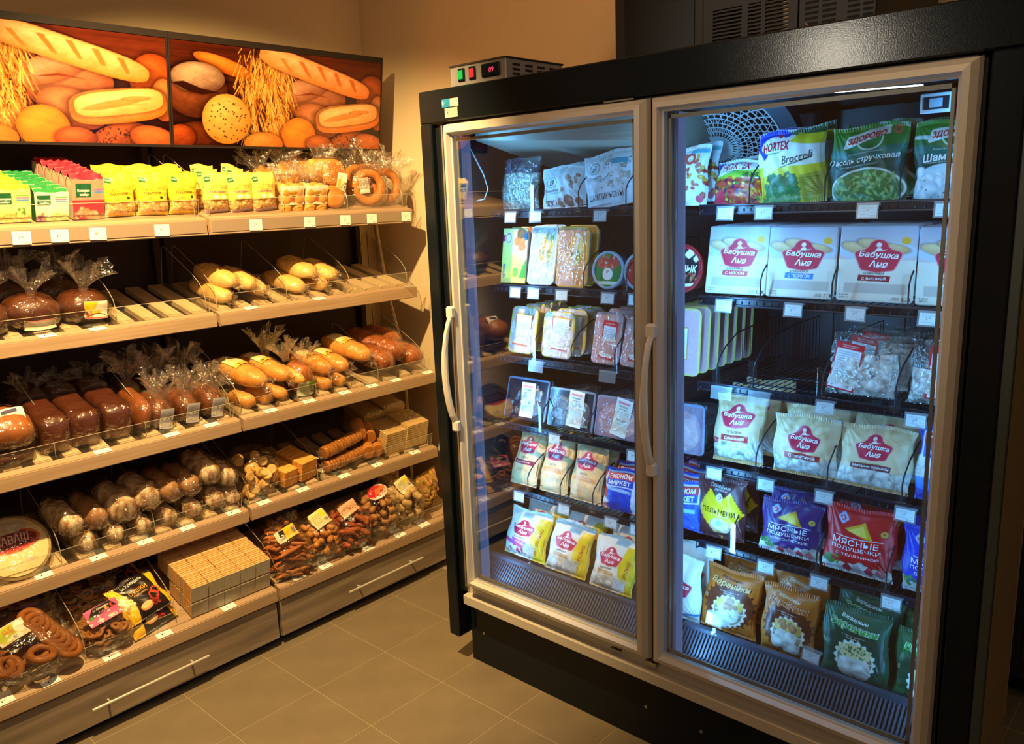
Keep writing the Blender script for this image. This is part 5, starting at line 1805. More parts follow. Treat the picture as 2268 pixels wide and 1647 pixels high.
pile_bag('biscuit_pack', 'clear biscuit pack with dark green label behind the breadsticks', 5, 1.74, .28, 0, .16, .15, .15, mk_stick(.05, .013, '#a8682c', '#6a3a16'), 18, 'biscuits', None, 0, 14, True, 'biscuit')
r = pile_bag('sausage_biscuit_pack', 'reddish pack of finger biscuits with pink printed card', 5, 1.985, .10, .0, .16, .17, .165, mk_stick(.075, .012, '#a8552c', '#74301c'), 65, 'biscuits', None, 0, 15, True, 'biscuit')
paper_sheet(r, .10, .055, '#dcae8c', [('mb', .5, .3, .75, .6, 8, .05, ['#c4502c', '#d97a4a']), ('lines', .2, .5, .5, .8, 3), ('n', .06, 9, 9)], Matrix.Translation((.0, -.02, .168)) @ Matrix.Rotation(rad(-58), 4, 'X') @ Matrix.Rotation(rad(-14), 4, 'Y'), 'label', .002, .006)
r = pile_bag('bumpy_biscuit_pack', 'clear pack of knobbly biscuits with round red and white label', 5, 2.150, .11, .0, .16, .17, .19, mk_stick(.04, .014, '#b8824a', '#7a4e26'), 80, 'biscuits', None, 0, 16, True, 'biscuit')


def disc_label(root, w, h, ops, mtx, base):
    nx, ny = 40, 20
    U, V = np.meshgrid(np.linspace(0, 1, nx + 1), np.linspace(0, 1, ny + 1))
    cols = paint(w, h, nx * 2, ny * 3, base, ops, 3)
    nx, ny = nx * 2, ny * 3
    A = np.linspace(-1, 1, nx + 1)
    B_ = np.linspace(-1, 1, ny + 1)
    X, Y = np.meshgrid(A, B_)
    X2 = X * np.sqrt(1 - Y ** 2 / 2)
    Y2 = Y * np.sqrt(1 - X ** 2 / 2)
    U2, V2 = (X2 + 1) / 2, (Y2 + 1) / 2
    idx = (np.clip((V2 * ny).round().astype(int), 0, ny) * (nx + 1) + np.clip((U2 * nx).round().astype(int), 0, nx)).ravel()
    P = np.stack([X2.ravel() * w / 2, .003 * X2.ravel() ** 2, (Y2.ravel() + 1) * h / 2], -1)
    o = mesh('label', P, gridfaces(nx, ny), PAPER, root, True, cols[idx])
    o.matrix_local = mtx
    return o


RR = r
r = LAVR
o = disc_label(r, .21, .21, [('n', .10, 60, 60), ('e', .5, .60, .42, .20, '#b3191c'), ('e', .5, .62, .38, .15, '#7c1416'), ('ring', .5, .60, .40, .18, '#e87a20', .94), ('e', .5, .84, .30, .10, '#c8b49a'), ('r', .6, .2, .78, .26, '#b9b09a')], Matrix.Translation((0, -.105, .0445)) @ Matrix.Rotation(rad(-90), 4, 'X'), '#e2cc94')
mb = MB()
v, F = text_geo('ЛАВАШ', .02, .2)
mb.add([(a * .11, -.004, .131 + b * .032) for a, b in v], F, 0, C('#e0b0a8')).build('lettering', PAPER, o)
r = RR
disc_label(r, .115, .065, [('e', .4, .6, .42, .42, '#c4202a'), ('p', [(.3, .3), (.95, .55), (.9, .8), (.4, .7)], '#e87a2c'), ('p', [(.3, .0), (.9, .15), (.95, .4), (.5, .35)], '#f0e8dc'), ('mb', .5, .2, .9, .5, 8, .05, ['#c4202a', '#e8a23a'])], Matrix.Translation((.0, -.02, .182)) @ Matrix.Rotation(rad(-52), 4, 'X') @ Matrix.Rotation(rad(-8), 4, 'Y'), '#e4d4c4')
r = pile_bag('pale_biscuit_pack', 'clear pack of pale lumpy biscuits with yellow-cornered label', 5, 2.315, .12, .0, .15, .17, .175, mk_stick(.05, .018, '#cfae74', '#9a7840'), 60, 'biscuits', None, 0, 17, True, 'biscuit')
paper_sheet(r, .085, .070, '#d8d49c', YL, Matrix.Translation((.0, -.03, .170)) @ Matrix.Rotation(rad(-58), 4, 'X') @ Matrix.Rotation(rad(-16), 4, 'Y'), 'label', .0018, .003)
for i, (x, d, lab) in enumerate(((2.46, .14, 'stack of small sweets packs with yellow and pink wrappers, right end of tray'), (2.36, .31, 'stack of small wrapped packs in the shade behind the pale biscuits'))):
    r = thing_on('wrapped_sweets_pack', 5, x, d, 0, lab, 'sweets', None, 12)
    w, h = .15, .20
    printed(r, bagS(w, h, .12, 30 + i, (list(np.random.RandomState(2).uniform(.1, .9, 30)), list(np.random.RandomState(3).uniform(.1, .9, 30)), .014, .012, 1)), w, h, '#a8803a', [('mb', 0, 0, 1, 1, 120, .07, ['#caa03a', '#8a5a2c', '#d9b44a', '#c4607a', '#7a5a34', '#e0bc50']), ('n', .2, 60, 60)], .0022, 5 + i, PRINT, '#6a4a24', 'pouch', 8)

# ------------------------------------------------------------------ frozen goods behind the glass
def ftilt(yc, lean):
    s = yc / 2.17
    b = math.degrees(math.atan(math.tan(rad(lean)) / s))
    b2 = min(max(b, 5.0), 27.0)
    res = lean - math.degrees(math.atan(math.tan(rad(b2)) * s))
    return b2, res


def froot(name, yc, z, h, dp, lean, rol, label, cat, group=None, x=2.172, dx=0.0):
    x = 2.112 if z < .5 else x
    b, res = ftilt(yc, lean)
    hh = h / (math.cos(rad(b)) + (CH - z - h) * math.sin(rad(b)) / 2.17)
    # the foot of the pack sits just behind the front wire of the shelf
    m = Matrix.Translation((x + dx + dp / 2, yc, z)) @ Matrix.Rotation(rad(-90), 4, 'Z') @ Matrix.Rotation(rad(-b), 4, 'X') @ Matrix.Rotation(rad(res * .8 - rol * .2), 4, 'Y')
    return empty(name, (0, 0, 0), label, cat, group, mtx=m), hh


RED = '#cf2a4a'


def BA(cu, cv, su, sv, col=RED, sh=.08):
    pts = [(-.46, .14), (-.28, .21), (-.21, .30), (-.18, .40), (-.10, .48), (0, .51), (.10, .48), (.18, .40), (.21, .30), (.28, .21), (.46, .14), (.50, .10), (.50, .03), (.37, -.38), (.33, -.43), (.0, -.50), (-.33, -.43), (-.37, -.38), (-.50, .03), (-.50, .10)]
    P = lambda q: [(cu + a * su, cv + b * sv) for a, b in q]
    return [('p', P([(a * 1.05, b * 1.05) for a, b in pts]), '#e8a0a4'), ('p', P(pts), col),
            ('e', cu, cv + .345 * sv, .055 * su, .075 * sv, '#f2ece6'), ('e', cu + .01 * su, cv + .25 * sv, .035 * su, .05 * sv, '#d8b8b4'), ('p', P([(-.16, .165), (.05, .18), (.2, .21), (.12, .17), (.0, .155)]), '#f2ece6'), ('p', P([(-.08, .17), (-.04, .24), (.05, .24), (.09, .18)]), '#f2ece6'),
            ('t', 'Бабушка', cu + .01 * su, cv + .02 * sv, su * .86, sv * .23, '#f7f3ee', {'shear': .2, 'bold': .025, 'rot': -3}), ('t', 'Аня', cu + .02 * su, cv - .24 * sv, su * .42, sv * .22, '#f7f3ee', {'shear': .2, 'bold': .025, 'rot': -2})]


def pel(u0, v0, u1, v1, n=26, s=.085):
    return [('r', u0, v0, u1, v1, '#8c887c'), ('b', u0, v0, u1, v1, n, s, '#f3f1e6', '#8e8a7e', 1.15)]  # window dumplings are painted, dark gaps and rims stand for shade


BAGS = []


def bag(name, label, cat, yc, z, w, h, rol, lean, base, ops, dp=.05, seed=1, group=None, rows=1, back='#b8b4a8', bumps=None, seal=.05, res=.0017, m=None, pinch=.05, rowlabel=None, gap=.075, drow=.01):
    r, hh = froot(name, yc, z, h, dp, lean, rol, label, cat, group)
    printed(r, bagS(w, hh, dp, seed, bumps, seal=seal, pinch=pinch), w, hh, base, ops, res, seed, m, back, 'pouch', 12)
    for i in range(rows):
        c = copy_tree(r)
        mt = Matrix.Translation((gap * (i + 1), -.006 * (i + 1) * (1 if seed % 2 else -1), drow if i == 0 else drow * 1.2)) @ r.matrix_world.copy()
        c.matrix_world = mt
        c['label'] = (rowlabel or label.split(',')[0].split(' with ')[0]) + (', second in its row', ', third in its row', ', fourth in its row')[i]
    return r


# ---- top shelf
r, hh = froot('frozen_strips_bag', 1.955, 1.716, .172, .06, 8, -1, 'clear bag of white frozen squid strips at the left end of the top freezer shelf', 'frozen food')
w = .172
bp = (list(np.random.RandomState(1).uniform(.05, .95, 60)), list(np.random.RandomState(2).uniform(.03, .7, 60)), .012, .006, 1)
printed(r, bagS(w, hh, .06, 5, bp, seal=.03), w, hh, '#2a3248', [('r', 0, 0, 1, .70, '#9aa296'), ('b', 0, .0, 1, .68, 190, .055, '#eef0e4', '#9aa094', 3.6), ('p', [(.05, .7), (.1, 1), (.2, .95), (.3, .7)], '#5a6a94'), ('n', .2, 20, 20)], .0018, 5, mat('icy_contents', vcol=True, rough=.5), '#5a6478', 'contents', 8)
mesh('film_bag', *(lambda S: (S(*[q.ravel() for q in np.meshgrid(np.linspace(0, 1, 31), np.linspace(0, 1, 31))]) - np.array([0, .006, 0]), gridfaces(30, 30)))(bagS(w, hh, .066, 6, seal=.03)), CRINK, r, True)
WB_ = [('mb', .1, .6, .95, .95, 7, .05, ['#dce8e4', '#cfe0e6']), ('n', .05, 5, 5)]


def planet(cu, cv, s):
    return [('ring', cu, cv, s, s * 1.0, '#2f8a86', .86), ('t', 'В', cu, cv, s * .8, s * 1.0, '#2a4a52', {'shear': .3}), ('t', 'Планета', cu, cv - s * 1.55, s * 2.6, s * .55, '#4a5a60', {'shear': .3}), ('t', 'витаминов', cu + .1, cv - s * 2.1, s * 2.0, s * .3, '#4aa8a4', {})]


bag('mushroom_bag', 'white frozen mushroom bag with round B emblem and brown caps, top shelf', 'frozen food', 1.748, 1.716, .188, .136, -1, 2, '#e2ebee', WB_ + [('mb', .55, .45, .9, .85, 9, .05, ['#d9a88a', '#c88a6a', '#e0c4b0']), ('e', .66, .16, .11, .15, '#8a5a44'), ('e', .67, .22, .09, .08, '#a87258'), ('e', .47, .12, .07, .12, '#9a6450'), ('e', .87, .12, .07, .12, '#a06a54'), ('e', .53, .42, .04, .06, '#caa080')] + planet(.27, .62, .13) + [('t', 'ОПЯТА', .25, .12, .30, .13, '#2c3640', {'bold': .02})], .05, 3, rows=1)
bag('mushroom_bag', 'tall white champignon bag with turquoise tab, top shelf by the mullion', 'frozen food', 1.556, 1.716, .200, .172, 0, -6, '#dfe9ee', WB_ + [('mb', .5, .35, .95, .85, 26, .05, ['#dcd0c8', '#e8e4da', '#c8b8a8', '#f0ece4']), ('dots', .4, .3, .95, .9, 22, .012, '#4a4a44'), ('r', .62, .74, .92, .84, '#3aa8c4'), ('ring', .68, .79, .035, .035, '#1f7a94', .8)] + planet(.28, .74, .11) + [('t', 'ШАМПИНЬОНЫ', .46, .20, .70, .11, '#2c3640', {}), ('r', .1, .05, .5, .065, '#c46a5a')], .055, 4, rows=1)
bag('mushroom_bag', 'white vitamin vegetable bag half hidden by the mullion', 'frozen food', 1.392, 1.716, .15, .145, 0, -1, '#dfe9ee', WB_ + planet(.3, .6, .13) + [('r', .6, .74, .95, .84, '#3aa8c4'), ('mb', .3, .05, .95, .4, 18, .07, ['#c8d8c0', '#e0dcd0', '#b8ccb4'])], .05, 5)
bag('vegetable_mix_bag', 'white frozen bag with sliced red peppers at the left edge of the right door', 'frozen food', 1.285, 1.712, .14, .172, -1, 4, '#e6eef0', WB_ + [('mb', .1, .1, 1, .85, 34, .08, ['#d4503a', '#e07a3c', '#e8b840', '#d86a50', '#c83c34']), ('ring', .62, .78, .12, .1, '#d4503a', .5), ('r', .6, .86, .98, .92, '#4ab0c4'), ('r', .3, .04, .8, .16, '#e8f0e8'), ('e', .85, .1, .08, .06, '#d8486a')], .05, 6, rows=1)


def HX(cu, cv, s):
    return [('t', 'HORTEX', cu, cv, s, s * .30, '#c81e3a', {'bold': .02, 'rot': 2, 'shear': .1}), ('p', [(cu - .5 * s, cv - .1 * s), (cu - .3 * s, cv - .26 * s), (cu + .1 * s, cv - .24 * s), (cu + .45 * s, cv - .08 * s), (cu + .1 * s, cv - .20 * s), (cu - .3 * s, cv - .22 * s)], '#1c8a5a')]


bag('vegetable_mix_bag', 'small mixed vegetable bag with colourful dice, in front of the fan guard', 'frozen food', 1.118, 1.712, .16, .122, 2, 10, '#eef2ee', [('p', [(0, .95), (.15, 1), (0, .6)], '#2050b0'), ('p', [(0, .62), (1, .80), (1, .60), (0, .5)], '#8ac43c'), ('r', 0, 0, 1, .55, '#c84a34'), ('mb', 0, 0, 1, .6, 130, .045, ['#d43a2a', '#e8a22c', '#e8d23c', '#4a8a3a', '#c8283c', '#e87a2c', '#5a2a5a']), ('e', .15, .12, .13, .16, '#d8344a')] + HX(.42, .83, .55) + [('t', 'МЕХИСО', .78, .64, .4, .12, '#1e2a3a', {'shear': .2})], .05, 7, rows=1)
bag('broccoli_bag', 'tall blue, white and yellow broccoli bag, top shelf of the right door', 'frozen food', .955, 1.708, .190, .200, -1, -5, '#eef2ea', [('r', 0, 0, 1, .55, '#d8d030'), ('p', [(0, .80), (0, 1), (.55, 1), (.55, .95), (.35, .85), (.12, .62)], '#1440c0'), ('p', [(.5, 1), (1, 1), (1, .86), (.7, .90), (.5, .94)], '#2a5a34'), ('p', [(.62, .95), (1, .88), (1, .74), (.5, .84)], '#d8cc2c'), ('p', [(.1, .55), (.5, .70), (1, .60), (1, .50), (.4, .52), (.1, .4)], '#e6ecd8'), ('e', .30, .80, .23, .12, '#f2f4f0'), ('p', [(.66, .0), (.66, .38), (.98, .40), (.98, 0)], '#a8a83c'), ('lines', .70, .1, .95, .36, 8, '#2a4a2a'),
     ('b', .14, .06, .64, .36, 130, .034, '#3f8a4a', '#0f3a24', 1), ('b', .05, .0, .6, .12, 50, .032, '#7fae5a', '#1f5a2c', 1), ('b', .2, .25, .6, .42, 50, .032, '#2f7a44', '#0c3020', 1), ('e', .36, .915, .03, .025, '#d83a2a')] + HX(.30, .79, .40) + [('t', 'Broccoli', .62, .62, .46, .11, '#141c2c', {'shear': .25, 'rot': 7}), ('p', [(.38, .50), (.84, .60), (.86, .62), (.38, .515)], '#141c2c')], .06, 8, rows=1, pinch=.03)
GB = [('g', .55, 1, '#0e4a3c', '#4a9a30'), ('g', .0, .55, '#0a3a34', '#0e4a3c'), ('p', [(0, .72), (.4, .66), (1, .74), (1, .62), (.4, .56), (0, .62)], '#1a6a5c'), ('n', .25, 3, 14)]


def ZD(name2, cu=.5):
    return [('ring', .55, .80, .17, .13, '#cfe0c8', .88), ('p', [(.20, .74), (.24, .88), (.78, .96), (.80, .86), (.22, .72)], '#e6eee2'), ('t', 'ЗДОРОВО', .50, .835, .50, .09, '#d0322c', {'bold': .03, 'rot': 7, 'shear': .2}), ('ring', .88, .91, .06, .055, '#e06a5a', .5), ('t', name2, cu, .56, .92, .095, '#eef4ee', {'bold': .02, 'rot': 4, 'shear': .2}), ('t', 'Резаная быстрозамороженная', .5, .645, .44, .03, '#c8dcd0', {'shear': .2, 'rot': 3}), ('t', 'Отборный природный продукт', .42, .485, .5, .03, '#c8dcd0', {'shear': .2, 'rot': 3})]


bag('green_bean_bag', 'dark green frozen string bean bag with red-lettered white banner, top shelf', 'frozen food', .762, 1.706, .190, .196, 0, 0, '#0e4a3c', GB + [('e', .52, .18, .48, .27, '#dfe8d8'), ('e', .52, .18, .45, .245, '#4a7a3a'), ('b', .12, .02, .92, .38, 75, .055, '#a8cc7a', '#3f6a34', 3.4)] + ZD('Фасоль стручковая', .48), .06, 9, rows=1, pinch=.02)
bag('mushroom_bag', 'green frozen champignon bag with red-lettered white banner, right end of top shelf', 'frozen food', .560, 1.708, .175, .192, 0, -3, '#0e4a3c', GB + [('p', [(0, .80), (.35, .74), (.35, .80), (0, .84)], '#cfe8e0'), ('e', .45, .18, .45, .28, '#c8dce0'), ('b', .05, .02, .95, .38, 40, .10, '#f2f6f4', '#8fa4b0', 1.2), ('dots', .1, .05, .9, .35, 16, .012, '#5a6a70')] + ZD('Шампиньоны', .60), .06, 10, rows=1, pinch=.02)


# ---- flat packs and trays
def boxS(w, h, d, rc=.012, top=0.0):
    def S(u, v, back=False):
        x = (u - .5) * w
        z = v * h
        # rounded corners in the silhouette
        ex = np.clip(rc - z, 0, rc) + np.clip(z - (h - rc), 0, rc)
        cut = rc - np.sqrt(np.clip(rc ** 2 - ex ** 2, 0, None))
        x = np.clip(x, -w / 2 + cut, w / 2 - cut)
        e = np.minimum(np.minimum(u, 1 - u) * w, np.minimum(v, 1 - v) * h)
        rr = .004
        yy = -d / 2 + rr - np.sqrt(np.clip(rr ** 2 - np.clip(rr - e, 0, rr) ** 2, 0, None))
        yy = yy + .0008 * np.sin(u * 8) * np.sin(v * 6)
        if back:
            yy = -yy
            yy = np.where(e < 1e-5, -d / 2 + rr, yy)
        return np.stack([x, yy, z], -1)
    return S


def flatpack(name, label, cat, yc, z, w, h, rol, lean, d, base, ops, rows=0, seed=1, group=None, rc=.012, m=None, back='#d8d2c0', gap=.03, dx=0.0, rl=None):
    r, hh = froot(name, yc, z, h, d, lean, rol, label, cat, group, dx=dx)
    S0 = boxS(w, hh, d, rc)

    def S(u, v, back=False):
        return S0(u, v, back)
    printed(r, S, w, hh, base, ops, .0017, seed, m or CARD, back, 'box', 12)
    for i in range(rows):
        c = copy_tree(r)
        c.matrix_world = Matrix.Translation((gap * (i + 1), rng.uniform(-.006, .002), .002)) @ r.matrix_world.copy()
        c['label'] = (rl or label.split(' with ')[0].split(',')[0]) + ', ' + ['second', 'third', 'fourth', 'fifth', 'sixth', 'seventh'][i] + ' from the glass'
    return r


def gusset(r, w, h, d, col):
    mb = MB()
    mb.box((-w / 2 + .001, -d / 2 + .004, .004), (w / 2 - .001, d / 2 - .004, h - .004), 0, C(col))
    return mb.build('box_side', CARD, r)


r = flatpack('nugget_box', 'yellow nuggets box with picture of golden nuggets, left end of the second shelf', 'frozen food', 1.98, 1.452, .118, .196, 0, 8, .035, '#eedc3c', [('g', 0, 1, '#f2e04a', '#f6ef9a'), ('p', [(.35, .55), (.55, 1), (1, 1), (1, .35), (.8, .45)], '#f6f3dc'), ('e', .78, .75, .2, .22, '#f4f0d8'), ('b', .58, .55, .95, .95, 12, .14, '#e2965a', '#b0683a', 1.3), ('p', [(.0, .76), (.14, .76), (.14, .88), (0, .88)], '#b02a6a'), ('s', .26, .82, .14, .11, '#f4ead8', 12), ('ring', .26, .82, .11, .09, '#d05a4a', .8), ('e', .95, .85, .07, .08, '#1f7a9a'), ('e', .5, .03, .6, .06, '#d8c86a'), ('p', [(.75, .1), (1, .1), (1, .45), (.85, .3)], '#3f9a3a'), ('e', .6, .2, .12, .09, '#5ab04a'), ('t', 'Наггетсы', .12, .22, .42, .07, '#2a5ab0', {'rot': 90, 'bold': .03})], 2, 3, rc=.001, gap=.045)
for i, (yc, z, w, h, lean, rim, lab, cb, lo, hi, foo) in enumerate((
        (1.852, 1.450, .124, .206, 11, '#e6e8ea', 'white foam tray of pale meatballs with oval yellow label', '#b8bcc0', '#9aa0a8', '#e6e8e8', 0),
        (1.715, 1.448, .134, .206, 7, '#e8b23a', 'yellow foam tray of orange cutlets with oval yellow label', '#c88a3c', '#b87838', '#e8b878', 1))):
    r = flatpack('meat_tray', lab, 'frozen food', yc, z, w, h, 0, lean, .03, rim, [('r', .07, .04, .93, .96, cb), ('b', .12, .08, .88, .62, 10, .20, hi, lo, 1.05), ('n', .12, 40, 40)], 1, 5 + i, rc=.024, m=PRINT, gap=.045)
    S = boxS(.058 if i == 0 else .062, .105, .001, .0)
    nx, ny = 40, 60
    disc_label(r, .062, .108, [('p', [(0, 0), (.42, 0), (.42, 1), (0, 1)], '#e0b42a'), ('p', [(.42, 0), (.58, 0), (.58, 1), (.42, 1)], '#d8d4e0'), ('p', [(.58, 0), (1, 0), (1, 1), (.58, 1)], '#d8c82a'), ('mb', .05, .2, .4, .6, 8, .1, ['#c84a3a', '#3a8a4a', '#e8d8c8']), ('code', .62, .2, .85, .5), ('lines', .44, .1, .56, .9, 14, '#8a2a5a')], Matrix.Translation((.006, -.0175, .075)) @ Matrix.Rotation(rad(10), 4, 'Y'), '#c8384a')
    mb = MB()
    mesh('film_wrap', *(lambda S: (S(*[q.ravel() for q in np.meshgrid(np.linspace(0, 1, 21), np.linspace(0, 1, 31))]) - np.array([0, .003, 0]), gridfaces(20, 30)))(boxS(w, .2, .03, .024)), CELLO, r, True)


# round tubs seen lid-on
def tub(label, yc, z, R, ops, base, rim, dp=.06):
    r = empty('round_tub', (0, 0, 0), label, 'frozen food', 'round tubs on the second shelf', mtx=Matrix.Translation((2.172, yc, z)) @ Matrix.Rotation(rad(-90), 4, 'Z') @ Matrix.Rotation(rad(-7), 4, 'X'))
    disc_label(r, 2 * R * .86, 2 * R * .86, ops, Matrix.Translation((0, -.001, R * .14)), base)
    n = 40
    V, F = [], []
    prof = [(.86, 0), (.92, -.003), (1, -.002), (1.0, .008), (.95, .010), (.80, dp), (.0, dp)]
    for q, y in prof:
        for k in range(n):
            a = 2 * PI * k / n
            V.append((R * q * math.cos(a), y, R + R * q * math.sin(a)))
    for i in range(len(prof) - 1):
        for k in range(n):
            F.append((i * n + k, i * n + (k + 1) % n, (i + 1) * n + (k + 1) % n, (i + 1) * n + k))
    mesh('tub', V, F, rim, r, True)
    return r


CLT = mat('cloudy_plastic', C('#8fa3b8'), .3, 0, .6)
REDP = mat('red_plastic', C('#a81420'), .35)
tub('clear round tub with green label and mixed salad picture', 1.562, 1.452, .062, [('e', .5, .72, .4, .22, '#c84a3a'), ('mb', .15, .55, .85, .95, 44, .05, ['#d8503a', '#e8d8c0', '#4a9a3a', '#e88a3c', '#c8283c']), ('e', .5, .38, .19, .19, '#e2e2da'), ('mb', .44, .42, .56, .5, 4, .03, ['#c8283c', '#d8504a']), ('p', [(.2, .06), (.8, .06), (.85, .16), (.15, .16)], '#c8d8c0')], '#2f7a34', CLT)
tub('clear round tub with red label, half hidden by the door mullion', 1.436, 1.452, .062, [('mb', .1, .5, .9, .9, 40, .05, ['#d8402c', '#e8b43c', '#f0e0c8', '#a8281c']), ('e', .5, .36, .2, .2, '#e8e0dc')], '#b8281c', CLT)
r = tub('red bucket of marinated kebab meat with black lid picture', 1.292, 1.452, .075, [('e', .5, .5, .47, .47, '#17141a'), ('p', [(.58, .82), (.72, .98), (.84, .84), (.70, .72)], '#f0f0f0'), ('p', [(.80, .72), (.88, .82), (.96, .72), (.88, .64)], '#f0f0f0'), ('mb', .3, .18, .95, .42, 44, .05, ['#8a3a2a', '#5a2418', '#c88a5a', '#3a1810']), ('p', [(.3, .12), (.9, .17), (.85, .10), (.4, .06)], '#e8e8e0')], '#c0182a', REDP, .08)
mb = MB()
v, F = text_geo('Шашлык', .02, .2)
mb.add([(a * .115, -.003, .078 + b * .030) for a, b in v], F, 0, C('#f4f4f0'))
mb.build('lettering', PAPER, r)
mb = MB()
v, F = text_geo('МАРИНАДНЫЙ НА УГЛЯХ', .0, 0)
mb.add([(a * .10, -.003, .056 + b * .007) for a, b in v], F, 0, C('#d83a4a'))
mb.build('lettering', PAPER, r)

# pancake boxes
for i, (yc, w, h, lean, fl, fc, lab, wt) in enumerate(((1.112, .190, .196, 5, 'С МЯСОМ', '#d8404c', 'with red flavour strip', '(420 г)'), (.920, .192, .194, 3, 'С ТВОРОГОМ', '#1a86cc', 'with blue flavour strip', '(360 г)'), (.722, .192, .196, 2, 'С ВИШНЕЙ', '#94182e', 'with dark cherry-red flavour strip', '(360 г)'), (.528, .186, .194, 0, 'С АБРИКОСОМ', '#d87a1a', 'with orange flavour strip', '(420 г)'))):
    flatpack('pancake_box', 'cream pancake box %s, second shelf of the right door' % lab, 'frozen food', yc, 1.455, w, h, 0, lean, .032, '#e8e1cc', [
        ('g', .55, 1, '#d8c8c0', '#aab4c6'), ('e', .5, .66, .52, .13, '#c4d2dc'), ('bread', .25, .70, .22, .07, -14, '#efd9a8', '#c4a06a'), ('bread', .50, .74, .26, .07, -12, '#f2dcae', '#c8a470'), ('bread', .72, .70, .20, .06, -8, '#ecd2a0', '#bf9a62'), ('e', .86, .80, .06, .05, '#e8b030'), ('r', 0, 0, 1, .55, '#eae3cf'),
        ('r', .10, .115, .92, .245, '#c6bdb0'), ('n', .03, 6, 6), ] + BA(.52, .60, .60, .42) + [
        ('p', [(.27, .275), (.69, .265), (.70, .345), (.28, .355)], fc), ('t', fl, .485, .31, .32, .045, '#f4f0ee', {'bold': .02}), ('t', 'БЛИНЧИКИ', .48, .375, .27, .032, '#3a322c', {}), ('t', '6 штук', .11, .085, .12, .028, '#3a322c'), ('t', wt, .11, .05, .11, .026, '#3a322c'), ('r', .86, .03, .97, .075, '#3a322c'), ('r', .875, .037, .94, .068, '#e8e1cc'), ('t', 'только', .79, .062, .09, .018, '#3a322c'), ('t', 'разогреть', .78, .038, .11, .018, '#3a322c')], 5, 21 + i, 'pancake boxes on the second shelf', rc=.010, gap=.04, rl='cream pancake box in the row of the ' + ['red', 'blue', 'cherry-red', 'orange'][i] + '-strip one')

# ---- third shelf
YLAB = [('r', .04, .04, .96, .96, '#dfe6da'), ('p', [(0, 1), (.25, .96), (1, .96), (1, 1)], '#e8b41c'), ('lines', .12, .3, .9, .85, 9, '#8a9a94'), ('code', .5, .08, .92, .22)]
for i, (yc, w, h, lean, rol, lab, rows) in enumerate(((1.955, .128, .176, 13, 0, 'yellow foam tray of chicken wings, leftmost on the third shelf', 3), (1.788, .140, .168, 9, -2, 'yellow foam tray of chicken wings, nearer the mullion, with tilted label', 3))):
    r, hh = froot('chicken_tray', yc, 1.195, h, .034, lean, rol, lab, 'frozen food', 'chicken trays on the third shelf')
    printed(r, boxS(w, hh, .034, .028), w, hh, '#e4cf5a', [('r', .06, .04, .94, .96, '#cdb9b0'), ('b', .1, .06, .9, .94, 26, .16, '#ecdcd4', '#b09a9a', 1.3)], .0018, 31 + i, PRINT, '#e0d080', 'tray', 10)
    paper_sheet(r, .078, .115, '#d8501c', YLAB, Matrix.Translation((-.004 + .012 * i, -.0195, .03)) @ Matrix.Rotation(rad(4), 4, 'Y'), 'label', .0016, .001)
    mesh('film_wrap', *(lambda S: (S(*[q.ravel() for q in np.meshgrid(np.linspace(0, 1, 21), np.linspace(0, 1, 31))]) - np.array([0, .004, 0]), gridfaces(20, 30)))(boxS(w, hh, .034, .028)), CELLO, r, True)
    for q in range(rows):
        c = copy_tree(r)
        c.matrix_world = Matrix.Translation((.048 * (q + 1), -.018, .004)) @ r.matrix_world.copy()
        c['label'] = 'yellow foam chicken tray, %s behind the %s front one' % (['first', 'second', 'third'][q], ['left', 'right'][i])
RLAB = [('r', 0, 0, 1, 1, '#c8202c'), ('r', .08, .05, .92, .86, '#c9d6e0'), ('lines', .14, .42, .86, .82, 9, '#4a5a70'), ('code', .14, .10, .5, .30), ('code', .6, .3, .86, .4), ('t', 'ВИТЕБСКИЙ', .5, .93, .6, .05, '#f0d8d8')]
for i, (yc, w, h, lean, lab) in enumerate(((1.580, .112, .178, 9, 'tray of minced meat with red-framed label, third shelf left door'), (1.462, .112, .170, 11, 'tray of minced meat with red-framed label touching the mullion'))):
    r, hh = froot('mince_tray', yc, 1.195, h, .045, lean, -3, lab, 'frozen food', 'minced meat trays on the third shelf')
    printed(r, boxS(w, hh, .045, .02), w, hh, '#c89a96', [('b', 0, 0, 1, 1, 240, .05, '#dcb4ae', '#a8706c', 2.2), ('n', .2, 60, 60)], .0018, 35 + i, PRINT, '#b88a88', 'mince', 10)
    paper_sheet(r, .058, .128, '#c8202c', RLAB, Matrix.Translation((.004, -.0255, .018)) @ Matrix.Rotation(rad(5), 4, 'Y'), 'label', .0015, .001)
    mesh('film_wrap', *(lambda S: (S(*[q.ravel() for q in np.meshgrid(np.linspace(0, 1, 21), np.linspace(0, 1, 31))]) - np.array([0, .004, 0]), gridfaces(20, 30)))(boxS(w, hh, .045, .02)), CELLO, r, True)
    for q in range(2):
        c = copy_tree(r)
        c.matrix_world = Matrix.Translation((.06 * (q + 1), -.01, .004)) @ r.matrix_world.copy()
        c['label'] = 'minced meat tray, %s behind the %s front one' % (['first', 'second'][q], ['left', 'mullion-side'][i])
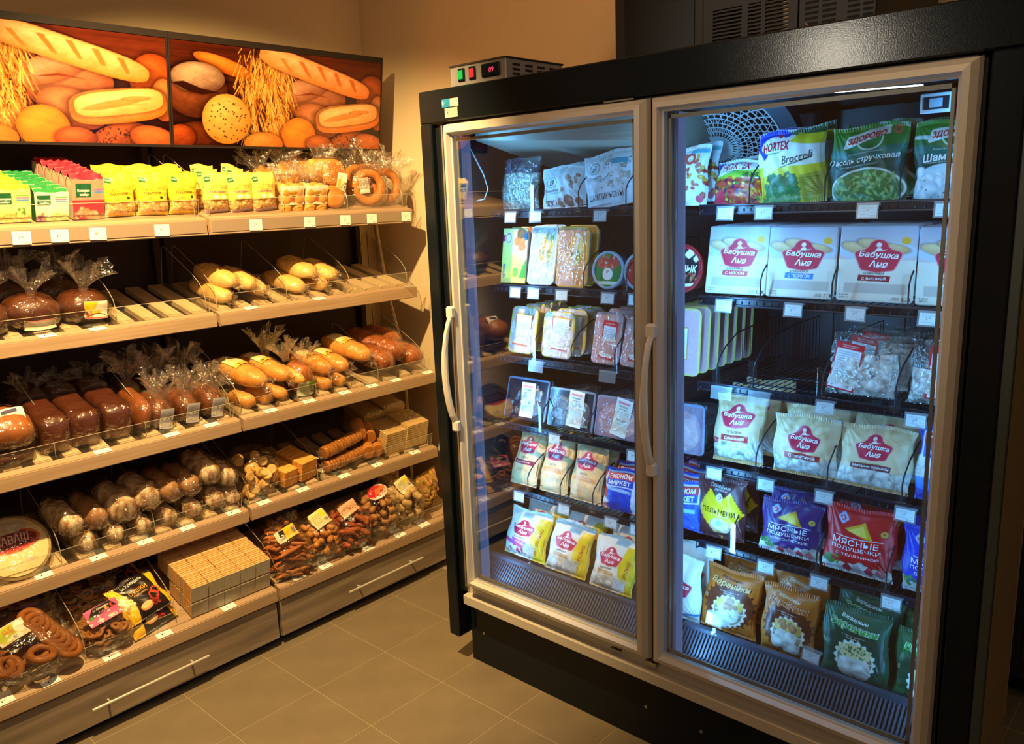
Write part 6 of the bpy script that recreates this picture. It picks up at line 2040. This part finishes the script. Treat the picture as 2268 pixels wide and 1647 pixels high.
for q in range(7):
    r, hh = froot('pink_mince_tray', 1.292, 1.195, .212, .022, 3, 0, 'pale pink minced meat tray edge-on in the row, %s from the glass' % ['first', 'second', 'third', 'fourth', 'fifth', 'sixth', 'seventh'][q], 'frozen food', 'pink mince trays in a receding row', dx=.058 * q)
    printed(r, boxS(.135, hh, .020, .022), .135, hh, '#d8cc6a', [('r', .04, .03, .96, .97, '#d8a8ac'), ('n', .12, 50, 50), ('b', .05, .04, .95, .96, 60, .05, '#e2bcbc', '#b88488', 2)], .003, 41, PRINT, '#dcd890', 'tray', 8)
    if q == 0:
        paper_sheet(r, .075, .10, '#d8901c', YLAB, Matrix.Translation((-.012, -.0115, .05)), 'label', .0018, 0.0)


def clearbag(label, yc, z, w, h, lean, rol, cat='frozen food', seed=1, lab=None, labm=None, name='dumpling_bag', fill=.72, rows=1, dp=.06, gap=.085, group=None):
    r, hh = froot(name, yc, z, h, dp, lean, rol, label, cat, group)
    rs = np.random.RandomState(seed)
    bp = (list(rs.uniform(.05, .95, 40)), list(rs.uniform(.03, fill, 40)), .018, .010, 1)
    S = bagS(w, hh, dp, seed, bp, seal=.03)
    Sc = lambda u, v, back=False: S(.03 + .94 * u, .02 + (fill - .02) * v, back)
    hb = hh * fill
    printed(r, Sc, w, hb, '#6f6c66', [('b', 0, 0, 1, 1, 70, .105, '#efece2', '#8f8b82', 1.15), ('n', .08, 30, 30)], .0018, seed, DOUGH, '#8a877f', 'dumplings', 8)  # dumplings painted over the bumps, shade between them put into the colour
    S3 = bagS(w, hh, dp + .012, seed + 1, None, seal=.03, squash=2.2)
    U, V = [q.ravel() for q in np.meshgrid(np.linspace(0, 1, 41), np.linspace(0, 1, 41))]
    P = S3(U, V)
    P[:, 1] -= .002
    mesh('film_bag', P, gridfaces(40, 40), CRINK, r, True)
    if lab:
        paper_sheet(r, *lab, labm, 'label', .0015, .002)
    for q in range(rows):
        c = copy_tree(r)
        c.matrix_world = Matrix.Translation((gap * (q + 1), -.008, .004)) @ r.matrix_world.copy()
        c['label'] = 'clear dumpling bag ' + ('second' if q == 0 else 'third') + ' in the row of the ' + ('tilted' if 'tilted' in label else 'upright') + ' red-framed label'
    return r


DL = [('r', 0, 0, 1, 1, '#c8202c'), ('r', .06, .03, .94, .86, '#dfe6ea'), ('lines', .12, .25, .88, .84, 12, '#4a5868'), ('code', .66, .06, .85, .2), ('ring', .2, .1, .05, .04, '#4a5868', .6), ('t', 'ОАО «Витебский', .52, .945, .6, .035, '#f2dcdc'), ('t', 'мясокомбинат»', .5, .905, .5, .03, '#f2dcdc')]
clearbag('clear dumpling bag with tilted red-framed label, third shelf right door', .748, 1.196, .19, .170, 5, 3, seed=51, lab=(.075, .128, '#c8202c', DL), labm=Matrix.Translation((-.050, -.034, .012)) @ Matrix.Rotation(rad(9), 4, 'Y'), rows=2, fill=.70)
clearbag('clear dumpling bag with upright red-framed label, right end of the third shelf', .548, 1.196, .17, .172, 2, 0, seed=52, lab=(.095, .135, '#c8202c', DL), labm=Matrix.Translation((.012, -.036, .018)) @ Matrix.Rotation(rad(2), 4, 'Y'), rows=2, fill=.55)

# ---- fourth shelf: clear meat trays, printed dumpling bags
WLAB = [('p', [(0, .93), (1, .93), (1, 1), (0, 1)], '#e8eef0'), ('r', .15, .86, .85, .92, '#e0889a'), ('t', 'ГРУДКИ', .5, .79, .5, .06, '#2a3a44'), ('t', 'цыплёнка', .5, .72, .5, .04, '#4a5a64'), ('lines', .15, .58, .85, .68, 2, '#7a8a92'), ('t', 'ВЕС: 0,65 кг', .5, .42, .6, .05, '#2a3a44'), ('lines', .15, .3, .85, .36, 1, '#7a8a92'), ('code', .5, .12, .88, .22)]
for i, (yc, w, h, lean, rol, lab, lx, lr) in enumerate(((1.955, .205, .165, 15, 2, 'clear crinkled meat tray with white weight label, leftmost on the fourth shelf', .02, 0), (1.742, .205, .150, 11, 1, 'clear crinkled meat tray with white weight label, middle of the left door', .03, 4), (1.532, .20, .148, 9, 1, 'clear meat tray with slanted white weight label beside the mullion', .01, 10), (1.284, .155, .165, 2, 3, 'clear tray of pink chicken fillet at the left edge of the right door', -.045, 0))):
    r, hh = froot('clear_meat_tray', yc, .940, h, .05, lean, rol, lab, 'frozen food', 'clear meat trays on the fourth shelf')
    pink = i in (2, 3)
    printed(r, boxS(w, hh, .04, .016), w, hh, '#1c2434' if not pink else '#8f7a8c', [('r', 0, 0, .03, 1, '#7f93b0'), ('r', .97, 0, 1, 1, '#7f93b0'), ('r', 0, .95, 1, 1, '#7f93b0'), ('e', .5, .45, .42, .40, '#3a2c38' if not pink else '#b8929c'), ('e', .62, .40, .25, .3, '#54404a' if not pink else '#c8a4aa'), ('n', .25, 9, 9)], .0022, 61 + i, mat('meat_tray', vcol=True, rough=.25, coat=.4), '#4a5a74', 'tray', 8)
    paper_sheet(r, .066, .128 if i < 3 else .13, '#cfe4e0', WLAB, Matrix.Translation((lx - .01, -.026, .012)) @ Matrix.Rotation(rad(lr), 4, 'Y'), 'label', .0015, .002)
    S3 = bagS(w, hh, .046, 70 + i, None, seal=.02, squash=2.5, pinch=0)
    U, V = [q.ravel() for q in np.meshgrid(np.linspace(0, 1, 41), np.linspace(0, 1, 41))]
    P = S3(U, V)
    P[:, 1] -= .006
    mesh('film_wrap', P, gridfaces(40, 40), CRINK if not pink else CELLO, r, True)
for i, (yc, lab) in enumerate(((1.86, 'clear ribbed berry tub in the shade behind the crinkled meat trays'), (1.69, 'clear ribbed tub behind the middle meat tray'), (1.53, 'clear ribbed tub behind the tray by the mullion'), (1.35, 'clear ribbed tub of frozen berries half hidden by the mullion'))):
    r = empty('ribbed_tub', (2.42, yc, .938), lab, 'frozen food', 'ribbed tubs at the back of the fourth shelf')
    n = 40
    V, F = [], []
    for j, (q, z) in enumerate(((.050, 0), (.066, .085), (.072, .088), (.072, .094), (0, .094))):
        for k in range(n):
            a = 2 * PI * k / n
            rr = q * (1 + (.03 if (k % 2 and j < 2) else 0))
            V.append((rr * math.cos(a), rr * math.sin(a), z))
    for j in range(4):
        for k in range(n):
            F.append((j * n + k, j * n + (k + 1) % n, (j + 1) * n + (k + 1) % n, (j + 1) * n + k))
    mesh('tub', V, F, TAGH, r, True)
    mb = MB()
    rs = np.random.RandomState(i)
    for q in range(22):
        a, rr = rs.uniform(0, 6.28), rs.uniform(0, .04)
        P, F, c = Loaf(.022, .022, .020, q, 2.1, 2.0).geo('#7a3a44', '#4a2434', nt=6, na=8)
        mb.add([(p[0] + rr * math.cos(a), p[1] + rr * math.sin(a), p[2] + .002 + .065 * q / 22) for p in P], F, 0, c)
    mb.build('berries', DOUGH, r, True, kind='stuff')

CREAM = '#e9cfa2'


def PB(fl, fc, extra=(), lt='ПЕЛЬМЕНИ', sub='свинина - говядина', win=.30, lx=.5, ly=.66, ls=.62, lh=.36, fv=None, ftc='#f4f0ea', flw=.42):
    fv = fv or win + .06
    return [('g', .55, 1, '#e8cc9a', '#dcc49c'), ('b', .02, .72, .98, .98, 16, .10, '#f0dcae', '#c8a468', 1.2), ('p', [(0, win), (0, .66), (.4, .60), (1, .70), (1, win)], CREAM), ('n', .05, 4, 6)] + pel(0, .06, 1, win, 34, .09) + [('r', 0, 0, 1, .06, '#d8a868')] + BA(lx, ly, ls, lh) + [('t', lt, lx - .02, ly - lh * .5 - .06, .30, .040, '#5a4638'), ('t', sub, lx - .02, ly - lh * .5 - .115, .42, .025, '#5a4638'), ('p', [(lx - .30, fv - .04), (lx + .26, fv - .05), (lx + .27, fv + .045), (lx - .29, fv + .05)], fc), ('t', fl, lx - .01, fv, flw, .06, ftc, {'bold': .02})] + list(extra)


bag('dumpling_bag', 'cream home-style dumpling bag standing taller under the empty tag holder', 'frozen food', 1.107, .938, .165, .222, 6, 6, CREAM, PB('Домашние', '#d03a34', [('p', [(.02, .25), (.16, .26), (.16, .34), (.02, .33)], '#d0404a'), ('t', '700 г', .09, .295, .11, .04, '#f4f0ea')], win=.30, ls=.68, lh=.34, ly=.68), .06, 71, rows=2, gap=.085)
bag('dumpling_bag', 'cream veal dumpling bag with red strip, middle of the fourth shelf', 'frozen food', .898, .940, .192, .182, 4, 3, CREAM, PB('С телятиной', '#d0403c', win=.28, ls=.50, lh=.42, ly=.62, lx=.52), .06, 72, rows=2, gap=.085)
bag('dumpling_bag', 'wide cream dumpling bag with plum strip, right part of the fourth shelf', 'frozen food', .708, .940, .196, .182, -1, 4, CREAM, PB('Мясные орешки', '#7c3a44', sub='свинина - говядина - пряности', win=.30, ls=.50, lh=.40, ly=.66, lx=.50, flw=.50), .06, 73, rows=2, gap=.085)
EK = [('t', 'ЭКОНОМ', .5, .83, .66, .10, '#f2f0f0', {'bold': .03}), ('t', 'МАРКЕТ', .5, .68, .66, .10, '#e8eef8', {'bold': .03})]


def EKB(big=0):
    return [('r', .10, .76, .90, .91, '#d04040'), ('r', .10, .60, .90, .76, '#1c4cc0'), ('r', .07, .58, .10, .93, '#dfe8f4'), ('r', .90, .58, .93, .93, '#dfe8f4'), ('r', .07, .91, .93, .935, '#dfe8f4'), ('r', .07, .575, .93, .60, '#dfe8f4')] + EK


bag('dumpling_bag', 'blue family dumpling bag with clear middle, right end of the fourth shelf', 'frozen food', .520, .940, .165, .205, 0, 2, '#1540b0', [('n', .1, 5, 5)] + pel(0, .32, 1, .55, 26, .11) + EKB() + [('r', 0, .16, 1, .32, '#2a7ad8'), ('t', 'СЕМЕЙНЫЕ', .5, .24, .7, .09, '#8ac8f0', {'bold': .02}), ('t', 'ПЕЛЬМЕНИ', .55, .09, .6, .07, '#9ac8f0')], .06, 74, rows=1, back='#1a3a90')

# ---- fifth shelf
for i, (yc, w, h, lean, rol, lab, fc, ft) in enumerate(((1.985, .132, .240, 24, 0, 'cream yeast dough packet with dark red strip, leftmost of three', '#9c2440', 'СЛОЁНОЕ'), (1.838, .132, .236, 18, 1, 'cream dough packet with pale orange strip, middle of three', '#e8a868', 'СЛОЁНОЕ'), (1.690, .140, .222, 15, 0, 'cream dough packet with pale orange strip, beside the blue bag', '#e8a868', 'СЛОЁНОЕ'))):
    bag('dough_packet', lab, 'frozen food', yc, .680, w, h, rol, lean, '#ecc890', [('g', .7, 1, '#e8c48c', '#dcb47c'), ('b', .5, .70, 1, .98, 8, .14, '#dcb078', '#b8864c', 1.3), ('n', .05, 5, 5)] + BA(.46, .70, .66, .32) + [('t', 'ТЕСТО', .44, .47, .24, .035, '#5a3a2c'), ('p', [(.08, .36), (.82, .34), (.84, .42), (.10, .43)], fc), ('t', ft, .45, .39, .48, .032, '#f4e8dc', {'bold': .01}), ('lines', .25, .24, .65, .30, 2, '#a8744c'), ('t', '450 г', .12, .08, .14, .03, '#5a3a2c')], .045, 81 + i, group='dough packets on the fifth shelf', rows=1, seal=.03, pinch=.02, gap=.06, rowlabel='cream dough packet behind the ' + ['leftmost', 'middle', 'third'][i] + ' one')
bag('dumpling_bag', 'bright blue bag with red and white name panel, fifth shelf by the mullion', 'frozen food', 1.540, .680, .140, .158, -2, 9, '#1f44c8', [('r', 0, 0, .16, .9, '#c8484a'), ('r', .88, 0, 1, .9, '#d8dce8'), ('mb', .0, .0, .15, .9, 14, .1, ['#d8484a', '#e8e8f0', '#b83038']), ('p', [(.15, .50), (.86, .44), (.86, .52), (.16, .57)], '#8ab4e8')] + EKB()[:] + [('t', 'вкусный обед', .55, .50, .5, .04, '#eaf0fa')], .05, 85, rows=3, back='#c84a50', gap=.055, rowlabel='blue bag behind the bright blue one by the mullion')
bag('dumpling_bag', 'blue bag with red and white name panel at the left edge of the right door', 'frozen food', 1.288, .680, .145, .168, 2, 3, '#1a50d0', EKB() + [('p', [(.15, .42), (.86, .38), (.86, .46), (.16, .50)], '#8ac4f0'), ('dots', .1, .05, .9, .1, 6, .03, '#4a9ae0')], .05, 86, rows=3, back='#c84a50', gap=.055, rowlabel='blue bag in the row at the right door left edge')


def FB(cu, cv, s, col='#c83040', rim='#cfd8e4'):
    """small folk-pattern rhombus"""
    o = []
    for k, (f, cc) in enumerate(((1, rim), (.78, rim), (.55, col), (.22, '#e8e0e0'))):
        o.append(('p', [(cu - s * f, cv), (cu, cv + s * f), (cu + s * f, cv), (cu, cv - s * f)], cc))
    for a in range(8):
        t = PI / 4 * a + .4
        o.append(('p', [(cu + s * .7 * math.cos(t) - .2 * s, cv + s * .7 * math.sin(t)), (cu + s * .7 * math.cos(t), cv + s * .7 * math.sin(t) + .2 * s), (cu + s * .7 * math.cos(t) + .2 * s, cv + s * .7 * math.sin(t)), (cu + s * .7 * math.cos(t), cv + s * .7 * math.sin(t) - .2 * s)], rim))
    return o + [('p', [(cu - s * .5, cv), (cu, cv + s * .5), (cu + s * .5, cv), (cu, cv - s * .5)], col), ('t', 'Б', cu, cv, s * .35, s * .4, '#f4f0f0', {'bold': .03})]


zig = []
n = 14
for k in range(n):
    for s0, (ax, ay), (bx, by) in ((0, (.03, .46), (.30, .80)), (0, (.30, .80), (.50, .62)), (0, (.50, .62), (.72, .80)), (0, (.72, .80), (.97, .46)), (0, (.97, .46), (.50, .02)), (0, (.50, .02), (.03, .46))):
        t = (k + .5) / n
        if k % 2:
            u_, v_ = ax + (bx - ax) * t, ay + (by - ay) * t
            zig.append(('p', [(u_ - .018, v_), (u_, v_ + .018), (u_ + .018, v_), (u_, v_ - .018)], '#f0c81c'))
bag('dumpling_bag', 'brown dumpling bag with zigzag-edged yellow heart panel', 'frozen food', 1.150, .680, .165, .205, 4, 1, '#5c2a2c', [('p', [(.30, .98), (.70, .98), (.50, .62)], '#3a2224'), ('p', [(.03, .46), (.30, .80), (.50, .62), (.72, .80), (.97, .46), (.50, .02)], '#f0c81c')] + zig + [('n', .06, 4, 4), ('e', .52, .24, .22, .13, '#d8b890'), ('e', .52, .26, .18, .09, '#e8dcc8'), ('e', .5, .28, .07, .04, '#9cc4d0'), ('e', .50, .10, .08, .06, '#b88a5a'), ('p', [(.3, .10), (.7, .14), (.66, .09), (.34, .05)], '#3a2a24')] + FB(.50, .70, .075) + [('t', 'ПЕЛЬМЕНИ', .49, .47, .68, .085, '#3a1c14', {'bold': .012, 'rot': -2}), ('t', 'свинина и говядина', .5, .405, .4, .025, '#f4ecc8'), ('t', 'Семейные', .50, .87, .42, .055, '#e8dcd4', {'shear': .3}), ('t', 'рецепты', .52, .81, .26, .045, '#e8dcd4', {'shear': .3})], .05, 87, rows=1, pinch=.03, back='#4a2024')


def MP(base, sub, dn=False):
    return [('g', 0, 1, base, base), ('n', .10, 4, 5)] + [('p', [(.30, .70), (.58, .84), (.72, .58), (.62, .60)], '#d8a828'), ('p', [(.34, .68), (.56, .79), (.64, .62)], '#eccb5a')] + [('r', 0, 0, 1, .13, '#cfccc0'), ('b', 0, .0, 1, .15, 22, .10, '#e8e6dc', '#908c84', 1.2), ('mb', .04, .12, .24, .26, 8, .05, ['#3f8a34', '#5aa044', '#2c6a28'])] + [q for k in range(4) for q in [('p', [(.38 + .155 * k - .075, .10), (.38 + .155 * k, .19), (.38 + .155 * k + .075, .10), (.38 + .155 * k, .01)], ['#b8283a', '#d8a0a4', '#c83848', '#cf7078'][k])]] + FB(.26, .84, .085, '#c83040', '#9cb0d8') + [('r', .18, .575, .86, .585, '#e8e4ea'), ('t', 'МЯСНЫЕ', .48, .51, .66, .09, '#eceaf2', {'bold': .004}), ('t', 'ПОДУШЕЧКИ', .49, .405, .70, .07, '#eceaf2', {'bold': .004}), ('t', sub, .52, .32, .62, .045, '#eceaf2'), ('ring', .86, .70, .05, .045, '#c8a838', .3)]


bag('dumpling_bag', 'purple bag of meat dumpling pillows, fifth shelf', 'frozen food', .930, .684, .188, .175, 0, 3, '#3a2068', MP('#3a2068', 'КЛАССИЧЕСКИЕ'), .055, 88, rows=1, back='#2a1850')
bag('dumpling_bag', 'large red bag of veal dumpling pillows, fifth shelf', 'frozen food', .735, .680, .196, .200, -1, 3, '#c8181c', MP('#c8181c', 'С ТЕЛЯТИНОЙ'), .06, 89, rows=1, back='#981018')
bag('dumpling_bag', 'royal blue dumpling bag at the right end of the fifth shelf', 'frozen food', .530, .680, .175, .186, 2, 0, '#1234b8', MP('#1234b8', 'БУЛЬМЕНИ'), .055, 90, rows=1, back='#0c2488')

# ---- bottom deck
for i, (yc, z, w, h, lean, rol, lab, side, tint) in enumerate(((1.945, .412, .205, .205, 20, -2, 'cream dumpling bag with pink strip and yellow side, left end of the deck', '#dfc01c', '#c8489a'), (1.745, .405, .19, .215, 20, 0, 'cream dumpling bag with brown strip and yellow side, middle of the left door', '#dfc01c', '#c89a54'), (1.540, .400, .18, .215, 14, 0, 'cream dumpling bag with brown strip, right of its twin behind a tag stand', '#dfc01c', '#c89a54'))):
    bag('vareniki_bag', lab, 'frozen food', yc, z, w, h, rol, lean, '#e8dcc4', [('g', .5, 1, '#ddd0b8', '#e6e0d4'), ('p', [(0, .62), (.5, .55), (.5, .50), (0, .56)], '#b8ccd8'), ('p', [(.72, 0), (.66, .5), (.78, .88), (1, .88), (1, 0)], side), ('n', .07, 5, 5), ('r', 0, 0, .62, .16, '#b8a88c'), ('b', .0, .02, .66, .20, 18, .10, '#efe8d8', '#a8987c', 1.2), ('p', [(.02, .26), (.70, .16), (.70, .24), (.02, .34)], tint if i == 0 else '#d8c4a0')] + ([('mb', .2, .1, .6, .24, 14, .05, ['#b82a5a', '#8a1c44', '#d8486a'])] if i == 0 else []) + BA(.44, .62, .54, .34) + [('t', 'ВАРЕНИКИ', .38, .41, .26, .035, '#5a463c'), ('p', [(.20, .31), (.58, .28), (.58, .35), (.20, .38)], tint), ('t', 'с картофелем' if i else 'с вишней', .39, .33, .32, .035, '#f4ece4'), ('t', 'НАТУРАЛЬНО', .84, .40, .50, .07, '#b8442c', {'rot': 82, 'bold': .01}), ('t', '450 г', .12, .06, .10, .03, '#5a463c')], .055, 91 + i, rows=2, gap=.09, back='#c8a81c', group='cream dumpling bags on the deck', rowlabel='cream and yellow dumpling bag behind the ' + ['leftmost', 'middle', 'third'][i] + ' one')
bag('vareniki_bag', 'white dumpling bag with red logo cut by the left edge of the right door', 'frozen food', 1.275, .395, .175, .222, 4, 3, '#e9e6dc', [('n', .05, 5, 5), ('p', [(0, .10), (.5, .06), (1, .12), (1, .16), (.5, .10), (0, .14)], '#1a8ac0'), ('p', [(.0, .9), (1, .7), (1, .85), (0, 1)], '#f0e8d4')] + BA(.52, .55, .66, .36), .055, 94, rows=1, gap=.09)


def VR(base, inner, rimc, lg, lg2, pic):
    o = [('g', 0, 1, base, base), ('n', .12, 5, 4)]
    zz = []
    for k in range(22):
        a = 2 * PI * k / 22
        zz.append(('p', [(.52 + .45 * math.cos(a) - .03, .44 + .36 * math.sin(a)), (.52 + .45 * math.cos(a), .44 + .36 * math.sin(a) + .03), (.52 + .45 * math.cos(a) + .03, .44 + .36 * math.sin(a)), (.52 + .45 * math.cos(a), .44 + .36 * math.sin(a) - .03)], inner))
    o += zz + [('e', .52, .44, .43, .34, inner)]
    o += [('s', .54, .36, .30, .25, rimc, 18), ('e', .54, .36, .26, .215, '#8a7458'), ('e', .54, .46, .25, .12, '#d8b058' if pic == 'o' else '#d8c490')]
    o += [('b', .36, .16, .72, .32, 7, .13, '#ece8da', '#a09888', 1.2)]
    if pic == 'o':
        o += [('b', .40, .42, .68, .54, 6, .06, '#c88a5a', '#8a5430', 1.1)]
    else:
        o += [('mb', .38, .40, .70, .55, 44, .02, ['#3f8a34', '#58a044', '#2c6a28']), ('dots', .3, .42, .78, .58, 20, .008, '#3f8a34')]
    o += [('r', .3, .352, .8, .362, '#d8d4c8')]
    o += [('t', 'Вареники', .50, .765, .74, .12, lg2, {'shear': .15, 'bold': .075, 'rot': -4}), ('t', 'Вареники', .50, .765, .72, .115, lg, {'shear': .15, 'bold': .03, 'rot': -4}), ('t', 'Варварины', .50, .865, .40, .055, lg2, {'shear': .2, 'bold': .01, 'rot': -4}), ('t', 'с картофелем и', .50, .665, .34, .022, '#e8dcc8'), ('t', 'грибами' if pic == 'o' else 'зеленью', .50, .635, .2, .02, '#e8dcc8'), ('t', '5-7', .07, .52, .07, .035, '#d8c8a8'), ('t', 'минут', .07, .485, .08, .018, '#d8c8a8'), ('t', '350 г' if pic == 'o' else '450 г', .52, .085, .12, .035, '#e8dcc8')]
    return o


def bag2(*a, **k):
    """outline text of the logo first, a touch deeper"""
    return bag(*a, **k)


bag('vareniki_bag', 'orange dumpling bag with scalloped window, left of the two', 'frozen food', 1.100, .400, .188, .218, 0, 10, '#c8641c', VR('#c8681c', '#6a2c14', '#dccfb4', '#e8a860', '#3a1a10', 'o'), .06, 95, rows=1, gap=.09, back='#a04c14', rowlabel='orange dumpling bag behind the left orange one')
bag('vareniki_bag', 'orange dumpling bag with scalloped window, right one under shiny creases', 'frozen food', .905, .392, .170, .222, 0, 4, '#c06418', VR('#b86418', '#64280f', '#dccfb4', '#b8581c', '#e0c8a0', 'o'), .06, 96, rows=1, gap=.09, back='#a04c14', rowlabel='orange dumpling bag behind the right orange one')
bag('vareniki_bag', 'green dumpling bag with herb topping picture, left of the two', 'frozen food', .708, .385, .186, .228, -1, 0, '#0e4a30', VR('#0f5034', '#0a3c28', '#cfe0d4', '#3f9a4a', '#dcecdc', 'g'), .06, 97, rows=1, gap=.09, back='#0a3020', rowlabel='green dumpling bag behind the left green one')
bag('vareniki_bag', 'green dumpling bag with herb topping picture, at the right end of the deck', 'frozen food', .520, .378, .172, .226, 3, 2, '#0e5a34', VR('#106038', '#0a4028', '#cfe0d4', '#3fae4a', '#dcecdc', 'g'), .06, 98, rows=1, gap=.09, back='#0a3020', rowlabel='green dumpling bag behind the right green one')
